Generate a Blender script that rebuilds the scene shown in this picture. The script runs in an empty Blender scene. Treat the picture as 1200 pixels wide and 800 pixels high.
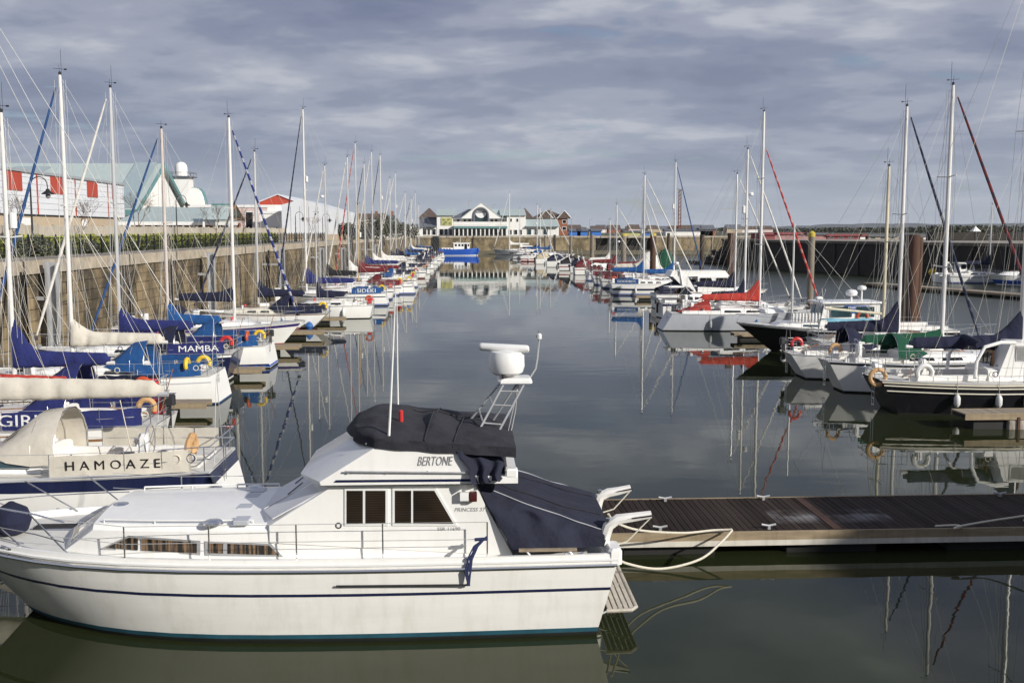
import bpy, math, random
from mathutils import Vector, Matrix
random.seed(7)
R = math.radians
scene = bpy.context.scene
COL = scene.collection

# ------------------------------------------------------------------ camera
CAM_H = 7.0; FPX = 1200.0
TH = math.atan(129.5 / FPX); PS = math.atan(55 / FPX * math.cos(TH))
cam_data = bpy.data.cameras.new('camera'); cam = bpy.data.objects.new('camera', cam_data)
COL.objects.link(cam); scene.camera = cam
cam.location = (0, 0, CAM_H); cam.rotation_euler = (R(90) - TH, 0, -PS)
cam_data.sensor_width = 36; cam_data.lens = 36; cam_data.clip_start = .3; cam_data.clip_end = 30000

# ------------------------------------------------------------------ sky and sun
SUN_EL = R(24); SUN_AZ = (0.76, -0.65)          # horizontal direction towards the sun
world = bpy.data.worlds.new('World'); scene.world = world; world.use_nodes = True
wn = world.node_tree; wn.nodes.clear()
def wnode(t, **k):
    n = wn.nodes.new(t)
    for a, b in k.items(): setattr(n, a, b)
    return n
WL = wn.links.new
out = wnode('ShaderNodeOutputWorld')
sky = wnode('ShaderNodeTexSky', sky_type='NISHITA', sun_disc=False)
sky.sun_elevation = SUN_EL; sky.sun_rotation = math.atan2(SUN_AZ[0], SUN_AZ[1]); sky.altitude = 10
sky.dust_density = 1.0; sky.ozone_density = 3.0
bg_sky = wnode('ShaderNodeBackground'); bg_sky.inputs[1].default_value = 0.10
WL(sky.outputs[0], bg_sky.inputs[0])
tc = wnode('ShaderNodeTexCoord'); sep = wnode('ShaderNodeSeparateXYZ'); WL(tc.outputs['Generated'], sep.inputs[0])
def wmath(op, a, b=None, c=None, clamp=False):
    n = wnode('ShaderNodeMath', operation=op, use_clamp=clamp)
    for i, v in enumerate((a, b, c)):
        if v is None: continue
        if isinstance(v, (int, float)): n.inputs[i].default_value = v
        else: WL(v, n.inputs[i])
    return n.outputs[0]
zz = wmath('MAXIMUM', sep.outputs[2], 0.0)
den = wmath('ADD', zz, 0.15)
cu = wmath('DIVIDE', sep.outputs[0], den); cv = wmath('DIVIDE', sep.outputs[1], den)
comb = wnode('ShaderNodeCombineXYZ'); WL(cu, comb.inputs[0]); WL(cv, comb.inputs[1])
def wnoise(scale, detail, rough, off, dist=0.0, sx=1.0, sy=1.0):
    mp = wnode('ShaderNodeMapping'); WL(comb.outputs[0], mp.inputs[0])
    mp.inputs['Location'].default_value = (off, off * .37, 0); mp.inputs['Scale'].default_value = (sx, sy, 1)
    mp.inputs['Rotation'].default_value = (0, 0, .25)
    n = wnode('ShaderNodeTexNoise'); WL(mp.outputs[0], n.inputs['Vector'])
    n.inputs['Scale'].default_value = scale; n.inputs['Detail'].default_value = detail
    n.inputs['Roughness'].default_value = rough; n.inputs['Distortion'].default_value = dist
    return n.outputs['Fac']
def wramp(fac, stops):
    r = wnode('ShaderNodeValToRGB'); WL(fac, r.inputs[0]); e = r.color_ramp.elements
    r.color_ramp.interpolation = 'EASE'
    while len(e) < len(stops): e.new(.5)
    for q, (p, c) in zip(e, stops): q.position = p; q.color = (*c, 1) if len(c) == 3 else c
    return r.outputs[0]
n1 = wnoise(1.45, 5, .5, 3.1, .25, .85, 1.0)      # broad cloud rolls
n2 = wnoise(4.2, 5, .55, 9.7, .2, .9, 1.0)         # texture
n3 = wnoise(0.8, 5, .5, 21.3, .4, .55, 1.0)        # where blue shows
mixn = wmath('ADD', wmath('MULTIPLY', n1, .74), wmath('MULTIPLY', n2, .26))
ccol = wramp(mixn, [(.36, (.165, .198, .305)), (.45, (.222, .256, .368)), (.53, (.325, .354, .452)), (.62, (.500, .522, .590))])
# paler grey veil toward the horizon
hz = wramp(sep.outputs[2], [(0.0, (.85, .85, .85)), (.10, (.25, .25, .25)), (.25, (0, 0, 0))])
mixh = wnode('ShaderNodeMix', data_type='RGBA'); WL(hz, mixh.inputs[0]); WL(ccol, mixh.inputs[6]); mixh.inputs[7].default_value = (.44, .485, .55, 1)
bg_cl = wnode('ShaderNodeBackground'); WL(mixh.outputs[2], bg_cl.inputs[0]); bg_cl.inputs[1].default_value = 1.0
gap = wramp(wmath('ADD', wmath('MULTIPLY', n3, .6), wmath('MULTIPLY', n2, .4)), [(.37, (.62, .62, .62)), (.435, (1, 1, 1))])
mx = wnode('ShaderNodeMixShader'); WL(gap, mx.inputs[0]); WL(bg_sky.outputs[0], mx.inputs[1]); WL(bg_cl.outputs[0], mx.inputs[2])
WL(mx.outputs[0], out.inputs[0])

sun_data = bpy.data.lights.new('sun', 'SUN'); sun = bpy.data.objects.new('sun', sun_data); COL.objects.link(sun)
sun_data.energy = 4.9; sun_data.angle = R(.6); sun_data.color = (1.0, .95, .87)
_d = Vector((SUN_AZ[0], SUN_AZ[1], 0)).normalized() * math.cos(SUN_EL) + Vector((0, 0, math.sin(SUN_EL)))
sun.rotation_euler = _d.to_track_quat('Z', 'Y').to_euler()
scene.view_settings.view_transform = 'Standard'; scene.view_settings.look = 'None'
scene.view_settings.exposure = 0.0; scene.view_settings.gamma = 1.0; scene.view_settings.use_curve_mapping = False

# ------------------------------------------------------------------ measuring the place from the photograph (1200 px wide)
_F = Vector((math.sin(PS), math.cos(PS), 0)); _R = Vector((math.cos(PS), -math.sin(PS), 0)); _Z = Vector((0, 0, 1))
_fw = _F * math.cos(TH) - _Z * math.sin(TH); _up = _F * math.sin(TH) + _Z * math.cos(TH); _C = Vector((0, 0, CAM_H))
def ray(px, py): return _fw + _R * ((px - 600) / FPX) - _up * ((py - 400) / FPX)
def P(px, py, z=0.0):
    r = ray(px, py); return _C + r * ((z - CAM_H) / r.z)
def PY(px, py, Y):
    r = ray(px, py); return _C + r * (Y / r.y)
def PX(px, py, X):
    r = ray(px, py); return _C + r * (X / r.x)

# ------------------------------------------------------------------ materials
MATS = {}
def M(name, col=(.8, .8, .8), rough=.5, metal=0.0, var=.08, vs=2.0, bump=0.0, bs=30.0, stretch=(1, 1, 1), rnd=0.0, dirt=0.0, dirtcol=(.12, .1, .07), coat=0.0, spec=.5, coord='Object', alpha=1.0, ds=None):
    if name in MATS: return MATS[name]
    m = bpy.data.materials.new(name); m.use_nodes = True; MATS[name] = m
    nt = m.node_tree; b = nt.nodes['Principled BSDF']; L = nt.links.new
    b.inputs['Roughness'].default_value = rough; b.inputs['Metallic'].default_value = metal
    b.inputs['Coat Weight'].default_value = coat; b.inputs['Specular IOR Level'].default_value = spec
    b.inputs['Base Color'].default_value = (*col, 1)
    t = nt.nodes.new('ShaderNodeTexCoord'); mp = nt.nodes.new('ShaderNodeMapping')
    if coord == 'World':
        g = nt.nodes.new('ShaderNodeNewGeometry'); L(g.outputs['Position'], mp.inputs[0])
    else: L(t.outputs[coord], mp.inputs[0])
    mp.inputs['Scale'].default_value = stretch
    n = nt.nodes.new('ShaderNodeTexNoise'); L(mp.outputs[0], n.inputs['Vector'])
    n.inputs['Scale'].default_value = vs; n.inputs['Detail'].default_value = 6; n.inputs['Roughness'].default_value = .6
    rp = nt.nodes.new('ShaderNodeMapRange'); L(n.outputs['Fac'], rp.inputs[0])
    rp.inputs[1].default_value = .3; rp.inputs[2].default_value = .7; rp.inputs[3].default_value = 1 - var; rp.inputs[4].default_value = 1 + var
    fac = rp.outputs[0]
    if rnd:
        oi = nt.nodes.new('ShaderNodeObjectInfo'); r2 = nt.nodes.new('ShaderNodeMapRange'); L(oi.outputs['Random'], r2.inputs[0])
        r2.inputs[3].default_value = 1 - rnd; r2.inputs[4].default_value = 1 + rnd
        mu = nt.nodes.new('ShaderNodeMath'); mu.operation = 'MULTIPLY'; L(fac, mu.inputs[0]); L(r2.outputs[0], mu.inputs[1]); fac = mu.outputs[0]
    vm = nt.nodes.new('ShaderNodeVectorMath'); vm.operation = 'SCALE'; vm.inputs[0].default_value = col; L(fac, vm.inputs['Scale'])
    colout = vm.outputs[0]
    if dirt:
        n2 = nt.nodes.new('ShaderNodeTexNoise'); mp2 = nt.nodes.new('ShaderNodeMapping'); L(mp.inputs[0].links[0].from_socket, mp2.inputs[0])
        mp2.inputs['Scale'].default_value = ds or (3.5, 3.5, .5); L(mp2.outputs[0], n2.inputs['Vector'])
        n2.inputs['Scale'].default_value = 1.6; n2.inputs['Detail'].default_value = 8; n2.inputs['Roughness'].default_value = .65
        r3 = nt.nodes.new('ShaderNodeMapRange'); L(n2.outputs['Fac'], r3.inputs[0]); r3.inputs[1].default_value = .40 if dirt > .5 else .48; r3.inputs[2].default_value = .58 if dirt > .5 else .75; r3.inputs[3].default_value = 0; r3.inputs[4].default_value = dirt
        mi = nt.nodes.new('ShaderNodeMix'); mi.data_type = 'RGBA'; L(r3.outputs[0], mi.inputs[0]); L(colout, mi.inputs[6]); mi.inputs[7].default_value = (*dirtcol, 1)
        colout = mi.outputs[2]
    L(colout, b.inputs['Base Color'])
    if bump:
        n3 = nt.nodes.new('ShaderNodeTexNoise'); L(mp.outputs[0], n3.inputs['Vector']); n3.inputs['Scale'].default_value = bs; n3.inputs['Detail'].default_value = 5
        bp = nt.nodes.new('ShaderNodeBump'); bp.inputs['Strength'].default_value = bump; bp.inputs['Distance'].default_value = .05
        L(n3.outputs['Fac'], bp.inputs['Height']); L(bp.outputs[0], b.inputs['Normal'])
    return m

GEL = lambda: M('gelcoat', (.85, .845, .815), .28, var=.03, vs=1.3, dirt=.12, dirtcol=(.45, .40, .30), coat=.2)
M('gelcoat_hull', (.85, .84, .80), .22, var=.05, vs=1.1, stretch=(.35, 1, 3.0), dirt=.30, dirtcol=(.52, .47, .37), ds=(2.2, 2.2, .55), coat=.8)
M('gelcoat_cream', (.74, .70, .58), .3, var=.04, dirt=.15, dirtcol=(.35, .3, .2))
M('gelcoat_grey', (.46, .48, .52), .3, var=.05, dirt=.15, dirtcol=(.25, .23, .2))
M('navy_paint', (.014, .019, .06), .22, var=.1, dirt=.06, dirtcol=(.2, .2, .2), coat=.3)
M('black_paint', (.012, .012, .016), .25, var=.1, dirt=.08, dirtcol=(.15, .14, .12), coat=.3)
M('blue_paint', (.02, .09, .42), .3, var=.1, dirt=.08)
M('red_paint', (.30, .03, .03), .4, var=.12, dirt=.1)
M('teal_paint', (.02, .09, .13), .5, var=.2, dirt=.3, dirtcol=(.02, .03, .02))
M('antifoul_dark', (.012, .014, .012), .7, var=.3)
M('antifoul_red', (.16, .03, .02), .7, var=.25, dirt=.3, dirtcol=(.03, .03, .02))
M('antifoul_blue', (.02, .05, .12), .7, var=.25, dirt=.3, dirtcol=(.02, .03, .02))
M('deck_nonskid', (.62, .61, .57), .75, var=.07, vs=4, dirt=.15, dirtcol=(.3, .28, .22))
M('deck_grey', (.42, .43, .43), .75, var=.08, vs=4, dirt=.15)
M('teak', (.26, .14, .065), .6, var=.25, vs=5, stretch=(1, 8, 1), dirt=.2)
M('varnished_wood', (.30, .14, .05), .3, var=.2, vs=6, stretch=(1, 1, .15), coat=.4)
M('weathered_wood', (.30, .24, .17), .8, var=.25, vs=6, dirt=.3)
M('alloy', (.74, .74, .73), .32, .55, var=.06, vs=2, stretch=(1, 1, .2))
M('alloy_white', (.70, .69, .67), .35, 0, var=.04, vs=1, dirt=.1, dirtcol=(.5, .45, .35))
M('mast_cream', (.60, .54, .39), .45, var=.1, vs=3, stretch=(1, 1, .1), dirt=.15); M('mast_pinkish', (.58, .51, .47), .4, var=.08, dirt=.15)
M('spruce', (.52, .37, .18), .4, var=.15, vs=4, stretch=(1, 1, .1))
M('stainless', (.72, .72, .72), .22, .95, var=.03)
M('wire', (.46, .46, .45), .45, .25, var=.05)
M('rope', (.62, .58, .48), .9, var=.15, vs=30)
M('rope_blue', (.018, .026, .085), .9, var=.15, vs=30)
M('black_plastic', (.02, .02, .022), .5, var=.2)
M('white_plastic', (.78, .78, .76), .4, var=.04, dirt=.1, dirtcol=(.4, .36, .3))
M('window_dark', (.012, .014, .018), .06, var=.2, coat=.3)
M('window_teal', (.03, .06, .07), .06, var=.3, coat=.3)
M('clear_vinyl', (.28, .28, .27), .12, var=.2)
M('orange_plastic', (.50, .075, .018), .5, var=.1, dirt=.1)
M('yellow_plastic', (.74, .50, .03), .5, var=.1, dirt=.1)
M('tan_foam', (.55, .33, .15), .6, var=.12, dirt=.15)
M('white_foam', (.74, .73, .70), .6, var=.05, dirt=.15, dirtcol=(.4, .36, .3))
M('red_plastic', (.55, .03, .03), .45, var=.1)
M('fender_white', (.70, .70, .68), .45, var=.06, dirt=.2, dirtcol=(.3, .28, .22))
M('fender_blue', (.03, .12, .35), .45, var=.06)
M('letter_white', (.80, .80, .78), .5, var=.03)
M('letter_black', (.012, .012, .012), .5, var=.03)
M('letter_grey', (.25, .25, .26), .5, var=.03)
def cloth(name, col, **k): return M(name, col, .92, var=k.pop('var', .18), vs=2.5, bump=.8, bs=5, dirt=.12, dirtcol=tuple(min(1, c * 1.4 + .015) for c in col), **k)
cloth('cloth_royal', (.014, .021, .12)); cloth('cloth_navy', (.009, .012, .036)); cloth('cloth_blue', (.009, .07, .225))
cloth('cloth_red', (.40, .04, .028)); cloth('cloth_burgundy', (.13, .014, .018)); cloth('cloth_green', (.005, .065, .034))
cloth('cloth_black', (.014, .014, .017)); M('cloth_cream', (.60, .56, .48), .92, var=.12, vs=2, bump=.35, bs=4, dirt=.15, dirtcol=(.42, .37, .29)); M('cloth_white', (.72, .70, .66), .92, var=.1, vs=2, bump=.35, bs=4, dirt=.12, dirtcol=(.5, .46, .4))
cloth('cloth_aqua', (.22, .48, .58)); cloth('cloth_tan', (.52, .44, .30)); cloth('cloth_purple', (.035, .02, .14))
def striped(name, c1, c2, freq):
    """spiral-wrapped genoa: turns of sail and of sun strip up the stay"""
    m = bpy.data.materials.new(name); m.use_nodes = True; MATS[name] = m; nt = m.node_tree; b = nt.nodes['Principled BSDF']
    b.inputs['Roughness'].default_value = .9
    t = nt.nodes.new('ShaderNodeTexCoord'); s = nt.nodes.new('ShaderNodeSeparateXYZ'); nt.links.new(t.outputs['Object'], s.inputs[0])
    mu = nt.nodes.new('ShaderNodeMath'); mu.operation = 'MULTIPLY'; mu.inputs[1].default_value = freq; nt.links.new(s.outputs[2], mu.inputs[0])
    fr = nt.nodes.new('ShaderNodeMath'); fr.operation = 'FRACT'; nt.links.new(mu.outputs[0], fr.inputs[0])
    gt = nt.nodes.new('ShaderNodeMath'); gt.operation = 'GREATER_THAN'; gt.inputs[1].default_value = .62; nt.links.new(fr.outputs[0], gt.inputs[0])
    mi = nt.nodes.new('ShaderNodeMix'); mi.data_type = 'RGBA'; nt.links.new(gt.outputs[0], mi.inputs[0])
    mi.inputs[6].default_value = (*c1, 1); mi.inputs[7].default_value = (*c2, 1); nt.links.new(mi.outputs[2], b.inputs['Base Color'])
striped('genoa_royal', (.016, .028, .16), (.34, .35, .40), 1.5)
striped('genoa_navy', (.014, .018, .05), (.06, .065, .09), 1.8)
striped('genoa_blue', (.02, .065, .19), (.03, .085, .23), 1.0)
striped('genoa_red', (.42, .04, .04), (.50, .22, .20), 1.4)
striped('genoa_burgundy', (.15, .025, .03), (.05, .03, .04), 1.5)
striped('genoa_white', (.72, .70, .65), (.64, .62, .57), 1.2)

# ------------------------------------------------------------------ mesh builder
class MB:
    def __init__(s): s.v = []; s.f = []
    def add(s, vs, fs):
        o = len(s.v); s.v += [tuple(q) for q in vs]; s.f += [tuple(i + o for i in q) for q in fs]; return s
    def box(s, x0, x1, y0, y1, z0, z1):
        return s.add([(x0,y0,z0),(x1,y0,z0),(x1,y1,z0),(x0,y1,z0),(x0,y0,z1),(x1,y0,z1),(x1,y1,z1),(x0,y1,z1)],
                     [(0,3,2,1),(4,5,6,7),(0,1,5,4),(1,2,6,5),(2,3,7,6),(3,0,4,7)])
    def rbox(s, x0, x1, y0, y1, z0, z1, b):
        """box with bevelled vertical and top edges"""
        def ring(i, z): return [(x0+i+b,y0+i,z),(x1-i-b,y0+i,z),(x1-i,y0+i+b,z),(x1-i,y1-i-b,z),(x1-i-b,y1-i,z),(x0+i+b,y1-i,z),(x0+i,y1-i-b,z),(x0+i,y0+i+b,z)]
        return s.loft([ring(0, z0), ring(0, z1 - b), ring(b * .7, z1)], True, True)
    def loft(s, secs, close=True, caps=True):
        n = len(secs[0]); o = len(s.v)
        for q in secs: s.v += [tuple(p) for p in q]
        for i in range(len(secs) - 1):
            for j in range(n if close else n - 1):
                a = o + i * n + j; b = o + i * n + (j + 1) % n
                s.f.append((a, b, b + n, a + n))
        if caps:
            s.f.append(tuple(o + j for j in range(n))[::-1]); s.f.append(tuple(o + (len(secs) - 1) * n + j for j in range(n)))
        return s
    def tube(s, path, r, n=6, caps=True, closed=False):
        path = [Vector(p) for p in path]; m = len(path); secs = []; up = None
        for i, p in enumerate(path):
            if closed: d = path[(i + 1) % m] - path[i - 1]
            else: d = path[min(i + 1, m - 1)] - path[max(i - 1, 0)]
            d = d.normalized() if d.length > 1e-9 else Vector((0, 0, 1))
            if up is None: up = Vector((0, 0, 1)) if abs(d.z) < .9 else Vector((1, 0, 0))
            a = d.cross(up); a = a.normalized() if a.length > 1e-6 else d.orthogonal().normalized()
            b = a.cross(d).normalized(); up = b
            rr = r[i] if isinstance(r, (list, tuple)) else r
            secs.append([p + (a * math.cos(2 * math.pi * k / n) + b * math.sin(2 * math.pi * k / n)) * rr for k in range(n)])
        if closed: secs.append(secs[0]); caps = False
        return s.loft(secs, True, caps)
    def lathe(s, prof, c=(0, 0, 0), n=12, axis='z'):
        secs = []
        for r, h in prof:
            ring = []
            for k in range(n):
                a = 2 * math.pi * k / n; x, y = r * math.cos(a), r * math.sin(a)
                q = (x, y, h) if axis == 'z' else ((h, x, y) if axis == 'x' else (y, h, x))
                ring.append((c[0] + q[0], c[1] + q[1], c[2] + q[2]))
            secs.append(ring)
        return s.loft(secs, True, True)
    def panel(s, pts, nrm, th):
        """polygon with thickness"""
        nrm = Vector(nrm).normalized() * th; a = [Vector(p) for p in pts]; b = [p + nrm for p in a]; n = len(a)
        return s.add(a + b, [tuple(range(n))[::-1], tuple(range(n, 2 * n))] + [(i, (i + 1) % n, n + (i + 1) % n, n + i) for i in range(n)])
    def grid(s, fn, nu, nv):
        o = len(s.v)
        for i in range(nu + 1):
            for j in range(nv + 1): s.v.append(tuple(fn(i / nu, j / nv)))
        for i in range(nu):
            for j in range(nv):
                a = o + i * (nv + 1) + j; s.f.append((a, a + nv + 1, a + nv + 2, a + 1))
        return s
    def torus(s, c, r, rr, axis='y', a0=0, a1=2 * math.pi, n=20, m=8):
        pts = []
        full = abs(a1 - a0 - 2 * math.pi) < 1e-6
        for k in range(n if full else n + 1):
            a = a0 + (a1 - a0) * k / n; x, y = r * math.cos(a), r * math.sin(a)
            q = {'y': (x, 0, y), 'x': (0, x, y), 'z': (x, y, 0)}[axis]
            pts.append((c[0] + q[0], c[1] + q[1], c[2] + q[2]))
        return s.tube(pts, rr, m, True, full)
    def mesh(s, name, mat, smooth=None):
        me = bpy.data.meshes.new(name); me.from_pydata(s.v, [], s.f); me.validate()
        me.materials.append(MATS[mat] if isinstance(mat, str) else mat)
        if smooth:
            me.polygons.foreach_set('use_smooth', [True] * len(me.polygons))
            me.set_sharp_from_angle(angle=R(smooth))
        me.update(); return me
    def build(s, name, mat, parent=None, smooth=35):
        o = bpy.data.objects.new(name, s.mesh(name, mat, smooth)); COL.objects.link(o); o.parent = parent; return o
def fixn(o):
    import bmesh
    bm = bmesh.new(); bm.from_mesh(o.data); bmesh.ops.recalc_face_normals(bm, faces=bm.faces); bm.to_mesh(o.data); bm.free(); return o
def empty(name, loc=(0, 0, 0), rz=0.0):
    o = bpy.data.objects.new(name, None); COL.objects.link(o); o.location = loc; o.rotation_euler = (0, 0, rz); o.empty_display_size = .3; return o
def tag(o, label, cat, group=None):
    o['label'] = label; o['category'] = cat
    if group: o['group'] = group
    return o
def struct(o): o['kind'] = 'structure'; return o
def inst(name, me, parent, loc, rz=0.0, sc=(1, 1, 1)):
    o = bpy.data.objects.new(name, me); COL.objects.link(o); o.parent = parent; o.location = loc; o.rotation_euler = (0, 0, rz); o.scale = sc; return o
def lettering(txt, size, mat, parent, loc, rot, depth=.004, shear=0.0, name='lettering', sx=1.0, bold=.0):
    c = bpy.data.curves.new('lettering', 'FONT'); c.body = txt; c.size = size; c.align_x = 'CENTER'; c.align_y = 'CENTER'; c.extrude = depth; c.shear = shear
    c.resolution_u = 3; c.offset = bold * size
    o = bpy.data.objects.new('lettering_curve', c); COL.objects.link(o)
    dg = bpy.context.evaluated_depsgraph_get(); me = bpy.data.meshes.new_from_object(o.evaluated_get(dg)); bpy.data.objects.remove(o)
    me.materials.clear(); me.materials.append(MATS[mat]); me.name = name
    q = bpy.data.objects.new(name, me); COL.objects.link(q); q.parent = parent; q.location = loc; q.rotation_euler = rot; q.scale = (sx, 1, 1); return q
def lerp(a, b, t): return a + (b - a) * t
def vl(a, b, t): return Vector(a).lerp(Vector(b), t)
GEL()
# ================================================================== SETTING
Q = 5.45
def wx(Y): return -24.2 + .0205 * Y              # face of the left quay wall
FARY = 312.0
RW = [Vector((110, 20, 0)), P(1200, 333), P(900, 315), Vector((54.5, 216, 0))]

# water: dark silty dock water with faint ripples
wm = bpy.data.materials.new('dock_water'); wm.use_nodes = True; nt = wm.node_tree; b = nt.nodes['Principled BSDF']
b.inputs['Base Color'].default_value = (.019, .024, .009, 1); b.inputs['Specular Tint'].default_value = (.93, .97, .5, 1); b.inputs['Roughness'].default_value = .015; b.inputs['IOR'].default_value = 1.333
g = nt.nodes.new('ShaderNodeNewGeometry')
def wtex(scale, sx, sy, detail):
    mp = nt.nodes.new('ShaderNodeMapping'); nt.links.new(g.outputs['Position'], mp.inputs[0]); mp.inputs['Scale'].default_value = (sx, sy, 1); mp.inputs['Rotation'].default_value = (0, 0, .1)
    n = nt.nodes.new('ShaderNodeTexNoise'); nt.links.new(mp.outputs[0], n.inputs['Vector']); n.inputs['Scale'].default_value = scale; n.inputs['Detail'].default_value = detail; return n.outputs['Fac']
wa = wtex(1.1, .55, 1.0, 3); wb = wtex(.22, .6, 1.0, 2); wc = wtex(.035, .4, 1.0, 3)
mk = nt.nodes.new('ShaderNodeMapRange'); nt.links.new(wc, mk.inputs[0]); mk.inputs[1].default_value = .42; mk.inputs[2].default_value = .62; mk.inputs[3].default_value = .25; mk.inputs[4].default_value = 1.0
mu = nt.nodes.new('ShaderNodeMath'); mu.operation = 'MULTIPLY'; nt.links.new(wa, mu.inputs[0]); nt.links.new(mk.outputs[0], mu.inputs[1])
ad = nt.nodes.new('ShaderNodeMath'); ad.operation = 'MULTIPLY_ADD'; nt.links.new(wb, ad.inputs[0]); ad.inputs[1].default_value = 2.2; nt.links.new(mu.outputs[0], ad.inputs[2])
sx_ = nt.nodes.new('ShaderNodeSeparateXYZ'); nt.links.new(g.outputs['Position'], sx_.inputs[0])
wind = nt.nodes.new('ShaderNodeMapRange'); wind.interpolation_type = 'SMOOTHSTEP'; nt.links.new(sx_.outputs[0], wind.inputs[0]); wind.inputs[1].default_value = 22; wind.inputs[2].default_value = 42; wind.inputs[3].default_value = .015; wind.inputs[4].default_value = .26   # breeze reaches the open basin right of the pontoons
nt.links.new(wind.outputs[0], b.inputs['Roughness'])
bp = nt.nodes.new('ShaderNodeBump'); bp.inputs['Strength'].default_value = 1.0; bp.inputs['Distance'].default_value = .0046; nt.links.new(ad.outputs[0], bp.inputs['Height']); nt.links.new(bp.outputs[0], b.inputs['Normal'])
m = MB(); m.add([(-40, -4, 0), (400, -4, 0), (400, 330, 0), (-40, 330, 0)], [(0, 1, 2, 3)])
struct(m.build('water', wm, None, None))

M('quay_surface', (.30, .27, .23), .9, var=.15, vs=.4, bump=.2, bs=8, coord='World', dirt=.3, ds=(.3, .3, .3))
M('far_land', (.075, .075, .05), .95, var=.4, vs=.01, coord='World')
def stonemat(name, col, rnd, dark, dirtcol):
    return M(name, col, .92, var=.25, vs=1.1, bump=.5, bs=5, rnd=rnd, dirt=dark, dirtcol=dirtcol, coord='World', ds=(.32, .32, .19))
stonemat('wall_core', (.17, .13, .08), .0, .92, (.04, .032, .022))
stonemat('dock_stone', (.27, .205, .118), .13, .94, (.045, .037, .025))
stonemat('coping_concrete', (.40, .345, .265), .08, .35, (.16, .13, .09))
stonemat('far_stone', (.30, .235, .14), .0, .8, (.07, .06, .035))
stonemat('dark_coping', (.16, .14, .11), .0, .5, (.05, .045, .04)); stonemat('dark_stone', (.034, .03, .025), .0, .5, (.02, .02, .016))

# ground sheets of the land round the dock
m = MB(); m.add([(-9000, -600, Q), (wx(-600) - .3, -600, Q), (wx(FARY) - .3, FARY + .3, Q), (-9000, FARY + .3, Q)], [(0, 1, 2, 3)])
struct(m.build('quay_ground', 'quay_surface', None, None))
m = MB(); m.add([(-9000, FARY + .3, Q), (9000, FARY + .3, Q), (9000, 9000, Q), (-9000, 9000, Q)], [(0, 1, 2, 3)])
struct(m.build('ground', 'far_land', None, None))
m = MB(); r0, r1, r2, r3 = RW
m.add([(r0.x + .3, r0.y, Q - .15), (9000, r0.y, Q - .15), (9000, 262, Q - .15), (90, 262, Q - .15), (r3.x + .3, r3.y, Q - .15), (r2.x + .3, r2.y, Q - .15), (r1.x + .3, r1.y, Q - .15)], [(0, 1, 2, 3, 4, 5, 6)])
struct(m.build('quay_ground', 'quay_surface', None, None))
m = MB(); m.add([(wx(0) - .3, -600, Q), (9000, -600, Q), (9000, r0.y, Q - .001), (r0.x + .3, r0.y, Q - .001), (r0.x + .3, -2.5, Q), (wx(-2.5) - .3, -2.5, Q)], [(0, 1, 2, 3, 4, 5)])
struct(m.build('quay_ground', 'quay_surface', None, None))

# unit stone with worn edges
def unit_stone(k):
    rnd = random.Random(k); m = MB(); e = .05
    def j(a): return a + rnd.uniform(-.012, .012)
    base = [(-.5, .5), (.5, .5)]
    # front is -y
    v = [(-.5, .5, -.5), (.5, .5, -.5), (.5, .5, .5), (-.5, .5, .5)]
    v += [(-.5, -.3, -.5), (.5, -.3, -.5), (.5, -.3, .5), (-.5, -.3, .5)]
    v += [(j(-.485), j(-.5), j(-.46)), (j(.485), j(-.5), j(-.46)), (j(.485), j(-.5), j(.46)), (j(-.485), j(-.5), j(.46))]
    f = []
    for a, b2 in ((0, 4), (4, 8)):
        for i in range(4): f.append((a + i, a + (i + 1) % 4, b2 + (i + 1) % 4, b2 + i))
    f.append((8, 9, 10, 11)); m.add(v, f); return m
stone_me = [fixn(unit_stone(k).build('stone_block', 'dock_stone', None, None)) for k in range(4)]
for o in stone_me: COL.objects.unlink(o)
stone_me = [o.data for o in stone_me]
cop_me = [s.copy() for s in stone_me]
for s in cop_me: s.materials.clear(); s.materials.append(MATS['coping_concrete'])

# ---- left dock wall
Y0w, Y1w = 8.0, FARY
p0 = Vector((wx(Y0w), Y0w, 0)); p1 = Vector((wx(Y1w), Y1w, 0)); LW = (p1 - p0).length; ang = math.atan2(p1.y - p0.y, p1.x - p0.x)
lw = tag(empty('dock_wall', p0, ang), 'long stained stone dock wall behind the left row of boats', 'wall')
MB().box(0, LW, -.035, 1.6, -1.5, 4.70).build('wall_core', 'wall_core', lw, None)
rnd = random.Random(5); rows = 8; h = 5.0 / rows; rest = MB(); cnt = 0; cand = []
for r in range(rows):
    x = 26.0 + (.7 if r % 2 else 0)
    while x < LW - 2:
        w = rnd.uniform(.9, 2.3); cand.append((x, r, w)); x += w
cand.sort(key=lambda c: c[0] - (0 if c[0] < 30 else 0))
for x, r, w in cand:
    z = -.3 + (r + .5) * h; pr = rnd.uniform(-.035, .03)
    if cnt < 300 and x > 33:
        inst('stone_block', stone_me[rnd.randrange(4)], lw, (x + w / 2, .12 + pr, z), 0, (w - .014, .4, h - .016)); cnt += 1
    else:
        me = stone_me[rnd.randrange(4)]
        rest.add([(x + w / 2 + q.co.x * (w - .014), .12 + pr + q.co.y * .4, z + q.co.z * (h - .016)) for q in me.vertices], [tuple(p.vertices) for p in me.polygons])
o = rest.build('stone_blocks', 'dock_stone', lw, None); o['kind'] = 'stuff'
x = 0.0
while x < LW - .5:
    w = rnd.uniform(1.7, 2.3); inst('coping_stone', cop_me[rnd.randrange(4)], lw, (x + w / 2, .35 + rnd.uniform(-.02, .02), 5.075), 0, (w - .035, 1.15, .75)); x += w
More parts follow.
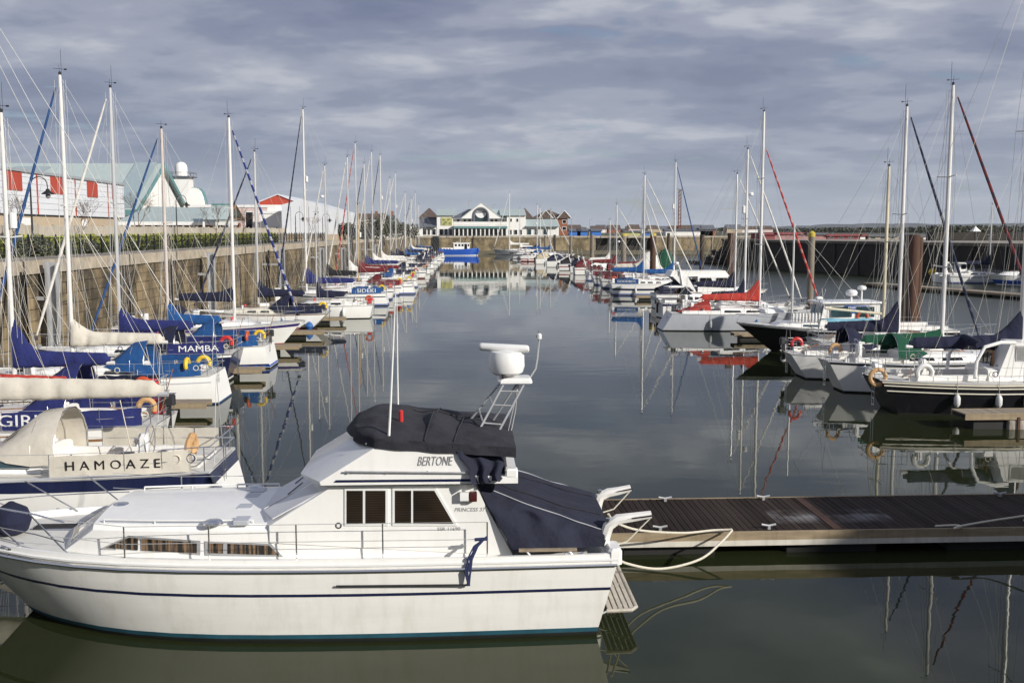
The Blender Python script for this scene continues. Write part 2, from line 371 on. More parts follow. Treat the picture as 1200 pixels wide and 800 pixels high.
# ladders and drain pipes let into the wall
for px, py in ((24, 330), (190, 330), (300, 300)):
    pp = PX(px, py, wx(60)); xx = pp.y - Y0w
    m = MB(); m.box(xx - .26, xx - .2, -.32, -.24, -.2, 4.9).box(xx + .2, xx + .26, -.32, -.24, -.2, 4.9)
    for k in range(16): m.box(xx - .2, xx + .2, -.3, -.26, .1 + k * .3, .14 + k * .3)
    m.build('ladder', 'black_plastic', lw, None)
# grey steel guide piles standing off the wall, with arm
M('galvanised', (.42, .43, .44), .5, .3, var=.12, dirt=.3, dirtcol=(.2, .12, .06))
for i, (px, py) in enumerate(((60, 306), (247, 295), (330, 289), (377, 290), (402, 290), (441, 286))):
    Yg = (56, 87, 112, 142, 165, 200)[i]; pp = PY(px, py, Yg)
    t = tag(empty('guide_pile', (pp.x, Yg, 0)), ('grey steel channel pile at the left wall nearest the camera', 'grey steel channel pile behind the navy sail cover at the left wall', 'third grey channel pile along the left dock wall', 'fourth grey channel pile along the left dock wall', 'fifth grey channel pile along the left dock wall', 'farthest grey channel pile along the left dock wall')[i], 'pile', 'guide piles along the left wall')
    m = MB(); zt = pp.z
    m.box(-.30, -.24, -.2, .2, -1, zt).box(.24, .30, -.2, .2, -1, zt - .12).box(-.24, .24, .12, .18, -1, zt - .05); m.build('pile_channel', 'galvanised', t, None)
    m = MB(); m.box(wx(Yg) - pp.x + .05, -.30, -.08, .08, 3.3, 3.5); m.build('tie_beam', 'galvanised', t, None)

# ---- railing along the quay edge
M('black_iron', (.015, .017, .018), .5, .2, var=.2)
fence = tag(empty('quay_railing', p0 + Vector((-2.6, 0, Q)), ang), 'black iron railing along the top of the left quay', 'railing')
post_me = MB().box(-.045, .045, -.045, .045, 0, 1.25).add([(-.06,-.06,1.25),(.06,-.06,1.25),(.06,.06,1.25),(-.06,.06,1.25),(0,0,1.36)], [(0,1,4),(1,2,4),(2,3,4),(3,0,4)]).mesh('post', 'black_iron')
k = 0
for i in range(int((LW - 30) / 1.9)):
    inst('post', post_me, fence, (25 + i * 1.9, 0, 0)); k += 1
for z in (1.1, .35):
    MB().box(25, LW - 5, -.02, .02, z, z + .05).build('rail', 'black_iron', fence, None)
bars = MB(); x = 25.2
while x < 190: bars.box(x - .008, x + .008, -.008, .008, .38, 1.1); x += .19
bars.build('bars', 'black_iron', fence, None)['kind'] = 'stuff'

# ---- hedge and shrubs
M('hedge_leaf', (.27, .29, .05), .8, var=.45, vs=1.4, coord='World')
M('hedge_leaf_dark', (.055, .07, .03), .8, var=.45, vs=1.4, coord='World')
M('shrub_leaf', (.16, .17, .12), .8, var=.35, vs=2, coord='World')
M('dark_shrub', (.045, .05, .03), .85, var=.4, vs=1.2, coord='World')
M('twig', (.11, .075, .055), .9, var=.2); M('bark', (.13, .095, .07), .9, var=.25, vs=6)
def leaves(m, n, fn, s, rnd):
    for _ in range(n):
        c = Vector(fn(rnd)); a = Vector((rnd.gauss(0, 1), rnd.gauss(0, 1), rnd.gauss(0, 1))).normalized(); b2 = a.orthogonal().normalized(); q = a.cross(b2)
        ss = s * rnd.uniform(.6, 1.4); m.add([c + b2 * ss, c + q * ss * .7, c - b2 * ss, c - q * ss * .7], [(0, 1, 2, 3)])
rnd = random.Random(11)
hd = tag(empty('clipped_hedge', p0 + Vector((-4.0, 0, Q)), ang), 'clipped yellow-green hedge behind the black railing on the left quay', 'hedge')
m = MB()
def hfn(r):
    x = 22 + 108 * r.random() ** 1.25; side = r.random()
    top = 1.12 + .07 * math.sin(x * .7) + .05 * math.sin(x * 2.3)
    return (x, r.uniform(-.5, .7) if side < .5 else -.5 + r.gauss(0, .06), top + r.gauss(0, .05)) if side < .5 else (x, -.5 + r.gauss(0, .07), r.uniform(.35, top))
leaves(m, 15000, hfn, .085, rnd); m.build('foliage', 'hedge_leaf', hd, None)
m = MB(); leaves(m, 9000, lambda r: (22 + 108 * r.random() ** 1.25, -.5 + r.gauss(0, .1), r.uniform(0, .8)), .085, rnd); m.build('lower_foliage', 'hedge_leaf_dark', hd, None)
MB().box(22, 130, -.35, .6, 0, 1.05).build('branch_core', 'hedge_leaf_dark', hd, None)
for i, (px, sz) in enumerate(((20, .55), (40, .62), (52, .5), (108, .4))):
    pp = P(px, 300, Q + .05); yy = 55 + i * 6; pp = PX(px, 290, wx(yy) - 3.1)
    t = tag(empty('grey_shrub', (pp.x, pp.y, Q)), ('low grey-green shrub at the left end of the railing', 'largest grey-green shrub behind the railing by the left lamp post', 'rounded grey-green shrub right of the left lamp post', 'small grey-green shrub behind the railing by the second tall mast')[i], 'shrub', 'shrubs behind the railing')
    m = MB(); leaves(m, 700, lambda r: Vector((r.gauss(0, 1), r.gauss(0, 1), r.gauss(0, 1))).normalized() * sz * r.uniform(.6, 1.05) * 1.2 + Vector((0, 0, sz)), .07, rnd); m.build('foliage', 'shrub_leaf', t, None)
    m = MB()
    for q in range(5): m.tube([(0, 0, 0), (math.cos(q * 1.3) * sz * .5, math.sin(q * 1.3) * sz * .5, sz)], .025, 4)
    m.build('stem', 'twig', t, None)

# ---- pale panel fence behind the hedge
M('fence_panel', (.42, .38, .31), .9, var=.15, vs=1.5, rnd=.1, dirt=.35, dirtcol=(.18, .15, .1))
pf = tag(empty('panel_fence', p0 + Vector((-9, 0, Q)), ang), 'pale concrete panel fence running behind the hedge', 'fence')
pan_me = MB().rbox(-1.22, 1.22, -.05, .05, 0, 1.0, .02).mesh('panel', 'fence_panel'); fpo_me = MB().rbox(-.07, .07, -.09, .09, 0, 1.03, .02).mesh('post', 'fence_panel')
for i in range(62):
    inst('panel', pan_me, pf, (44 + i * 2.6 + 1.3, 0, 0), 0, (1, 1, 1.95 + .04 * math.sin(i * 1.7))); inst('post', fpo_me, pf, (44 + i * 2.6, 0, 0), 0, (1, 1, 2.0))

# ---- lamp posts on the left quay
def lamp(px, pytop, Y, label, s=1.0):
    pp = PY(px, pytop, Y); t = tag(empty('street_lamp', (pp.x, Y, Q)), label, 'lamp', 'swan-neck lamps on the left quay'); hh = pp.z - Q
    MB().lathe([(.12, 0), (.12, .5), (.075, .6), (.055, hh - .4)], n=8).build('post', 'black_iron', t)
    pts = [(0, 0, hh - .4)] + [(.55 - .55 * math.cos(a), 0, hh - .4 + .62 * math.sin(a)) for a in [math.pi * k / 8 for k in range(1, 8)]] + [(1.1, 0, hh - .55)]
    MB().tube(pts, .035, 6).build('arm', 'black_iron', t)
    MB().lathe([(.03, 0), (.1, -.02), (.16, -.16), (.38, -.3), (.40, -.36), (.1, -.35)], (1.1, 0, hh - .55), 12).build('lamp_shade', 'black_iron', t)
    MB().lathe([(.12, -.35), (.17, -.45), (.1, -.6), (.02, -.64)], (1.1, 0, hh - .55), 10).build('lamp_glass', 'clear_vinyl', t)
lamp(35, 211, 68, 'black swan-neck lamp in front of the shed with red panels')
lamp(206, 231, 112, 'swan-neck lamp in front of the white gable')
lamp(346, 250, 150, 'swan-neck lamp in front of the grey metal building')
lamp(378, 252, 165, 'farthest swan-neck lamp on the left quay')

# ---- bare winter trees
def bare_tree(base, hh, label, seed, spread=.45):
    r = random.Random(seed); t = tag(empty('bare_tree', base), label, 'tree', 'bare trees on the left quay'); tr = MB(); tw = MB()
    def grow(p, d, l, rad, lev):
        q = p + d * l; mid = (p + q) / 2 + Vector((r.gauss(0, .03), r.gauss(0, .03), 0)) * l
        (tr if lev < 2 else tw).tube([p, mid, q], [rad, rad * .85, rad * .7], 5 if lev < 2 else 3, False)
        if lev >= 5: return
        for k in range(3 if lev < 4 else 2):
            nd = (d + Vector((r.gauss(0, spread), r.gauss(0, spread), r.uniform(-.05, .3)))).normalized()
            grow(p + d * l * r.uniform(.7, 1.0), nd, l * r.uniform(.6, .82), max(.008, rad * .6), lev + 1)
    grow(Vector((0, 0, 0)), Vector((0, 0, 1)), hh * .36, hh * .012, 0)
    tr.build('trunk', 'bark', t, None); tw.build('crown', 'twig', t, None)
for i, (px, pt, Y, lab) in enumerate(((14, 222, 72, 'slender bare tree at the far left in front of the shed'), (94, 228, 84, 'bare tree between the second and third tall masts on the left'), (160, 222, 100, 'bare tree in front of the white gable building'), (252, 236, 120, 'small bare tree by the open timber pavilion'), (284, 240, 130, 'bare tree in front of the pale pink building'), (365, 250, 160, 'small bare tree in front of the grey metal building'))):
    pp = PY(px, pt, Y); bare_tree((pp.x, Y, Q), (pp.z - Q) * 1.0, lab, 40 + i)

# ================================================================== LEFT BUILDINGS
M('clad_white', (.66, .68, .71), .55, var=.05, vs=.3, dirt=.12, dirtcol=(.4, .4, .38)); M('render_white', (.80, .79, .75), .8, var=.04, vs=.4, dirt=.1, dirtcol=(.5, .46, .38))
M('clad_red', (.40, .055, .028), .55, var=.08, vs=.5); M('roof_teal', (.40, .47, .46), .6, var=.08, vs=.4, stretch=(8, 1, 1)); M('roof_teal_dark', (.12, .25, .25), .6, var=.1)
M('roof_light', (.31, .385, .40), .3, var=.1)
M('brick_buff', (.46, .37, .26), .9, var=.2, vs=6, dirt=.2); M('render_pink', (.62, .50, .46), .85, var=.06, dirt=.1); M('seam_grey', (.30, .32, .34), .6)
M('brick_red', (.26, .10, .055), .9, var=.22, vs=4, dirt=.2); M('roof_brown', (.105, .075, .06), .85, var=.2, vs=2); M('roof_slate', (.12, .13, .15), .8, var=.2, vs=2)
def win(parent, fn, u0, u1, v0, v1, frame='white_plastic', pane='window_dark', name='window'):
    """fn(u,v,off) -> point on a facade; builds a window frame with a pane set back"""
    def q(u, v, o): return fn(u, v, o)
    fr = .06; du = (u1 - u0); dv = (v1 - v0); m = MB()
    a = [(u0, v0), (u1, v0), (u1, v1), (u0, v1)]; fw = min(du, dv) * .09
    i_ = [(u0 + fw, v0 + fw), (u1 - fw, v0 + fw), (u1 - fw, v1 - fw), (u0 + fw, v1 - fw)]
    A = [q(*p, .05) for p in a]; B = [q(*p, .05) for p in i_]; C2 = [q(*p, -.03) for p in a]; D = [q(*p, .005) for p in i_]
    m.add(A + B + C2 + D, [(j, (j + 1) % 4, 4 + (j + 1) % 4, 4 + j) for j in range(4)] + [(8 + j, 8 + (j + 1) % 4, (j + 1) % 4, j) for j in range(4)] + [(4 + j, 4 + (j + 1) % 4, 12 + (j + 1) % 4, 12 + j) for j in range(4)])
    f = m.build(name, frame, parent, None); MB().add([q(*p, .01) for p in i_], [(0, 1, 2, 3)]).build('pane', pane, f, None); return f

# 1 the long shed with red panels; its face runs along the dock
SX = -56.0
def sy(px): return PX(px, 250, SX).y
ya, yb = sy(-40), sy(146); sh = tag(empty('cladding_shed', (SX, ya, Q)), 'long pale metal shed with square red panels under its eaves', 'building'); LB = yb - ya
ze = PX(60, 203, SX).z - Q; zp = PX(60, 253, SX).z - Q
MB().box(-30, 0, 0, LB, zp, ze - .35).build('wall', 'clad_white', sh, None)
MB().box(-30, .04, -.04, LB + .04, 0, zp).build('brick_plinth', 'brick_buff', sh, None)
MB().box(-30.2, .3, -.3, LB + .3, ze - .35, ze).build('eaves', 'seam_grey', sh, None)
m = MB(); m.add([(.3, -.3, ze), (.3, LB + .3, ze), (-30, LB + .3, ze + 1.2), (-30, -.3, ze + 1.2)], [(0, 1, 2, 3)]); m.build('roof', 'roof_teal', sh, None)
for k in range(1, 7): MB().box(.0, .02, 0, LB, zp + (ze - zp) * k / 7.2, zp + (ze - zp) * k / 7.2 + .05).build('cladding_seam', 'seam_grey', sh, None)
MB().box(.0, .14, 0, LB, zp - .1, zp + .12).build('drip_rail', 'black_iron', sh, None)
for pa, pb in ((-25, -12), (9.5, 27), (60.5, 74), (103, 115), (132, 134.5)):
    y0, y1 = sy(pa) - ya, sy(pb) - ya
    MB().box(.03, .1, y0, y1, ze - 2.75, ze - .42).build('red_panel', 'clad_red', sh, None)
for pa in (44.5, 89, 127): y0 = sy(pa) - ya; MB().box(.03, .12, y0 - .12, y0 + .12, zp + .15, ze - .4).build('red_downpipe', 'clad_red', sh, None)
for pa, pb in ((24, 36), (94, 101)):
    y0, y1 = sy(pa) - ya, sy(pb) - ya; MB().box(.05, .1, y0, y1, zp - 1.4, zp - .35).build('sign_board', 'white_plastic', sh, None)

# 2 the big gabled hall with teal roof
GX = -60.0
yg0, yg1, ygm = PX(159, 240, GX).y, PX(217, 228, GX).y, PX(187, 193, GX).y; zr = PX(187, 193, GX).z; zl = PX(158, 241, GX).z
gw = empty('gabled_hall', (GX, ygm, Q)); tag(gw, 'big white gabled hall with pale teal metal roof and dark teal verge', 'building'); a0, a1 = yg0 - ygm, yg1 - ygm; ar = min(-a0, a1 + 2)
zr -= Q; zl -= Q; Ld = 74
m = MB(); poly = [(a0, 0), (a0, zl), (0, zr), (-a0, zl), (-a0, 0)]
m.loft([[(0, p[0], p[1]) for p in poly], [(-Ld, p[0], p[1]) for p in poly]], True, True); fixn(m.build('wall', 'render_white', gw, None))
for sg in (1, -1):
    e = a0 * sg * 1.12; ez = zl - (zr - zl) * .12
    m = MB(); m.panel([(.9, 0, zr + .12), (.9, e, ez + .12), (-Ld, e, ez + .12), (-Ld, 0, zr + .12)], (0, a0 * sg, 6), .22); r_ = fixn(m.build('roof', 'roof_teal', gw, None))
    m = MB(); m.panel([(.92, 0, zr + .42), (.92, e * 1.01, ez + .36), (.92, e * 1.01, ez - .55), (.92, 0, zr - .6)], (1, 0, 0), .12); fixn(m.build('verge_board', 'roof_teal_dark', r_, None))
    if sg == 1:
        MB().box(-30, .9, e - .16, e + .05, ez - .75, ez + .25).build('fascia', 'roof_teal_dark', r_, None)
        for xa, w in ((-27, 7), (-66, 8)):
            pts = []
            for x_, t_ in ((xa, .1), (xa + w, .1), (xa + w * .7, .32), (xa - w * .3, .32)): pts.append((x_, e * t_, lerp(zr, ez, t_) + .42))
            MB().panel(pts, (0, a0 * sg, 6), .06).build('roof_light', 'roof_light', r_, None)
        pts = [(-.2, e * .02, zr + .40), (-4.5, e * .02, zr + .40), (-4.5, e * .97, lerp(zr, ez, .97) + .40), (-.2, e * .97, lerp(zr, ez, .97) + .40)]
        MB().panel(pts, (0, a0 * sg, 6), .06).build('roof_light', 'roof_light', r_, None)
        pts = [(-15, e * .55, lerp(zr, ez, .55) + .4), (-21, e * .95, lerp(zr, ez, .95) + .4), (-23.5, e * .95, lerp(zr, ez, .95) + .4), (-12, e * .05, lerp(zr, ez, .05) + .4), (-10.5, e * .05, lerp(zr, ez, .05) + .4)]
# 3 domed tower
Yt = 228; pc = PY(214, 250, Yt); tw = tag(empty('domed_tower', (pc.x, Yt, Q)), 'white round-topped lantern tower behind the gabled hall', 'tower')
z1 = PY(214, 207, Yt).z - Q; z2 = PY(214, 190, Yt).z - Q
MB().box(-2.1, 2.0, -2, 2, 0, z1 - .2).build('tower_shaft', 'render_white', tw, None)
MB().lathe([(1.36, z1), (1.33, z2 - 1.2), (1.2, z2 - .65), (.85, z2 - .2), (.4, z2), (.02, z2 + .05)], n=16).build('dome', 'render_white', tw)
MB().box(-2.7, 2.7, -2.7, 2.7, z1 - .2, z1 + .02).build('balcony', 'roof_slate', tw, None)
m = MB()
for x_ in (-2.6, 2.6): m.tube([(x_, -2.6, z1 + .8), (x_, 2.6, z1 + .8)], .04, 5).tube([(-2.6, x_, z1 + .8), (2.6, x_, z1 + .8)], .04, 5)
for k in range(9):
    for s_ in (-2.6, 2.6): m.tube([(-2.6 + k * .65, s_, z1), (-2.6 + k * .65, s_, z1 + .8)], .03, 4)
m.build('balcony_rail', 'black_iron', tw)
# 4 round-headed stepped facade
Yf = 205; xl = PY(215, 250, Yf).x; xr = PY(241.5, 250, Yf).x; zt = PY(228, 220, Yf).z - Q; w2 = (xr - xl) / 2
rf = tag(empty('curved_gable', ((xl + xr) / 2, Yf, Q)), 'white stepped and round-headed gable front beside the big hall', 'building')
prof = [(-1, 0), (-1, .33), (-.93, .45), (-.9, .62), (-.8, .68), (-.7, .82), (-.5, .93), (-.25, .985), (0, 1), (.25, .985), (.5, .93), (.7, .82), (.8, .68), (.9, .62), (.93, .45), (1, .33), (1, 0)]
m = MB(); m.loft([[(x_ * w2, 0, z_ * zt) for x_, z_ in prof], [(x_ * w2, 1.2, z_ * zt) for x_, z_ in prof]], True, True); fixn(m.build('wall', 'render_white', rf, None))
m = MB(); m.loft([[(x_ * w2 * 1.0 - .2, 1.25, z_ * (zt + .2)) for x_, z_ in prof], [(x_ * w2 - .6, 6, z_ * (zt + .2)) for x_, z_ in prof]], True, True); fixn(m.build('teal_return', 'roof_teal_dark', rf, None))
# 5 colonnade with low teal roof
Yc = 150; cl = empty('colonnade', (0, Yc, Q)); tag(cl, 'low open colonnade with teal lean-to roof and white columns below the hall', 'building')
xa, xb = PY(138, 255, Yc).x, PY(279, 255, Yc).x; zc = PY(200, 261, Yc).z - Q; zb = PY(160, 250, Yc + 14).z - Q
m = MB(); m.panel([(xa, -.4, zc), (xb, -.4, zc), (xb - 3, 14, zb + .5), (xa, 14, zb + .9)], (0, 0, 1), .18); m.build('roof', 'roof_teal', cl, None)
MB().box(xa, xb, -.5, -.3, zc - .35, zc + .12).build('fascia', 'white_plastic', cl, None)
MB().box(xa, xb - 1, 6, 6.3, 0, zc).build('back_wall', 'brick_red', cl, None)
for k in range(12):
    x_ = lerp(xa + .5, xb - .5, k / 11); MB().lathe([(.22, 0), (.18, .2), (.16, zc - .5), (.24, zc - .35)], (x_, 0, 0), 10).build('column', 'render_white', cl)
# 6 timber pavilion gable
Yp = 146; xa, xb = PY(240, 260, Yp).x, PY(270, 260, Yp).x; zt = PY(262, 240, Yp).z - Q; zc = PY(240, 258, Yp).z - Q
pv = tag(empty('pavilion', ((xa + xb) / 2, Yp, Q)), 'small pavilion with latticed teal roof and open timber gable', 'building'); w2 = (xb - xa) / 2
m = MB(); m.panel([(-w2, -1, zc), (w2 * .9, -1, zc), (w2 * 1.02, 3, zt), (-w2 * .8, 3, zt)], (0, -1, 1), .15); fixn(m.build('roof', 'roof_teal', pv, None))
m = MB(); m.panel([(-w2 * .8, 3, zt), (w2, 3, zt), (w2, 9, zc), (-w2, 9, zc)], (0, 1, 1), .15); fixn(m.build('roof', 'roof_teal', pv, None))
MB().box(-w2 * .8, w2, 2.6, 3.4, zt, zt + .25).build('ridge', 'roof_teal_dark', pv, None)
m = MB(); m.tube([(w2 + .1, -1.2, zc), (w2 + .1, 3, zt + .1), (w2 + .1, 9, zc)], .12, 4).tube([(w2 + .1, 0.4, zc + .2), (w2 + .1, 6, zc + .2)], .09, 4).tube([(w2 + .1, 3, zc + .2), (w2 + .1, 3, zt)], .09, 4); m.build('gable_truss', 'varnished_wood', pv)
for x_ in (-w2, 0, w2): MB().box(x_ - .12, x_ + .12, -.7, -.46, 0, zc).build('column', 'render_white', pv, None)
# 7 pink and white block, 8 red gabled shed, 9 grey metal building
def block(name, label, px0, px1, pyt, Y, depth, mat, extra=None):
    x0, x1 = PY(px0, 260, Y).x, PY(px1, 260, Y).x; z_ = PY((px0 + px1) / 2, pyt, Y).z - Q; t = tag(empty(name, ((x0 + x1) / 2, Y, Q)), label, 'building'); w = (x1 - x0) / 2
    MB().box(-w, w, 0, depth, 0, z_ - .5).build('wall', mat, t, None); MB().box(-w - .15, w + .15, -.15, depth + .15, z_ - .5, z_).build('parapet', 'white_plastic', t, None)
    return t, w, z_
t, w, z_ = block('shop_block', 'low pale pink shop building with flat white parapet', 217, 330, 240, 190, 20, 'render_pink')
for u in (.30, .62): win(t, lambda a, b_, o: (a, -o, b_), -w + 2 * w * u, -w + 2 * w * u + 1.6, 1.4, z_ - 1.2)
t, w, z_ = block('white_annexe', 'plain white stepped annexe in front of the red gable', 304, 331, 247, 178, 9, 'render_white')
MB().box(-w * .3, w * .42, .2, 8, z_, z_ + 1.0).build('upper_wall', 'render_white', t, None); win(t, lambda a, b_, o: (a, -o, b_), w * .2, w * .6, .8, 2.2)
Yr = 205; xa, xb = PY(300, 250, Yr).x, PY(352, 250, Yr).x; zt = PY(324, 228.5, Yr).z - Q; ze_ = PY(324, 239, Yr).z - Q; w2 = (xb - xa) / 2
rs = tag(empty('red_shed', ((xa + xb) / 2, Yr, Q)), 'metal shed with bright red gable above the white annexe', 'building')
m = MB(); poly = [(-w2, ze_ - 2.4), (-w2, ze_), (0, zt), (w2, ze_), (w2, ze_ - 2.4)]; m.loft([[(a, 0, b_) for a, b_ in poly], [(a, 30, b_) for a, b_ in poly]], True, True); fixn(m.build('gable', 'clad_red', rs, None))
MB().box(-w2 * .1, w2 * .5, -.1, 0, ze_ - 5, ze_ - 2.4).build('red_panel', 'clad_red', rs, None); MB().box(-w2 + .02, w2 - .02, .02, 29.9, 0, ze_ - 2.4).build('wall', 'clad_white', rs, None)
for sg in (1, -1):
    m = MB(); m.panel([(0, -.3, zt + .05), (sg * w2 * 1.03, -.3, ze_), (sg * w2 * 1.03, 30, ze_), (0, 30, zt + .05)], (sg * .3, 0, 1), .15); fixn(m.build('roof', 'clad_white', rs, None))
Ym = 172; xa, xb = PY(330, 250, Ym).x, PY(394, 250, Ym).x; za = PY(340, 240, Ym).z - Q; zb = PY(392, 246, Ym).z - Q
mb_ = tag(empty('metal_building', (xa, Ym, Q)), 'grey-white metal building with shallow roof right of the red gable', 'building'); W = xb - xa
poly = [(0, 1.0), (0, za), (W * .36, za + .9), (W, zb), (W, 1.0)]
m = MB(); m.loft([[(a, 0, b_) for a, b_ in poly], [(a, 30, b_) for a, b_ in poly]], True, True); fixn(m.build('wall', 'clad_white', mb_, None)); MB().box(-.05, W + .05, -.06, 30, 0, 1.0).build('brick_plinth', 'brick_buff', mb_, None)
for k in range(1, 6): MB().box(W * k / 6 - .03, W * k / 6 + .03, -.03, 0, 1.05, za - .3 if k < 5 else zb - .2).build('cladding_seam', 'seam_grey', mb_, None)

# small roofs and shrubs between the metal building and the far quay
def house(name, label, x, Y, w, d, hw, hr, wall, roof, z0=Q, group=None, rz=0.0, windows=0, cat='house'):
    t = tag(empty(name, (x, Y, z0), rz), label, cat, group)
    MB().box(-w / 2, w / 2, 0, d, 0, hw).build('wall', wall, t, None)
    for a, b_ in ((-.4, d / 2), (d + .4, d / 2)):
        m = MB(); sgn = -1 if a < 0 else 1
        m.panel([(-w / 2 - .3, a, hw - .1), (w / 2 + .3, a, hw - .1), (w / 2 + .3, b_, hw + hr), (-w / 2 - .3, b_, hw + hr)], (0, sgn * hr, d / 2), .18); fixn(m.build('roof', roof, t, None))
    for s_ in (-1, 1):
        m = MB(); m.panel([(s_ * (w / 2 - .02), 0, hw), (s_ * (w / 2 - .02), d, hw), (s_ * (w / 2 - .02), d / 2, hw + hr)], (s_, 0, 0), .02); fixn(m.build('gable', wall, t, None))
    for k in range(windows):
        c = lerp(-w / 2, w / 2, (k + .5) / windows); win(t, lambda a, b_, o: (a, -o, b_), c - .55, c + .55, hw * .35, hw * .75)
    return t
M('roof_cream', (.62, .55, .38), .8, var=.1)
pp = PY(407, 270, 215); house('low_building', 'low building with cream roof edge just right of the metal building', pp.x, 215, 9, 8, 2.6, 1.1, 'brick_red', 'roof_cream', windows=3, cat='building')
pp = PY(432, 270, 235); house('low_building', 'low white building with teal trim behind the left masts', pp.x, 235, 12, 8, 2.7, 1.2, 'render_white', 'roof_teal', windows=4, cat='building')
pp = PY(428, 270, 262); house('brick_house', 'brown-roofed brick house behind the left masts', pp.x, 262, 9, 9, 3.2, 2.6, 'brick_red', 'roof_brown', windows=3)
pp = PY(449, 270, 285); t = house('white_cottage', 'narrow white cottage with two chimneys behind the left masts', pp.x, 285, 5.5, 9, 3.4, 2.4, 'render_white', 'roof_slate', windows=2)
for s_ in (-2.6, 2.6): MB().box(s_ * .85 - .4, s_ * .85 + .4, 4, 4.8, 3.6, 7.0).build('chimney', 'brick_red', t, None)
pp = PY(476, 270, 300); house('low_building', 'low white hut close to the far corner of the dock', pp.x, 300, 9, 6, 2.4, 1.0, 'render_white', 'roof_slate', windows=2, cat='building')
rnd = random.Random(3)
for i, (px, Y, s_, lab) in enumerate(((438, 190, 2.2, 'dark evergreen shrub in front of the teal-trimmed building'), (452, 205, 2.6, 'largest dark evergreen bush on the left quay'), (463, 220, 2.2, 'dark bush beside the narrow white cottage'), (402, 175, 1.6, 'low dark bush right of the metal building'), (420, 182, 1.5, 'low dark bush below the brown-roofed house'), (474, 235, 1.9, 'dark bush nearest the far corner of the dock'))):
    pp = PX(px, 270, wx(Y) - 7); pp = PY(px, 270, Y); t = tag(empty('evergreen_bush', (pp.x, Y, Q)), lab, 'bush', 'dark bushes on the left quay')
    m = MB(); lobes = [(rnd.uniform(-1, 1) * s_ * 1.1, rnd.uniform(-.5, .5) * s_, s_ * rnd.uniform(.5, 1.2), s_ * rnd.uniform(.5, .8)) for _ in range(9)]
    def ff(r):
        a = lobes[r.randrange(9)]; v = Vector((r.gauss(0, 1), r.gauss(0, 1), r.gauss(0, 1))).normalized() * a[3] * r.uniform(.7, 1.05); return (a[0] + v.x, a[1] + v.y, max(.05, a[2] + v.z))
    leaves(m, 1500, ff, .17, rnd); m.build('foliage', 'dark_shrub', t, None); MB().tube([(0, 0, 0), (.1, 0, s_)], .12, 6).build('stem', 'bark', t)

# ================================================================== FAR QUAY
m = MB(); fw_ = tag(empty('far_dock_wall', (wx(FARY), FARY, 0)), 'weathered stone dock wall across the far end of the dock', 'wall')
xe = 100.0 - wx(FARY)
xg0, xg1 = PY(698, 285, FARY).x - wx(FARY), PY(764, 285, FARY).x - wx(FARY)
MB().box(-3, xg0, 0, 4, -1.5, Q - .6).build('wall_body', 'far_stone', fw_, None); MB().box(xg1, xe, 0, 4, -1.5, Q - .6).build('wall_body', 'far_stone', fw_, None)
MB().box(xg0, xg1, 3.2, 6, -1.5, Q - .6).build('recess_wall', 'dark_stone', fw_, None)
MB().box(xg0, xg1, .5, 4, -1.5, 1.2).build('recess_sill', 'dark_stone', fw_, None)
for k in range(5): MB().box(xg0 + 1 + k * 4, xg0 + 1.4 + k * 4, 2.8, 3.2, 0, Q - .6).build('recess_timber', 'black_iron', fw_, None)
x = -3.0; rnd = random.Random(9)
while x < xe:
    w = min(rnd.uniform(3.4, 4.2), xe - x); inst('coping_stone', cop_me[rnd.randrange(4)], fw_, (x + w / 2, .9, Q - .28), 0, (w - .05, 2.4, .6)); x += w
M('mud', (.13, .115, .075), .9, var=.3, vs=.3, coord='World')
m = MB(); m.loft([[(-3, -6, -.25), (-3, .1, 1.1), (-3, .1, -1)], [(xe, -6, -.25), (xe, .1, 1.1), (xe, .1, -1)]], True, True); fixn(m.build('mud_bank', 'mud', fw_, None))

FB = 326.0
def fx(px, Y=FB): return PY(px, 265, Y).x
def fz(py, Y=FB): return PY(560, py, Y).z - Q
cx = fx(564); mall = tag(empty('waterfront_mall', (cx, FB, Q)), 'white waterfront shopping mall with arched central gable and teal roofs', 'building')
def X_(px): return fx(px) - cx
def facade(y0): return lambda a, b_, o: (a, y0 - o, b_)
def bx(name, mat, a, b_, za, zb, y0=0.0, y1=12.0, parent=mall): return MB().box(X_(a), X_(b_), y0, y1, fz(za) if za < 276 else 0, fz(zb)).build(name, mat, parent, None)
bx('wall', 'render_white', 512, 531, 277, 253, -.2, 12); bx('wall', 'render_white', 594, 616, 277, 253, -.2, 12); bx('wall', 'render_white', 531, 594, 277, 256, 3, 12)
def slope(name, a, b_, za, zb, y0, y1, mat='roof_teal', inset=(0, 0), th=.2):
    m = MB(); m.panel([(X_(a), y0, fz(za)), (X_(b_), y0, fz(za)), (X_(b_) - inset[1], y1, fz(zb)), (X_(a) + inset[0], y1, fz(zb))], (0, -1, 1), th); return fixn(m.build(name, mat, mall, None))
slope('roof', 511.6, 534, 253, 245, -.8, 8); slope('roof', 586, 616.5, 253, 245, -.8, 8); slope('hip_roof', 530, 556, 255.5, 245, -.5, 8, 'roof_slate', (5, 0)); slope('roof', 570, 596, 255.5, 245, 2, 8)
slope('wing_roof', 491, 512, 266.5, 257, -1.2, 8, 'roof_slate'); bx('wing_wall', 'render_white', 492, 512, 277, 266, 0, 9); bx('wing_upper_wall', 'roof_slate', 492, 512, 262, 254, 8, 12)
slope('wing_roof', 616, 655.5, 266, 257, -1.2, 8); bx('wing_wall', 'render_white', 616, 655, 277, 266, 0, 9)
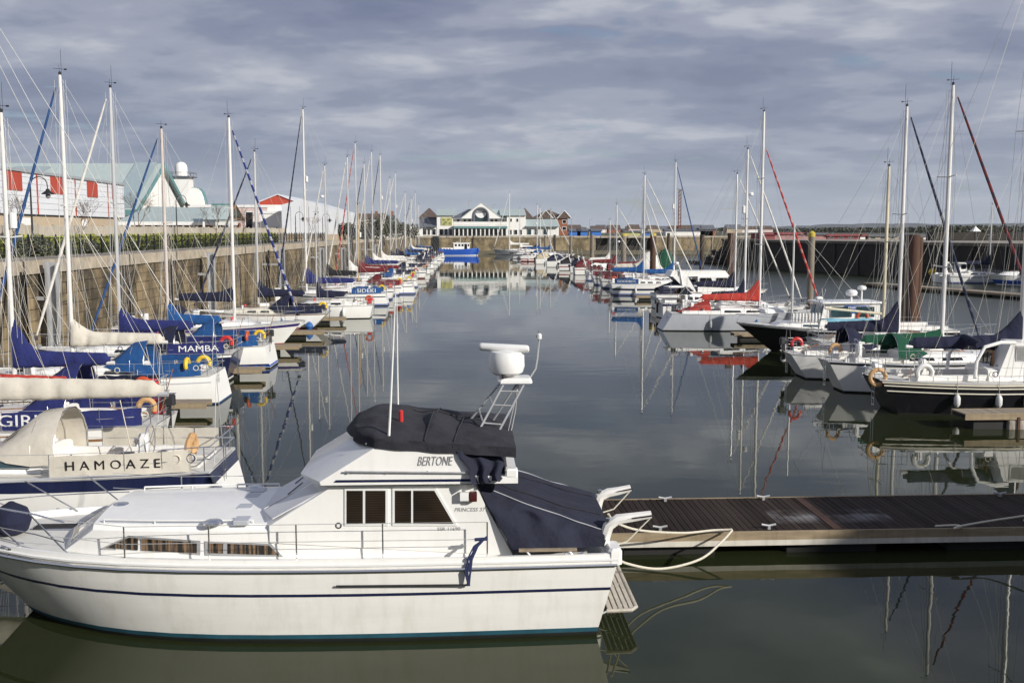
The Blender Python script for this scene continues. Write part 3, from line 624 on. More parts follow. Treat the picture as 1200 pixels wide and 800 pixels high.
# central gable with arched opening
gz0, gz1 = fz(256), fz(238); hw = X_(587); arc_r = (X_(572) - X_(555)) / 2; acx = (X_(572) + X_(555)) / 2; az = fz(253)
n = 12; arch = [(acx + arc_r * math.cos(math.pi * k / n), az + arc_r * math.sin(math.pi * k / n) * 1.05) for k in range(n + 1)]
m = MB()
outer = [(hw, gz0)] + [(lerp(hw, 0, k / 6), lerp(gz0, gz1, k / 6)) for k in range(1, 7)] + [(lerp(0, -hw * 1.02, k / 6), lerp(gz1, gz0, k / 6)) for k in range(1, 7)]
inner = [(acx + arc_r, gz0)] + arch + [(acx - arc_r, gz0)]
outer = outer[:1] + outer; outer = outer[:len(inner)] if len(outer) >= len(inner) else outer + [outer[-1]] * (len(inner) - len(outer))
for yy in (-1.2, -.6): m.add([(a, yy, c) for a, c in outer] + [(a, yy, c) for a, c in inner], [(i, i + 1, len(outer) + i + 1, len(outer) + i) for i in range(len(inner) - 1)])
fixn(m.build('gable_front', 'render_white', mall, None))
m = MB(); m.tube([(a, -1.25, c) for a, c in [(acx + arc_r, fz(260))] + arch + [(acx - arc_r, fz(260))]], .38, 6, False); m.build('arch_moulding', 'roof_slate', mall)
m = MB(); m.panel([(a, -.3, c) for a, c in [(acx + arc_r, fz(260))] + arch + [(acx - arc_r, fz(260))]], (0, 1, 0), .1); fixn(m.build('arch_glazing', 'window_teal', mall, None))
m = MB(); m.lathe([(arc_r * .78, -.08), (arc_r * .78, 0), (.02, .0)], (acx, -.5, az + 1.1), 16, 'y'); sg_ = m.build('round_sign', 'letter_white', mall)
MB().box(acx - 1.5, acx + 1.5, -.75, -.6, az + 1.0, az + 1.35).build('sign_text_band', 'letter_grey', sg_, None)
for s_ in (-1, 1):
    m = MB(); m.panel([(0, -1.3, gz1 + .05), (s_ * hw * 1.02, -1.3, gz0 + .05), (s_ * hw * 1.02, 9, gz0 + .05), (0, 9, gz1 + .05)], (s_, 0, 1.3), .2); fixn(m.build('gable_roof', 'roof_teal', mall, None))
# balcony, canopy, shop fronts
bx('balcony_parapet', 'render_white', 531.5, 594, 264, 260, -4, -3.7); bx('balcony_floor', 'render_white', 531.5, 594, 265.2, 264.3, -4, 3)
bx('canopy_fascia', 'roof_teal_dark', 531.5, 594, 267.6, 265.4, -4.3, -3.9); bx('canopy_soffit', 'roof_teal_dark', 531.5, 594, 267.6, 266.6, -3.9, 3)
for k in range(13): a = lerp(533, 593, k / 12); MB().box(X_(a) - .18, X_(a) + .18, -3.9, -3.5, 0, fz(267.6)).build('column', 'render_white', mall, None)
for k in range(9): a = 533 + k * 6.7; win(mall, facade(2.95), X_(a) + .1, X_(a + 5.4), .25, fz(268.4), pane='window_dark' if k % 3 else 'window_teal')
for a in (535, 543, 548.5, 575, 580, 587): win(mall, facade(2.95), X_(a), X_(a + 3.6), fz(260), fz(256.6))
for a, b_ in ((514.5, 519.5), (521, 524.5), (526, 530)): win(mall, facade(-.25), X_(a), X_(b_), .2, fz(268))
for a in (597.5, 605): win(mall, facade(-.25), X_(a), X_(a + 2.6), fz(260), fz(256))
for a, b_ in ((596, 600), (602, 606.5), (608.5, 612)): win(mall, facade(-.25), X_(a), X_(b_), .3, fz(269))
for a, b_ in ((495, 500), (501, 504), (506, 511)): win(mall, facade(-.05), X_(a), X_(b_), .2, fz(268))
for a, b_ in ((617, 623), (626, 631), (636, 642.5)): win(mall, facade(-.05), X_(a), X_(b_), .2, fz(268), pane='window_teal')
M('sign_yellow', (.46, .45, .18), .6, var=.3, vs=1.2); M('sign_olive', (.12, .14, .06), .6)
b2 = bx('shop_sign', 'sign_yellow', 517, 530, 264, 255, -.4, -.25)
for (a, za) in ((518.5, 257), (521, 260), (524.5, 256.6), (526, 261), (519, 262)): bx('sign_mark', 'sign_olive', a, a + 2.6, za + 1.2, za, -.48, -.4, b2)
# brick houses behind the mall
def hip(label, px0, px1, pye, pyt, Y, px0b=None, wins=()):
    x0, x1 = fx(px0, Y), fx(px1, Y); w = (x1 - x0) / 2; t = tag(empty('brick_house', ((x0 + x1) / 2, Y, Q)), label, 'house'); e, tp = fz(pye, Y), fz(pyt, Y)
    MB().box(-w, w, 0, 12, 0, e).build('wall', 'brick_red', t, None)
    m = MB(); k = w * .35; v = [(-w - .5, -.5, e), (w + .5, -.5, e), (w + .5, 12.5, e), (-w - .5, 12.5, e), (-w + min(w, 6), 6, tp), (w - min(w, 6), 6, tp)]
    m.add(v, [(0, 1, 5, 4), (1, 2, 5), (2, 3, 4, 5), (3, 0, 4), (3, 2, 1, 0)]); fixn(m.build('roof', 'roof_brown', t, None))
    for (u, z0_, z1_) in wins: win(t, lambda a, b_, o: (a, -o, b_), u * w - .7, u * w + .7, fz(z0_, Y), fz(z1_, Y))
    return t, w, e, tp
hip('hip-roofed brick house behind the left end of the mall', 491, 514, 256, 243, 345, wins=((.3, 262, 258),))
hip('brick house with steep brown roof behind the right end of the mall', 608, 624, 256, 243, 345, wins=((.2, 262, 258),))
t, w, e, tp = hip('large brick house with hipped brown roof right of the mall', 624, 665, 256, 245.5, 338, wins=((.82, 262, 257.5), (.82, 270, 265.5), (.25, 263, 258.5), (-.3, 263, 258.5)))
for u in (.8, -.25):
    m = MB(); m.loft([[(u * w - 2.2, -.6, e), (u * w + 2.2, -.6, e), (u * w, -.6, e + 2.4)], [(u * w - 2.2, 5, e), (u * w + 2.2, 5, e), (u * w, 5, e + 2.4)]], True, True); fixn(m.build('dormer', 'roof_brown', t, None))
    m = MB(); m.tube([(u * w - 2.4, -.7, e), (u * w, -.7, e + 2.6), (u * w + 2.4, -.7, e)], .16, 4); m.build('barge_board', 'render_white', t)
# quay lamp posts and seagull-thin poles
for i, (px, pt, Y) in enumerate(((670, 252, 316), (549, 235, 350), (577, 240, 350), (691, 257, 330), (881 - 5, 258, 340))):
    pp = PY(px, pt, Y); t = tag(empty('lamp_column', (pp.x, Y, Q)), ('thin lamp column on the far quay right of the mall', 'thin lamp column rising behind the mall left of its gable', 'thin lamp column rising behind the mall right of its gable', 'thin lamp column by the blue huts', 'thin lamp column on the far quay at right')[i], 'lamp', 'lamp columns at the far quay'); hh = pp.z - Q
    MB().lathe([(.14, 0), (.1, 1), (.07, hh)], n=6).build('post', 'galvanised', t); MB().tube([(0, 0, hh - .1), (.4, 0, hh), (1.1, 0, hh + .05)], .06, 5).build('arm', 'galvanised', t)
pp = PY(797, 222, 330); t = tag(empty('chimney_mast', (pp.x, 330, Q)), 'tall rust-brown lattice mast on the far quay', 'mast'); hh = pp.z - Q
m = MB()
for a in (-.45, .45):
    for c in (-.45, .45): m.tube([(a, c, 0), (a * .7, c * .7, hh)], .07, 4)
for k in range(12):
    z0_ = hh * k / 12; z1_ = hh * (k + 1) / 12
    for c in (-.42, .42): m.tube([(-.42, c, z0_), (.42, c, z1_)], .05, 4).tube([(c, -.42, z1_), (c, .42, z0_)], .05, 4)
m.build('lattice', 'brick_red', t); MB().box(-.8, .8, -.8, .8, hh, hh + .3).build('platform', 'galvanised', t, None)
# blue huts, low sheds and the town skyline
M('hut_blue', (.04, .16, .50), .6, var=.1)
for i, (px, w) in enumerate(((674, 3.4), (682.5, 3.2), (699, 3.0))):
    house('blue_hut', ('bright blue hut left of the other two on the far quay', 'bright blue hut in the middle of the three on the far quay', 'bright blue hut right of the other two on the far quay')[i], fx(px, 318), 318, w, 3.5, 1.5, .6, 'hut_blue', 'roof_slate', group='blue huts on the far quay', cat='hut')
for i, (px, w, wall, hw_, lab) in enumerate(((742, 5, 'sign_yellow', 1.2, 'small yellow hut on the far quay'), (757, 3.5, 'hut_blue', 1.1, 'small blue hut beside the yellow one'), (808, 15, 'render_white', 1.6, 'long low pale building behind the lattice mast'), (830, 5, 'brick_red', 2.0, 'small brick building at the right end of the far quay'))):
    house('quay_hut', lab, fx(px, 322), 322, w, 5, hw_, .3, wall, 'roof_slate', windows=0, cat='hut')
rnd = random.Random(21)
for k in range(60):
    Yh = rnd.uniform(700, 1500); px = rnd.uniform(664, 905); hh = rnd.uniform(4.2, 6.0)
    house('far_house', 'small far-off house in the row of rooftops beyond the far quay', fx(px, Yh), Yh, rnd.uniform(7, 13), 9, hh * .6, hh * .55, rnd.choice(['render_white', 'brick_red', 'render_pink', 'brick_buff']), rnd.choice(['roof_brown', 'roof_slate']), group='far rooftops beyond the quay')
# moored-edge piles at far quay
# ================================================================== RIGHT QUAY
for i in range(3):
    a, b_ = RW[i], RW[i + 1]; d = b_ - a; t = tag(empty('side_dock_wall', a, math.atan2(d.y, d.x)), ('dark dock wall on the right running out of the picture', 'dark shaded dock wall behind the right row of masts', 'far end of the dark dock wall at the harbour mouth')[i], 'wall')
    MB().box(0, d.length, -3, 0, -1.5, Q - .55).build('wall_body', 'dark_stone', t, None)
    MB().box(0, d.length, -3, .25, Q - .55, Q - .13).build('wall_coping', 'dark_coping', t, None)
    for k in range(int(d.length / 6)): MB().box(3 + k * 6, 3.35 + k * 6, 0, .3, -.5, Q - .6).build('fender_timber', 'black_iron', t, None)
M('boulder', (.05, .046, .04), .95, var=.3, vs=1)
m = MB(); rr = random.Random(4)
t = tag(empty('rubble_bank', (RW[3].x - 2, RW[3].y - 2, 0)), 'dark rubble bank at the end of the right-hand dock wall', 'rocks')
for k in range(120):
    c = Vector((rr.uniform(-5, 6), rr.uniform(-2, 6), 0)); c.z = max(-.2, 3.6 - .9 * abs(c.x - 2)) * rr.random(); s_ = rr.uniform(.35, .8)
    m.lathe([(.05, -s_), (s_ * rr.uniform(.7, 1), -.3 * s_), (s_ * rr.uniform(.6, 1), .4 * s_), (.05, s_)], c, 6)
m.build('boulders', 'boulder', t, None)['kind'] = 'stuff'
# dark embankment wall and low red sheds
aY = 175
x0, x1 = PY(1094, 280, aY).x, PY(1215, 280, aY).x
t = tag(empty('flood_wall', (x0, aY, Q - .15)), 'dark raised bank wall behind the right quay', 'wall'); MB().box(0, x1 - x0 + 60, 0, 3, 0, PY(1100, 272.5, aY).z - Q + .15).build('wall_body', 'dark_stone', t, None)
t = tag(empty('marker_cone', (PY(1143, 270, 172).x, 172, Q - .15)), 'small white pyramid marker on the dark bank wall', 'marker')
MB().add([(-.7,-.7,1.6),(.7,-.7,1.6),(.7,.7,1.6),(-.7,.7,1.6),(0,0,2.5)], [(0,1,4),(1,2,4),(2,3,4),(3,0,4),(3,2,1,0)]).build('cone', 'render_white', t, None); MB().box(-.1, .1, -.1, .1, 0, 1.6).build('post', 'black_iron', t, None)
M('shed_pink', (.36, .19, .18), .7, var=.15); M('shed_red', (.22, .05, .055), .7, var=.15)
Ys = 206
for i, (pa, pb, pt, mt, lab) in enumerate(((893, 908, 272.5, 'shed_red', 'dark red low shed at the left of the far shed row'), (908, 943, 272, 'shed_pink', 'pinkish low shed beside the red far shed'), (943, 968, 272.5, 'shed_pink', 'pale pink low shed in the middle of the far shed row'), (969, 1007, 274, 'shed_red', 'red-roofed low shed with pale doors in the far row'), (1008, 1014, 274, 'render_white', 'small white block at the right of the red shed row'), (1018, 1052, 274.5, 'brick_buff', 'buff low building between the tall right masts'), (1072, 1092, 274.5, 'render_white', 'low white building right of the rusty piles'))):
    x0, x1 = PY(pa, 280, Ys).x, PY(pb, 280, Ys).x; zt = PY(pa, pt, Ys).z - Q
    t = tag(empty('low_shed', ((x0 + x1) / 2, Ys, Q - .15)), lab, 'shed', 'low sheds beyond the right quay'); w = (x1 - x0) / 2
    MB().box(-w, w, 0, 8, 0, zt - .3).build('wall', mt, t, None); MB().box(-w - .3, w + .3, -.4, 8.3, zt - .3, zt + .1).build('roof', 'shed_red' if 'red' in lab else 'roof_slate', t, None)
    for k in range(int(w)): win(t, lambda a, b_, o: (a, -o, b_), -w + k * 2 + .4, -w + k * 2 + 1.4, .4, zt - .8, pane='window_teal')
# far wood and hills
m = MB(); rr = random.Random(8)
def wood(px0, px1, Y, n, hgt, s):
    for _ in range(n):
        px = rr.uniform(px0, px1); x = PY(px, 270, Y).x; prof = .45 + .55 * (.5 + .5 * math.sin(px * .21) * math.sin(px * .067 + 1)); c = Vector((x, Y + rr.uniform(-25, 25), Q + hgt * prof * rr.random() ** .7))
        a = Vector((rr.gauss(0, 1), rr.gauss(0, 1), rr.gauss(0, 1))).normalized(); b2 = a.orthogonal().normalized() * s * rr.uniform(.5, 1.2); q = a.cross(b2); m.add([c + b2, c + q, c - b2, c - q], [(0, 1, 2, 3)])
wood(940, 1230, 800, 4200, 4.6, 1.0); wood(1095, 1260, 520, 3000, 4.4, .8); wood(660, 960, 1300, 2500, 5.0, 1.6); wood(-60, 500, 900, 1500, 5, 1.6)
o = m.build('far_wood', 'dark_shrub', None, None); o['kind'] = 'stuff'; o['label'] = 'dark far-off line of trees along the horizon'; o['category'] = 'wood'
M('hill_grass', (.04, .045, .045), .95, var=.35, vs=.0015, coord='World')
m = MB(); Yh = 6500
def hill(u, v):
    px = lerp(860, 1560, u); x = PY(px, 270, Yh).x; prof = [0, .35, .62, .86, 1, .98, .9, .95, 1.1, 1.2, 1.05, .9, .6, .2]
    k = u * (len(prof) - 1); i = min(int(k), len(prof) - 2); h_ = lerp(prof[i], prof[i + 1], k - i) * 52 + 4 * math.sin(px * .13) + 2 * math.sin(px * .37)
    return (x, Yh + v * 1600, Q + h_ * math.sin(math.pi * v) ** .6)
m.grid(hill, 90, 10); struct(m.build('hills', 'hill_grass', None))
# ================================================================== PONTOONS
M('deck_plank', (.036, .026, .021), .8, var=.3, vs=5, stretch=(6, .6, 1), rnd=.30, dirt=.5, dirtcol=(.11, .097, .092), ds=(.8, .8, .8), spec=.12)
M('plank_pale', (.30, .25, .19), .85, var=.25, vs=4, rnd=.15, dirt=.25)
M('fascia_wood', (.30, .235, .15), .8, var=.25, vs=3, stretch=(.4, 3, 3), dirt=.4, dirtcol=(.08, .06, .04))
M('fascia_white', (.60, .57, .50), .7, var=.12, dirt=.4, dirtcol=(.2, .17, .12))
M('float_dark', (.012, .012, .012), .7, var=.2); M('float_concrete', (.42, .38, .33), .9, var=.3, vs=3, bump=.5, bs=8, dirt=.6, dirtcol=(.12, .10, .07))
M('rust', (.095, .044, .027), .85, var=.3, vs=2, stretch=(1, 1, .25), dirt=.6, dirtcol=(.05, .03, .02)); M('yellow_cap', (.50, .38, .05), .6, var=.1)
M('timber_dark', (.06, .045, .035), .85, var=.3, vs=2, stretch=(1, 1, .2)); M('pile_grey', (.22, .19, .15), .85, var=.3, vs=2, stretch=(1, 1, .2), dirt=.4)
bl = M('deck_plank_bleached', (.04, .029, .024), .8, var=.3, vs=5, stretch=(6, .6, 1), rnd=.25, spec=.12); _n = bl.node_tree; _b = _n.nodes['Principled BSDF']; _old = _b.inputs['Base Color'].links[0].from_socket
_t = _n.nodes.new('ShaderNodeTexCoord'); _s = _n.nodes.new('ShaderNodeSeparateXYZ'); _n.links.new(_t.outputs['Object'], _s.inputs[0]); _g = _n.nodes.new('ShaderNodeNewGeometry'); _q = _n.nodes.new('ShaderNodeTexNoise'); _n.links.new(_g.outputs['Position'], _q.inputs['Vector']); _q.inputs['Scale'].default_value = 1.6; _q.inputs['Detail'].default_value = 6
_r = _n.nodes.new('ShaderNodeValToRGB'); _n.links.new(_s.outputs[1], _r.inputs[0]); _e = _r.color_ramp.elements; _e[0].position = 0; _e[0].color = (1, 1, 1, 1); _e[1].position = .22; _e[1].color = (0, 0, 0, 1)
_m0 = _n.nodes.new('ShaderNodeMath'); _m0.operation = 'ADD'; _m0.inputs[1].default_value = .38; _n.links.new(_s.outputs[1], _m0.inputs[0]); _m1 = _n.nodes.new('ShaderNodeMath'); _m1.operation = 'ABSOLUTE'; _m2 = _n.nodes.new('ShaderNodeMath'); _m2.operation = 'SUBTRACT'; _m2.inputs[1].default_value = .28; _n.links.new(_m0.outputs[0], _m2.inputs[0]); _n.links.new(_m2.outputs[0], _m1.inputs[0]); _n.links.new(_m1.outputs[0], _r.inputs[0])
_k = _n.nodes.new('ShaderNodeMapRange'); _n.links.new(_q.outputs['Fac'], _k.inputs[0]); _k.inputs[1].default_value = .38; _k.inputs[2].default_value = .62; _k.inputs[3].default_value = 0; _k.inputs[4].default_value = .75
_mm = _n.nodes.new('ShaderNodeMath'); _mm.operation = 'MULTIPLY'; _n.links.new(_r.outputs[0], _mm.inputs[0]); _n.links.new(_k.outputs[0], _mm.inputs[1]); _x = _n.nodes.new('ShaderNodeMix'); _x.data_type = 'RGBA'; _n.links.new(_mm.outputs[0], _x.inputs[0]); _n.links.new(_old, _x.inputs[6]); _x.inputs[7].default_value = (.30, .29, .29, 1); _n.links.new(_x.outputs[2], _b.inputs['Base Color'])
plank_me = MB().rbox(-.5, .5, -.5, .5, 0, 1, .02).mesh('plank', 'deck_plank', None)
def walk(label, x0, y0, x1, y1, width, z=.5, planks=0, plank_w=.145, mat='plank_pale', floats='float_dark', fascia=True, name='pontoon', start=0.0):
    d = Vector((x1 - x0, y1 - y0, 0)); Ln = d.length; t = tag(empty(name, (x0, y0, 0), math.atan2(d.y, d.x)), label, 'pontoon'); hw = width / 2
    s0 = 0.0
    if planks:
        rr = random.Random(2); x = start
        for k in range(planks):
            w_ = plank_w; inst('plank', plank_me, t, (x + w_ / 2, rr.uniform(-.008, .008), z - .045 + rr.uniform(-.004, .004)), rr.uniform(-.002, .002), (w_ - .016, width, .045)); x += w_
        s0 = x; MB().box(start, s0, -hw + .1, hw - .1, z - .16, z - .05).build('bearers', 'float_dark', t, None)
    if Ln - s0 > .05: MB().box(s0, Ln, -hw, hw, z - .05, z).build('decking', mat, t, None)
    if s0 > 0 and start > 0: MB().box(0, start, -hw, hw, z - .05, z).build('decking', mat, t, None)
    for s_ in (-1, 1): MB().box(0, Ln, s_ * (hw + .002) if s_ > 0 else -hw - .052, hw + .052 if s_ > 0 else -hw - .002, z - .22, z + .012).build('fascia', 'fascia_wood', t, None)
    k = 0; x = .4
    while x + 2.0 < Ln:
        MB().box(x, x + 2.0, -hw + .12, hw - .12, -.35, z - .17).build('float', floats, t, None); x += 3.6
    return t
# near walkway across the picture, built plank by plank
a = P(708, 628, .5); near = walk('long dark-planked pontoon running from the motor yacht to the right', 3.0, 22.75, 27.0, 22.95, 2.75, .52, planks=150, mat='deck_plank')
MB().box(0, 24, -1.432, -1.425, .22, .34).build('white_strake', 'fascia_white', near, None)
for x_ in (5.1,): MB().rbox(x_ - .1, x_ + .1, -1.3, 1.3, .525, .54, .005).build('cover_plank', 'rust', near, None)
MB().box(.05, 1.9, -1.2, -1.0, -.3, .2).build('mesh_float', 'float_concrete', near, None)
bleach_me = plank_me.copy(); bleach_me.materials.clear(); bleach_me.materials.append(bl)
for o in near.children:
    if o.name.startswith('plank') and 3.9 < o.location.x < 6.6: o.data = bleach_me
def cleat(parent, x, y, z):
    m = MB(); m.box(x - .03, x + .03, y - .05, y + .05, z, z + .07).tube([(x - .16, y, z + .1), (x, y, z + .07), (x + .16, y, z + .1)], .025, 6); return m.build('cleat', 'galvanised', parent)
for x_ in (1.2, 3.6, 9.5, 11.2): cleat(near, x_, -1.2, .52); cleat(near, x_ + .6, 1.2, .52)
# side walkways and fingers
LWX = lambda Y: -18.9 + .0205 * Y
walk('walkway pontoon under the left dock wall', LWX(20), 20, LWX(290), 290, 1.9, .5)
RWX = lambda Y: 26.6 - .006 * Y
walk('walkway pontoon serving the right row of boats', RWX(22.5) + .8, 24.4, RWX(250), 250, 2.0, .5)
# ------------------------------------------------------------------ piles
def pile(px, pt, Y, label, r=.3, mat='rust', cap=None, square=False):
    pp = PY(px, pt, Y); t = tag(empty('mooring_pile', (pp.x, Y, 0)), label, 'pile', 'mooring piles'); zt = pp.z
    if square: MB().rbox(-r, r, -r, r, -1, zt, .05).build('shaft', mat, t)
    else: MB().lathe([(r, -1), (r, zt * .5), (r, zt - .03), (r * .9, zt)], n=14).build('shaft', mat, t)
    MB().lathe([(r * 1.01, -1), (r * 1.01, 1.0), (r * 1.0, 1.25)], n=14).build('weed_band', 'timber_dark', t)
    if cap: MB().lathe([(r * 1.05, zt - .3), (r * 1.05, zt + .0), (r * .3, zt + .16)], n=14).build('cap', cap, t)
    m = MB(); m.torus((0, 0, .55), r + .12, .06, 'z', n=16, m=6); m.build('pile_ring', 'galvanised', t)
pile(1072, 275, 62, 'broad rust-brown steel pile among the tall right masts', .34, 'rust')
pile(1079, 278, 64.5, 'thinner rusty pile just right of the broad one', .17, 'rust')
pile(1062, 277, 66, 'dark timber pile on the left side of the broad rusty pile', .3, 'timber_dark')
pile(951.5, 273, 80, 'grey-brown pile with yellow cap behind the black-hulled boat', .26, 'pile_grey', 'yellow_cap')
pile(857, 273, 102, 'stout rust-coloured pile behind the white flybridge cruiser', .36, 'rust')
pile(823, 275, 128, 'thin dark pile left of the stout rusty pile', .3, 'timber_dark')
pile(765.5, 274, 141, 'thick brown pile with yellow cap behind the blue sail covers', .42, 'rust', 'yellow_cap')
pile(731, 274.5, 171, 'tan pile with yellow cap', .45, 'pile_grey', 'yellow_cap')
pile(783.5, 273, 215, 'slim dark pile in front of the far wall', .33, 'timber_dark')
pile(694, 275, 222, 'grey pile close to the far wall recess', .42, 'pile_grey')
pile(669, 277, 250, 'pale pile below the far lamp column', .36, 'pile_grey')
pile(650, 275, 270, 'black pile in front of the right wing of the mall', .34, 'timber_dark')
pile(639, 276, 280, 'short brown pile beside the black one', .3, 'pile_grey')
pile(834.5, 278, 260, 'slim pale pile at the right end of the far wall', .3, 'pile_grey')
# dark fender baulk on the far wall
t = tag(empty('fender_baulk', (PY(511, 280, FARY - .5).x, FARY - .6, 0)), 'black timber fender baulk on the far wall left of the blue boat', 'fender'); MB().box(-.9, .9, 0, .5, 0, Q - .1).build('baulk', 'black_iron', t, None)

# ================================================================== BOATS
class Hull:
    def __init__(s, L, B, fb, so=.35, rk=.9, tw=.7, tm=.42, bowp=2.2, sb=.22, ss=.05, flare=.14, bf=.35):
        s.__dict__.update(locals())
    def plan(s, t):
        if t < s.tm: return s.tw + (1 - s.tw) * math.sin(math.pi / 2 * t / s.tm)
        u = (t - s.tm) / (1 - s.tm); return max(0.0, 1 - u ** s.bowp) ** .9
    def sheer(s, t): return s.fb * (1 + s.sb * max(0, (t - .35) / .65) ** 2 + s.ss * max(0, (.35 - t) / .35) ** 2)
    def pt(s, t, z, sd=1, off=0.0):
        zs = s.sheer(t); q = z / zs; k = max(0, 1 - q); u = max(0, (t - s.tm) / (1 - s.tm))
        w = s.B / 2 * s.plan(t) * (1 - s.flare * min(k, 1) ** 1.6 - s.bf * u * u * min(k, 1))
        if z < 0: w *= 1 - .6 * min(1, (-z / .6)) ** 1.3
        xs = -s.L / 2 + s.so * (1 - q); xb = s.L / 2 - s.rk * (1 - z / s.sheer(1))
        return Vector((lerp(xs, xb, t), sd * (w + (off if w > .02 else 0)), z))
    def hw(s, t): return s.B / 2 * s.plan(t)
    def xt(s, t): return lerp(-s.L / 2, s.L / 2, t)
TS = [0, .04, .09, .15, .22, .3, .38, .46, .54, .62, .7, .77, .83, .88, .92, .95, .975, .99, 1.0]
def hull_parts(root, H, hull='gelcoat', bottom='antifoul_dark', stripes=(), boot=None, deck='deck_nonskid', cockpit=None, rail='alloy', low=-.35):
    m = MB(); Z = [.0, .1, .25, .42, .58, .74, .88, 1.0]; n = len(Z)
    for sd in (1, -1):
        secs = [[H.pt(t, low + 0 * t, sd)] + [H.pt(t, z * H.sheer(t) if z else .0, sd) for z in Z] for t in TS]
        m.loft(secs, False, False)
    a = [H.pt(0, z, 1) for z in [low] + [q * H.sheer(0) for q in Z]]; b_ = [H.pt(0, z, -1) for z in [low] + [q * H.sheer(0) for q in Z]]
    m.loft([a, b_], False, False)
    h_ = m.build('hull', hull, root, 40); fixn(h_)
    def band(name, f0, f1, mat, t0=0.0, off=.006, tr=True):
        m = MB(); ts = [t for t in TS if t >= t0 and t <= .99] + [1.0]
        for sd in (1, -1): m.loft([[H.pt(t, q, sd, off) for q in ((f0(t), -.15, 0.0, f1(t)) if f0(t) < -.2 else (f0(t), f1(t)))] for t in ts], False, False)
        if tr and t0 == 0: m.add([H.pt(0, f0(0), 1, off) + Vector((-off, 0, 0)), H.pt(0, f0(0), -1, off) + Vector((-off, 0, 0)), H.pt(0, f1(0), -1, off) + Vector((-off, 0, 0)), H.pt(0, f1(0), 1, off) + Vector((-off, 0, 0))], [(0, 1, 2, 3)])
        return m.build(name, mat, h_, 40)
    band('antifouling', lambda t: low + .01, lambda t: .07, bottom)
    if boot: band('boot_stripe', lambda t: .09, lambda t: .19, boot)
    for (z0, z1, mat) in stripes: band('stripe', lambda t: z0 * H.sheer(t), lambda t: z1 * H.sheer(t), mat, tr=z1 - z0 > .15)
    # deck, with the cockpit well left open
    ts = sorted(set(TS[:-1] + ([cockpit[0], cockpit[1]] if cockpit else []))); m = MB()
    def dz(t, f): return H.sheer(t) - .02 + .05 * (1 - f * f) * min(1, H.hw(t))
    cw = cockpit[2] if cockpit else 0
    def rowpts(t):
        w = H.hw(t) - .01; c = min(cw, w * .8) if cockpit else w * .4; return [(-w, -1), (-c, -.45), (0, 0), (c, .45), (w, 1)]
    for i in range(len(ts) - 1):
        A, B_ = rowpts(ts[i]), rowpts(ts[i + 1]); inside = cockpit and ts[i] >= cockpit[0] - 1e-6 and ts[i + 1] <= cockpit[1] + 1e-6
        for j in range(4):
            if inside and j in (1, 2): continue
            m.add([(H.xt(ts[i]), A[j][0], dz(ts[i], A[j][1])), (H.xt(ts[i + 1]), B_[j][0], dz(ts[i + 1], B_[j][1])), (H.xt(ts[i + 1]), B_[j + 1][0], dz(ts[i + 1], B_[j + 1][1])), (H.xt(ts[i]), A[j + 1][0], dz(ts[i], A[j + 1][1]))], [(0, 1, 2, 3)])
    t9 = TS[-2]; w = H.hw(t9) - .01
    m.add([(H.xt(t9), -w, dz(t9, 1)), (H.xt(t9), w, dz(t9, 1)), (H.L / 2, 0, H.sheer(1) - .02)], [(0, 2, 1)])
    m.build('deck', deck, root, 40)
    if cockpit:
        x0, x1 = H.xt(cockpit[0]), H.xt(cockpit[1]); zd = H.sheer(.2); c = min(cw, H.hw(cockpit[0]) * .8)
        m = MB(); v = [(x0, -c, 0), (x1, -c, 0), (x1, c, 0), (x0, c, 0)]
        m.add([(a, b2, zd + .05) for a, b2, _ in v] + [(a, b2, zd - .55) for a, b2, _ in v], [(i, (i + 1) % 4, 4 + (i + 1) % 4, 4 + i) for i in range(4)] + [(4, 5, 6, 7)])
        well = m.build('cockpit_well', hull if hull.startswith('gelcoat') else 'gelcoat', root, None)
        for sd in (1, -1):
            m = MB(); m.box(x0 - .05, x1 + .1, sd * c - .07, sd * c + .07, zd - .02, zd + .24); m.build('coaming', 'gelcoat', root, None)
            MB().box(x0 + .1, x1 - .1, min(sd * (c - .01), sd * (c - .42)), max(sd * (c - .01), sd * (c - .42)), zd - .5, zd - .12).build('seat', 'teak' if H.L > 9 else 'gelcoat', well, None)
    for sd in (1, -1):
        m = MB(); m.tube([H.pt(t, H.sheer(t) + .015, sd) for t in TS[:-1]], .025, 5); m.build('toe_rail', rail, root)
    return h_
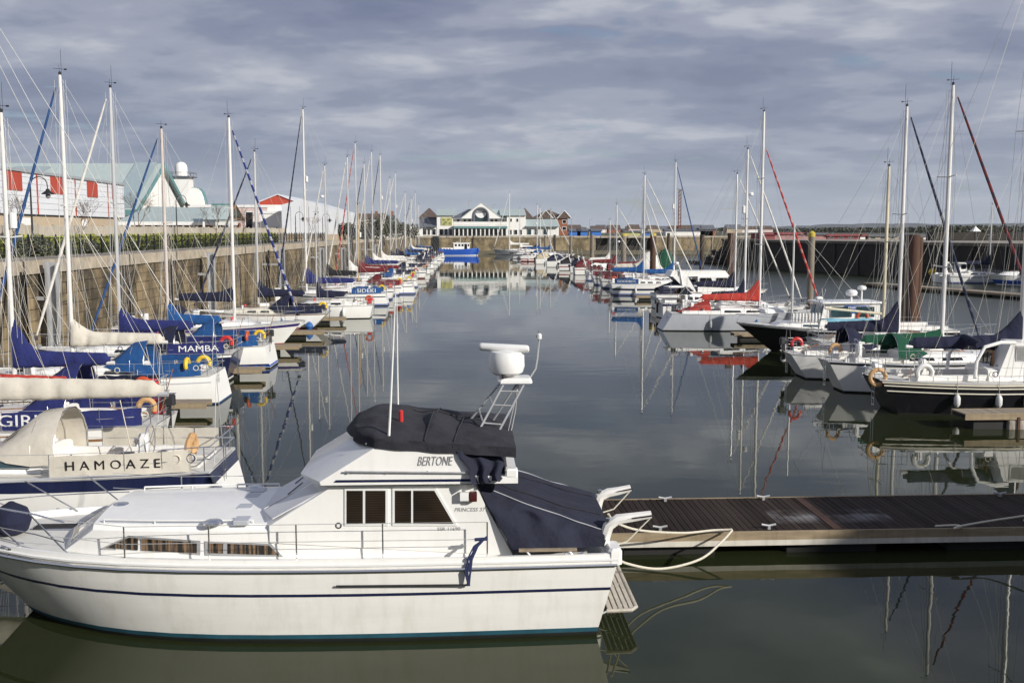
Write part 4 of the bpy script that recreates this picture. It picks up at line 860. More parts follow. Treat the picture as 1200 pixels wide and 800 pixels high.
def rails(root, H, hgt=.62, ts=(.16, .3, .45, .6, .74), r=.013, pulpit=True, wire=.007):
    top = lambda t, sd, z=1.0: H.pt(t, H.sheer(t), sd) + Vector((0, -sd * .05, hgt * z))
    for sd in (1, -1):
        for t in ts: MB().tube([H.pt(t, H.sheer(t), sd) + Vector((0, -sd * .05, 0)), top(t, sd)], r, 5).build('stanchion', 'stainless', root)
    m = MB()
    for sd in (1, -1):
        for z in (1.0, .5): m.tube([top(t, sd, z) for t in (.06,) + tuple(ts) + (.9,)], wire, 4)
    m.build('guard_wires', 'wire', root)
    if pulpit:
        m = MB(); tip = H.pt(1, H.sheer(1), 1)
        pts = [top(.9, 1)] + [top(.95, 1)] + [tip + Vector((.05, .16, hgt)), tip + Vector((.12, 0, hgt)), tip + Vector((.05, -.16, hgt))] + [top(.95, -1), top(.9, -1)]
        m.tube(pts, r * 1.2, 6)
        for sd in (1, -1):
            for t in (.9, .97): m.tube([H.pt(t, H.sheer(t), sd) + Vector((0, -sd * .03, 0)), top(t, sd)], r * 1.1, 5)
        m.build('pulpit', 'stainless', root)
        m = MB(); pts = [top(.09, 1), top(.0, 1) + Vector((0, -.05, 0)), top(.0, -1) + Vector((0, .05, 0)), top(.09, -1)]
        for z in (0, -.3): m.tube([p + Vector((0, 0, z)) for p in pts], r * 1.2, 6)
        for sd in (1, -1):
            for t in (.09, .01): m.tube([H.pt(t, H.sheer(t), sd) + Vector((0, -sd * .05, 0)), top(t, sd)], r * 1.1, 5)
        m.build('pushpit', 'stainless', root)
def fender(root, x, y, z, r=.11, l=.5, mat='fender_white'):
    m = MB(); m.lathe([(.02, l / 2 + .1), (.03, l / 2 + .04), (r * .7, l / 2), (r, l / 2 - .1), (r, -l / 2 + .1), (r * .6, -l / 2), (.02, -l / 2 - .04)], (x, y, z), 10); f = m.build('fender', mat, root)
    MB().tube([(x, y, z + l / 2 + .08), (x, y * .97, z + l / 2 + .75)], .012, 4).build('lanyard', 'rope', f)
def horseshoe(root, c, mat, axis='y', full=False, r=.24, rr=.085):
    m = MB(); m.torus(c, r, rr, axis, 0 if full else -.15 * math.pi, 2 * math.pi if full else 1.15 * math.pi, 20, 8)
    return m.build('lifebuoy' if full else 'horseshoe_buoy', mat, root)
def cabin_fn(H, c0, c1, ch, cw, front=.5):
    def sec(u):
        t = lerp(c0, c1, min(u, 1)); wb = max(.12, min(cw * H.B / 2, H.hw(t) - .30)) * (1 - .22 * u * u); hh = ch * (1 - .42 * u ** 1.4); zd = H.sheer(t) + .0; x = H.xt(t); return x, wb, hh, zd
    return sec
def cabin(root, H, c0, c1, ch, cw, mat='gelcoat', wins=((.06, .34), (.42, .66)), wmat='window_dark', round_roof=.06, vspan=(.3, .74), front=.55, hatch=True, name='coachroof', lean=.86):
    sec = cabin_fn(H, c0, c1, ch, cw); m = MB(); secs = []
    def ring(x, wb, hh, zd, k=1.0): return [(x, wb, zd - .05), (x, lerp(wb, wb * lean, k), zd + hh * .84), (x, wb * lean * .82, zd + hh * .97), (x, wb * .4, zd + hh + round_roof * .7), (x, 0, zd + hh + round_roof), (x, -wb * .4, zd + hh + round_roof * .7), (x, -wb * lean * .82, zd + hh * .97), (x, -lerp(wb, wb * lean, k), zd + hh * .84), (x, -wb, zd - .05)]
    for u in [0, .15, .3, .45, .6, .75, .9, 1.0]: secs.append(ring(*sec(u)))
    x, wb, hh, zd = sec(1.0); secs.append([(x + front, p[1] * .72, zd + .03 if i not in (0, 8) else zd - .05) for i, p in enumerate(secs[-1])])
    m.loft(secs, True, True); cb = fixn(m.build(name, mat, root, 30))
    for sd in (1, -1):
        for (u0, u1) in wins:
            pts = []
            for u, v in ((u0, vspan[0]), (u1, vspan[0] + .03), (u1 - .02, vspan[1] - .03), (u0 + .01, vspan[1])):
                x, wb, hh, zd = sec(u); pts.append(Vector((x, sd * lerp(wb, wb * lean, v), zd + hh * .84 * v)))
            MB().panel(pts, (0, sd, .12), .014).build('window', wmat, cb, None)
        m = MB(); pp = []
        for u in (.1, .3, .5, .7): x, wb, hh, zd = sec(u); pp.append((x, sd * wb * .66, zd + hh + round_roof * .5 + .07))
        m.tube(pp, .022, 5)
        m.build('grab_rail', 'teak', cb)
    if hatch:
        x, wb, hh, zd = sec(.62); MB().rbox(x - .28, x + .28, -.28, .28, zd + hh + round_roof - .03, zd + hh + round_roof + .06, .03).build('hatch', 'window_dark' if hash(str(H.L)) % 2 else 'gelcoat_grey', cb, None)
        x, wb, hh, zd = sec(.06); MB().rbox(x - .15, x + .85, -.36, .36, zd + hh + round_roof - .05, zd + hh + round_roof + .05, .03).build('companion_slide', mat, cb, None)
        MB().box(x - .16, x - .125, -.32, .32, zd + .02, zd + hh).build('washboard', 'varnished_wood', cb, None)
    return sec
def arch_cloth(root, secs, mat, name, nseg=10, thick=True):
    """secs: (x, halfwidth, zbase, height)"""
    m = MB()
    ss = []
    for x, w, zb, hh in secs: ss.append([(x + .03 * math.sin(k * 1.9), w * math.cos(math.pi * k / nseg) ** 1 if True else 0, zb + hh * math.sin(math.pi * k / nseg) ** .75) for k in range(nseg + 1)])
    m.loft(ss, False, False); return m.build(name, mat, root, 50)
def sail_cover(root, x0, z0, ln, mat, rise=1.0, thick=.16, droop=.0, up=0.0, seed=1, sgn=-1, sag=.0, name='sail_cover', y0=0.0):
    """canvas cover laced over a stowed mainsail, from the mast (x0) aft along the boom"""
    rr = random.Random(seed); m = MB(); secs = []; N = 46; ph = [rr.uniform(0, 6.28) for _ in range(14)]; ties = max(3, int(ln / .62))
    for i in range(N + 1):
        u = i / N; hgt = (.30 + (rise * 1.15) * max(0, 1 - u / .26) ** 1.6 + .18 * (1 - u)) * (1.0 if u < .97 else .6); w = thick * (1.1 - .55 * u) * (1 if u < .97 else .5)
        x = x0 + sgn * ln * u; z = z0 - droop * u + up * u - sag * math.sin(math.pi * u); bl = -.10 - .05 * (1 - u)
        ring = []
        tie = .80 + .26 * abs(math.sin(math.pi * u * ties)) ** .6
        for k in range(14):
            a = 2 * math.pi * k / 14; z_ = math.sin(a); cr = 1 + .10 * math.sin(u * ln * 9 + a * 2.2 + ph[k % 5]) + .07 * math.sin(u * ln * 17 - a * 3 + ph[5 + k % 4]) + rr.uniform(-.05, .05)
            yy = math.cos(a) * w * tie * cr; zz_ = z + (bl * (.7 + .5 * tie) if z_ < 0 else hgt * (.93 + .07 * tie)) * abs(z_) ** .8 + rr.uniform(-.012, .012); ring.append((x + sgn * rr.uniform(-.012, .012), y0 + yy * (1 if z_ < .5 else .66), zz_))
        secs.append(ring)
    m.loft(secs, True, True); return fixn(m.build(name, mat, root, 60))
def dodgers(root, H, mat, t0, t1, hgt, sides=(1, -1), text=None, cam_side=1, rot0=False, tcol='letter_white', tsize=None, tx=.5, tsx=1.0, tbold=.0):
    for sd in sides:
        m = MB(); n = 14; secs = []
        for i in range(n + 1):
            t = lerp(t0, t1, i / n); p = H.pt(t, H.sheer(t), sd); wv = .012 * math.sin(i * 2.1)
            secs.append([(p.x, p.y - sd * .03 + wv, p.z + .06), (p.x, p.y - sd * .05 - wv, p.z + .06 + hgt * .5), (p.x, p.y - sd * .05, p.z + .06 + hgt + .015 * math.sin(i * 1.7))])
        m.loft(secs, False, False); d = m.build('spray_dodger', mat, root, 60)
        if text and sd == cam_side:
            t = lerp(t0, t1, tx); p = H.pt(t, H.sheer(t), sd); p2 = H.pt(t + .02, H.sheer(t), sd); sl = math.atan2(p2.y - p.y, p2.x - p.x)
            lettering(text, tsize or hgt * .72, tcol, d, (p.x, p.y - sd * .038, p.z + .06 + hgt * .5), (R(90), 0, sl if rot0 else sl + math.pi), sx=tsx, bold=tbold)
def outboard(root, x, y, z, mat='black_plastic'):
    o = MB().rbox(x - .2, x + .2, y - .14, y + .14, z, z + .34, .05).build('outboard_motor', mat, root); MB().box(x - .07, x + .07, y - .05, y + .05, z - .75, z).build('outboard_leg', 'black_plastic', o, None)

def yacht(label, px=None, py=None, end=None, side='L', sternto=True, L=9.5, B=None, fb=1.0, mast=None, boom=None, boom_z=2.55, cover='cloth_navy', genoa='genoa_royal', frac=1.0,
          hull='gelcoat', stripes=((.72, .80, 'navy_paint'),), boot='blue_paint', bottom='antifoul_dark', hood=None, dodger=None, text=None, tcol='letter_white', buoy=None, buoy2=None, wins=((.06, .34), (.42, .66)),
          so=.45, rk=1.1, tw=.72, dy=0.0, deck='deck_nonskid', mastmat='alloy', radar=None, windgen=False, fenders=2, rz=0.0, cabmat='gelcoat', wmat='window_dark', coverboat=None, seed=1, mizzen=None, name='sailing_yacht', spread=1, stay=True, detail=True, rise=.75, group='sailing yachts moored in the dock', tsize=None, tx=.5, txs=1.0, ch=.46, ballfender=None, extras=None, cw=.6, cd=None, hoodsize=1.0, covthick=.17, dt1=.30, tbold=.0):
    B = B or .27 * L + .92
    e = end if end else P(px, py, 0)
    sg = -1 if side == 'L' else 1                       # the berth lies on that side of the channel end
    c = Vector((e[0] + sg * L / 2, e[1] + dy, 0))
    bowdir = sg if sternto else -sg
    rot = (0 if bowdir > 0 else math.pi) + rz; cam_side = -1 if bowdir > 0 else 1
    root = tag(empty(name, c, rot), label, 'sailing yacht', group); rr = random.Random(seed * 7 + int(L * 10))
    H = Hull(L, B, fb, so, rk, tw)
    cp = cd or (.07, .31, .27 * B)
    hull_parts(root, H, hull, bottom, stripes, boot, deck, cp)
    sec = cabin(root, H, cp[1], .70, ch, cw, cabmat, wins, wmat)
    if detail: rails(root, H)
    if isinstance(boom, tuple): boom_z = max(1.75, min(3.4, PY(boom[0], boom[1], c.y).z - .08))
    if mast:
        mp = PY(mast[0], mast[1], c.y); mx_ = (mp.x - c.x) * bowdir; mx_ = max(-.12 * L, min(.22 * L, mx_)) if mast[0] > 20 else mx_; mh = mp.z
        r0 = .0074 * L + .017; zb = H.sheer(.55) + .2
        MB().tube([(mx_, 0, zb), (mx_, 0, lerp(zb, mh, .6)), (mx_, 0, mh - .4), (mx_, 0, mh)], [r0, r0, r0 * .8, r0 * .65], 10).build('mast', mastmat, root)
        m = MB(); bow = H.pt(1, H.sheer(1), 1) + Vector((-.15, 0, .05)); st = Vector((-L / 2 + .1, 0, H.sheer(0)))
        hz = lerp(zb, mh, frac) - .15
        for k in range(spread):
            zz_ = lerp(zb, mh, (k + 1) / (spread + 1) + (.06 if spread == 1 else 0)); ms = MB()
            for sd in (1, -1): ms.tube([(mx_, 0, zz_), (mx_ - .12, sd * B * .27, zz_ + .05)], .03, 5)
            ms.build('spreader', mastmat, root)
        sp = [lerp(zb, mh, (k + 1) / (spread + 1) + (.06 if spread == 1 else 0)) for k in range(spread)]
        for sd in (1, -1):
            ch_ = Vector((mx_ - .1, sd * (H.hw(.5) - .08), H.sheer(.5)))
            m.tube([ch_, (mx_ - .12, sd * B * .27, sp[0] + .05)] + [(mx_ - .12, sd * B * .25, q + .05) for q in sp[1:]] + [(mx_, 0, hz)], .008, 4)
            m.tube([ch_ + Vector((.25, 0, 0)), (mx_, 0, sp[0] - .1)], .008, 4); m.tube([ch_ + Vector((-.35, 0, 0)), (mx_, 0, sp[0] - .1)], .008, 4)
        m.tube([(mx_, 0, mh - .05), st + Vector((.0, 0, 2.2)), st + Vector((0, .5, 0))], .008, 4).tube([st + Vector((0, 0, 2.2)), st + Vector((0, -.5, 0))], .008, 4)
        if not genoa: m.tube([(mx_ + .05, 0, hz), bow], .0085, 4)
        for q in (.14, .24, -.2): m.tube([(mx_ - q, .06, mh - .2), (mx_ - q * 1.6, .12, zb + .4)], .008, 4)
        m.tube([(mx_ + .1, 0, mh - .5), (mx_ + .25 * L, .3, H.sheer(.8) + .1)], .008, 4)
        m.build('standing_rigging', 'wire', root)
        if genoa:
            gp = [vl((mx_ + .08, 0, hz), bow, q) for q in (.03, .1, .3, .6, .85, .955)]; r_ = .0045 * L + .018
            MB().tube(gp, [.03, r_ * .75, r_, r_ * 1.12, r_ * 1.15, .04], 8).build('furled_genoa', genoa, root)
            MB().lathe([(.03, -.02), (.11, .0), (.11, .14), (.03, .16)], tuple(vl((mx_, 0, hz), bow, .975)), 10).build('furler_drum', 'black_plastic', root)
        mg = MB(); mg.tube([(mx_, 0, mh), (mx_ + .02, 0, mh + .4)], .008, 4).tube([(mx_ - .22, 0, mh + .22), (mx_ + .25, 0, mh + .26)], .008, 4).box(mx_ - .28, mx_ - .18, -.01, .01, mh + .19, mh + .25).lathe([(.05, 0), (.06, .1), (.02, .14)], (mx_, 0, mh), 8); mg.build('masthead_gear', 'black_plastic', root)
        if rr.random() < .7: MB().tube([(mx_ - .08, .03, mh), (mx_ - .08, .03, mh + 1.0)], .008, 4).build('aerial', 'black_plastic', root)
        if radar: MB().lathe([(.1, -.16), (.18, -.12), (.19, .02), (.14, .1), (.02, .12)], (mx_ + .32, 0, lerp(zb, mh, radar)), 12).build('radar_dome', 'white_plastic', root); 
        if rr.random() < .45: MB().lathe([(.05, -.3), (.13, -.25), (.13, .25), (.05, .3)], (mx_ - .22, 0, lerp(zb, mh, .62)), 10).build('radar_reflector', 'white_plastic', root)
        bl = boom or .36 * L
        if isinstance(bl, tuple): bl = abs((PY(bl[0], bl[1], c.y).x - mp.x))
        if cover is not None:
            MB().tube([(mx_ - .1, 0, boom_z), (mx_ - bl - .15, 0, boom_z + .05)], .07, 8).build('boom', mastmat, root)
            sail_cover(root, mx_ - .02, boom_z + .05, bl, cover, rise=rise, seed=seed, up=.05, thick=covthick)
            m = MB()
            for q in (.25, .5, .8): m.tube([(mx_ - bl * q, -.2, boom_z - .1), (mx_ - .1, 0, lerp(zb, mh, .55))], .005, 3)
            m.tube([(mx_ - bl - .1, 0, boom_z), (mx_, 0, mh - .2)], .006, 3).tube([(mx_ - bl * .8, 0, boom_z - .1), (mx_ - bl * .85, 0, H.sheer(.1) + .1)], .012, 4); m.build('running_rigging', 'rope', root)
        elif boom: MB().tube([(mx_ - .1, 0, boom_z), (mx_ - bl, 0, boom_z + .3)], .07, 8).build('boom', mastmat, root)
    xa = H.xt(cp[1]); zd = H.sheer(cp[1])
    if hood:
        w = sec(0)[1] * 1.02; s_ = hoodsize
        hd = arch_cloth(root, [(xa + 1.15 * s_, w * .82, zd + ch * .9, .06), (xa + .72 * s_, w * .95, zd + ch * .55, .58 * s_), (xa + .2 * s_, w, zd + .2, 1.06 * s_), (xa - .3 * s_, w * 1.0, zd + .2, 1.12 * s_)], hood, 'sprayhood')
        m = MB(); pts = []
        for k in range(7):
            a = math.pi * (.25 + .5 * k / 6); pts.append((xa + .93 * s_, w * .88 * math.cos(a), zd + ch * .75 + .34 * s_ * math.sin(a)))
        for k in range(6, -1, -1):
            a = math.pi * (.3 + .4 * k / 6); pts.append((xa + .62 * s_, w * .96 * math.cos(a), zd + ch * .5 + .68 * s_ * math.sin(a)))
        MB().add([Vector(p) + Vector((.03, 0, .03)) for p in pts], [tuple(range(14))]).build('hood_window', 'clear_vinyl', hd, None)
        for q in ((xa - .3 * s_, w, 1.12 * s_), (xa + .2 * s_, w, 1.06 * s_)):
            m = MB(); m.tube([(q[0], q[1] * .99 * math.cos(math.pi * k / 10), zd + .2 + (q[2] - .02) * math.sin(math.pi * k / 10) ** .75) for k in range(11)], .014, 5); m.build('hood_hoop', 'stainless', hd)
    if dodger: dodgers(root, H, dodger, .035, dt1, .52, (1, -1), text, cam_side, bowdir > 0, tcol, tsize, tx, txs, tbold)
    for i, bcol in enumerate((buoy, buoy2)):
        if bcol:
            t = .02 + .055 * i; pw = H.pt(t, H.sheer(t), cam_side); full = bcol.endswith('*'); horseshoe(root, (pw.x + .15, pw.y * (.93 if i else .6), pw.z + .5), bcol.rstrip('*'), 'y' if i == 0 else 'x', full)
    for k in range(fenders):
        for sd in (1, -1):
            t = .3 + .28 * k + rr.uniform(-.03, .03); p = H.pt(t, .45, sd, .13); fender(root, p.x, p.y, .5, mat=rr.choice(['fender_white', 'fender_white', 'fender_blue']))
    if ballfender: MB().lathe([(.03, .34), (.08, .3), (.2, .22), (.3, 0), (.2, -.22), (.03, -.3)], (-L / 2 + 1.2, cam_side * (H.hw(.1) + .2), .3), 12).build('ball_fender', ballfender, root)
    if windgen:
        x = -L / 2 + .4; m = MB(); m.tube([(x, .5, H.sheer(0)), (x, .5, 3.3)], .025, 6); pol = m.build('generator_pole', 'stainless', root); MB().lathe([(.02, -.25), (.1, -.15), (.11, .1), (.03, .2)], (x, .5, 3.4), 10, 'x').build('generator_body', 'white_plastic', pol)
        m = MB()
        for k in range(6): a = k * math.pi / 3; m.panel([(x + .2, .5 + math.cos(a) * .08, 3.4 + math.sin(a) * .08), (x + .2, .5 + math.cos(a + .18) * .55, 3.4 + math.sin(a + .18) * .55), (x + .2, .5 + math.cos(a) * .6, 3.4 + math.sin(a) * .6)], (1, 0, 0), .01)
        m.build('generator_blades', 'white_plastic', pol, None)
    # deck gear: dorade vents, liferaft canister, coiled lines, forehatch, anchor, ensign staff
    if detail:
        x_, wb_2, hh_2, zd_2 = sec(.8)
        for sd in (1, -1): MB().lathe([(.05, 0), (.05, .1), (.1, .16), (.09, .24), (.02, .26)], (x_, sd * wb_2 * .5, zd_2 + hh_2), 8).build('dorade_vent', rr.choice(['stainless', 'white_plastic', 'red_plastic']), root)
        xf = H.xt(.80); MB().rbox(xf - .27, xf + .27, -.27, .27, H.sheer(.8) + .0, H.sheer(.8) + .11, .03).build('fore_hatch', rr.choice(['gelcoat', 'window_dark', 'gelcoat_grey']), root)
        tip_ = H.pt(1, H.sheer(1), 1); m = MB(); m.box(tip_.x - .5, tip_.x + .12, -.06, .06, tip_.z - .01, tip_.z + .06).tube([(tip_.x - .5, 0, tip_.z + .1), (tip_.x + .15, 0, tip_.z + .05)], .025, 5).tube([(tip_.x + .1, -.22, tip_.z - .08), (tip_.x + .18, 0, tip_.z + .02), (tip_.x + .1, .22, tip_.z - .08)], .03, 5); m.build('anchor', 'galvanised', root)
        if rr.random() < .55: x_, wb_2, hh_2, zd_2 = sec(.42); MB().rbox(x_ - .35, x_ + .35, -.25, .25, zd_2 + hh_2 + .04, zd_2 + hh_2 + .32, .08).build('liferaft_canister', 'white_plastic', root)
        for q in range(3):
            t = rr.choice((.05, .08, .34, .5)); p_ = H.pt(t, H.sheer(t), cam_side); MB().torus((p_.x + rr.uniform(-.3, .3), p_.y - cam_side * .08, p_.z + .38), .10, .02, 'y', n=12, m=5).build('coiled_line', rr.choice(['rope', 'rope', 'rope_blue']), root)
        if rr.random() < .5:
            m = MB(); m.tube([(-L / 2 + .05, .3, H.sheer(0) + .3), (-L / 2 - .35, .3, H.sheer(0) + 1.6)], .014, 5); m.build('ensign_staff', 'varnished_wood', root)
        for sd in (1, -1): m = MB(); m.tube([(H.xt(.07), sd * (H.hw(.07) - .1), zc_ + .03) if False else (H.xt(.12), sd * (H.hw(.12) - .12), H.sheer(.12) + .05), (H.xt(.55), sd * (H.hw(.55) - .2), H.sheer(.55) + .05)], .012, 4); m.build('jackstay', 'rope', root)
        if rr.random() < .6: outb = MB().rbox(H.xt(.03), H.xt(.03) + .34, -cam_side * .8 - .15, -cam_side * .8 + .15, H.sheer(0) + .05, H.sheer(0) + .5, .04).build('fuel_can', rr.choice(['red_plastic', 'white_plastic', 'black_plastic']), root)
    # helm, tiller or wheel; winches
    zc = H.sheer(.15)
    if L > 9.8:
        x = H.xt(cp[0]) + .7; w_ = MB().torus((x, 0, zc + .55), .42, .018, 'x', n=24, m=5)
        for k in range(5): a = k * math.pi * 2 / 5; w_.tube([(x, 0, zc + .55), (x, .42 * math.cos(a), zc + .55 + .42 * math.sin(a))], .01, 4)
        w_.build('wheel', 'stainless', root); MB().rbox(x + .04, x + .26, -.13, .13, zc - .5, zc + .75, .04).build('pedestal', 'white_plastic', root)
    else: MB().tube([(H.xt(cp[0]) - .1, 0, zc + .2), (H.xt(cp[0]) + 1.0, .05, zc + .42)], .025, 6).build('tiller', 'varnished_wood', root)
    for sd in (1, -1): MB().lathe([(.09, 0), (.075, .06), (.09, .14), (.085, .18), (.02, .19)], (H.xt(.2), sd * min(cp[2], H.hw(cp[0]) * .8), zc + .24), 10).build('winch', 'stainless', root)
    if rr.random() < .3: outboard(root, -L / 2 + .05, -cam_side * .5, H.sheer(0) + .35)
    # rudder fitting and stern ladder
    m = MB(); xt_ = -L / 2 - (.05 if so > 0 else -so * .3)
    for sd in (.35, .7): m.tube([(xt_ + (.0 if so > 0 else -.02), sd * cam_side * .6, H.sheer(0) + .5), (xt_, sd * cam_side * .6, .25)], .014, 5)
    for k in range(4): m.tube([(xt_, .35 * cam_side * .6, .3 + k * .25), (xt_, .7 * cam_side * .6, .3 + k * .25)], .012, 4)
    m.build('stern_ladder', 'stainless', root)
    if extras: extras(root, H, cam_side, bowdir)
    return root, H

def motorboat(label, end, side='R', sternto=True, L=7.0, B=None, fb=.95, hull='gelcoat', stripes=((.72, .82, 'navy_paint'),), boot=None, bottom='antifoul_dark', kind='cabin', canopy=None, fly=False, arch=True, outb=False, rz=0.0, seed=1, buoy=None, name='motor_cruiser', wmat='window_dark', group='motor boats moored in the dock', tw=.9, text=None, tcol='letter_white', mastpx=None, radar=False, dirrot=None):
    B = B or .2 * L + 1.05; sg = -1 if side == 'L' else 1; c = Vector((end[0] + sg * L / 2, end[1], 0)); bowdir = sg if sternto else -sg
    rot = (0 if bowdir > 0 else math.pi) + rz; cam_side = -1 if bowdir > 0 else 1
    root = tag(empty(name, c, rot), label, 'motor boat', group); H = Hull(L, B, fb, .12, .17 * L, tw, .45, 2.9, .30, .0, .12, .25)
    hull_parts(root, H, hull, bottom, stripes, boot, 'deck_nonskid', (.05, .34, .36 * B), 'stainless'); zd = H.sheer(.3); xa = H.xt(.34)
    rails(root, H, .5, (.45, .6, .75), .012, pulpit=False)
    m = MB(); tip = H.pt(1, H.sheer(1), 1); top = lambda t, sd: H.pt(t, H.sheer(t), sd) + Vector((0, -sd * .05, .5))
    m.tube([top(.75, 1), top(.9, 1), tip + Vector((.0, .1, .5)), tip + Vector((.0, -.1, .5)), top(.9, -1), top(.75, -1)], .014, 6); m.build('bow_rail', 'stainless', root)
    if kind in ('cabin', 'sport'):
        hgt = .55 if kind == 'sport' else .75
        sec = cabin(root, H, .36, .74, hgt, .72, 'gelcoat', ((.08, .3), (.36, .6)), wmat, .05, (.35, .8), .9, hatch=True, name='cabin', lean=.8)
        w = sec(0)[1] * .92; z0 = zd + hgt * .85
        # raked windscreen
        m = MB(); v = [(xa + .75, -w * .8, z0), (xa + .75, w * .8, z0), (xa + .15, w * .78, z0 + .6), (xa + .15, -w * .78, z0 + .6)]; m.panel(v, (1, 0, 1), .02); ws = m.build('windscreen', wmat, root, None)
        m = MB(); m.tube([v[0], v[1], v[2], v[3]], .028, 5, closed=True)
        for sd in (1, -1): m.tube([(xa + .75, sd * w * .8, z0), (xa - .5, sd * w, z0), (xa + .15, sd * w * .78, z0 + .6)], .022, 5)
        m.build('windscreen_frame', 'alloy_white', ws)
        for sd in (1, -1): MB().panel([(xa + .72, sd * w * .81, z0 + .02), (xa - .46, sd * w, z0 + .02), (xa + .14, sd * w * .79, z0 + .56)], (0, sd, 0), .012).build('side_screen', wmat, ws, None)
        if kind == 'cabin' and not canopy: MB().rbox(xa - 1.3, xa + .2, -w * .85, w * .85, z0 + .58, z0 + .68, .04).build('hardtop', 'gelcoat', root)
    elif kind == 'wheelhouse':
        x0, x1 = H.xt(.36), H.xt(.62); w = B * .33; m = MB(); top = zd + 1.55
        m.loft([[(x0, s_ * w, zd - .05) for s_ in (1, -1)] + [(x1 + .25, -w * .9, zd - .05), (x1 + .25, w * .9, zd - .05)], [(x0, s_ * w * .95, top) for s_ in (1, -1)] + [(x1 - .1, -w * .82, top), (x1 - .1, w * .82, top)]], True, True)
        wh = fixn(m.build('wheelhouse', 'gelcoat', root, None)); MB().rbox(x0 - .3, x1 + .15, -w * 1.05, w * 1.05, top, top + .08, .03).build('roof', 'gelcoat', wh)
        for sd in (1, -1):
            for u0, u1 in ((.1, .42), (.5, .86)):
                f_ = lambda u, v: (lerp(x0, x1, u), sd * lerp(w, w * .93, v) * (1 if u < .5 else .97), lerp(zd, top, v)); MB().panel([f_(u0, .5), f_(u1, .5), f_(u1, .88), f_(u0, .88)], (0, sd, 0), .03).build('window', wmat, wh, None)
        for u in (-1, 0, 1): MB().panel([(x1 + .07, (u - .42) * w * .52, zd + .85), (x1 + .07, (u + .42) * w * .52, zd + .85), (x1 - .06, (u + .42) * w * .5, top - .15), (x1 - .06, (u - .42) * w * .5, top - .15)], (1, 0, .1), .03).build('windscreen', wmat, wh, None)
        sec = cabin(root, H, .62, .8, .4, .6, 'gelcoat', ((.1, .5),), wmat, .04, front=.4, hatch=False, name='fore_cabin'); z0 = zd
    if canopy:
        ca = arch_cloth(root, [(xa + .2, B * .36, z0 - .1, .72), (xa - .6, B * .40, zd + .1, 1.3), (xa - 1.5, B * .42, zd + .1, 1.15), (H.xt(.03), B * .40, zd + .05, .5)], canopy, 'cockpit_canopy')
        for sd in (1, -1): MB().panel([(xa - .5, sd * B * .375, zd + .55), (xa - 1.2, sd * B * .395, zd + .55), (xa - 1.2, sd * B * .33, zd + .95), (xa - .5, sd * B * .3, zd + 1.05)], (0, sd, .3), .03).build('canopy_window', 'clear_vinyl', ca, None)
    if fly:
        z1 = zd + 1.6; m = MB(); w = B * .36; m.loft([[(x, s_ * w * k, z) for s_ in (1, -1) for k in (1,)] + [(x + dx, -w * .8, z), (x + dx, w * .8, z)] for x, dx, z in ((H.xt(.12), L * .52, z1), (H.xt(.14), L * .46, z1 + .5))], True, True); fixn(m.build('flybridge', 'gelcoat', root, None))
        for sd in (1, -1):
            m = MB(); m.panel([(H.xt(.3), sd * w, zd), (H.xt(.36), sd * w, zd), (H.xt(.27), sd * w, z1), (H.xt(.14), sd * w, z1)], (0, sd, 0), .06); fixn(m.build('side_wing', 'gelcoat', root, None))
            for a, b2 in ((.38, .5), (.52, .64)): MB().panel([(H.xt(a), sd * (w + .02), zd + .75), (H.xt(b2), sd * (w + .02), zd + .75), (H.xt(b2) - .3, sd * (w + .02), z1 - .12), (H.xt(a), sd * (w + .02), z1 - .12)], (0, sd, 0), .03).build('window', wmat, root, None)
        MB().box(H.xt(.36), H.xt(.62), -w * .98, w * .98, zd, z1).build('saloon', 'gelcoat', root, None)
        m = MB(); m.panel([(H.xt(.64), -w * .9, zd + .65), (H.xt(.64), w * .9, zd + .65), (H.xt(.56), w * .85, z1 + .0), (H.xt(.56), -w * .85, z1 + .0)], (1, 0, .6), .04); m.build('windscreen', wmat, root, None)
    if arch:
        m = MB(); x = H.xt(.2); zt = zd + (1.45 if not fly else 2.6); m.tube([(x + .4, B * .4, zd), (x, B * .38, zt - .3), (x - .05, B * .3, zt), (x - .05, -B * .3, zt), (x, -B * .38, zt - .3), (x + .4, -B * .4, zd)], .07, 8); ar = m.build('radar_arch', 'white_plastic', root)
        MB().lathe([(.05, -.05), (.2, 0), (.22, .1), (.15, .18), (.02, .2)], (x, 0, zt + .08), 12).build('radar_dome', 'white_plastic', ar); MB().tube([(x, .3, zt), (x - .2, .3, zt + 1.6)], .012, 4).build('aerial', 'white_plastic', ar)
    if mastpx:
        mp = PY(mastpx[0], mastpx[1], c.y); mx_ = (mp.x - c.x) * bowdir; m = MB(); m.tube([(mx_, 0, zd + .5), (mx_, 0, mp.z)], [.075, .05], 8); m.build('mast', 'alloy', root)
        m = MB(); m.tube([(mx_, 0, mp.z - .1), H.pt(1, H.sheer(1), 1)], .008, 4)
        for sd in (1, -1): m.tube([(mx_, 0, mp.z - .1), H.pt(.35, H.sheer(.35), sd)], .008, 4)
        m.build('standing_rigging', 'wire', root)
    if outb: outboard(root, -L / 2 - .1, 0, H.sheer(0) - .1)
    if buoy: horseshoe(root, (H.xt(.1), cam_side * (H.hw(.1) + .03), zd + .45), buoy.rstrip('*'), 'y', buoy.endswith('*'))
    for t in (.3, .55): p = H.pt(t, .4, cam_side, .12); fender(root, p.x, p.y, .42, .1, .42)
    return root, H
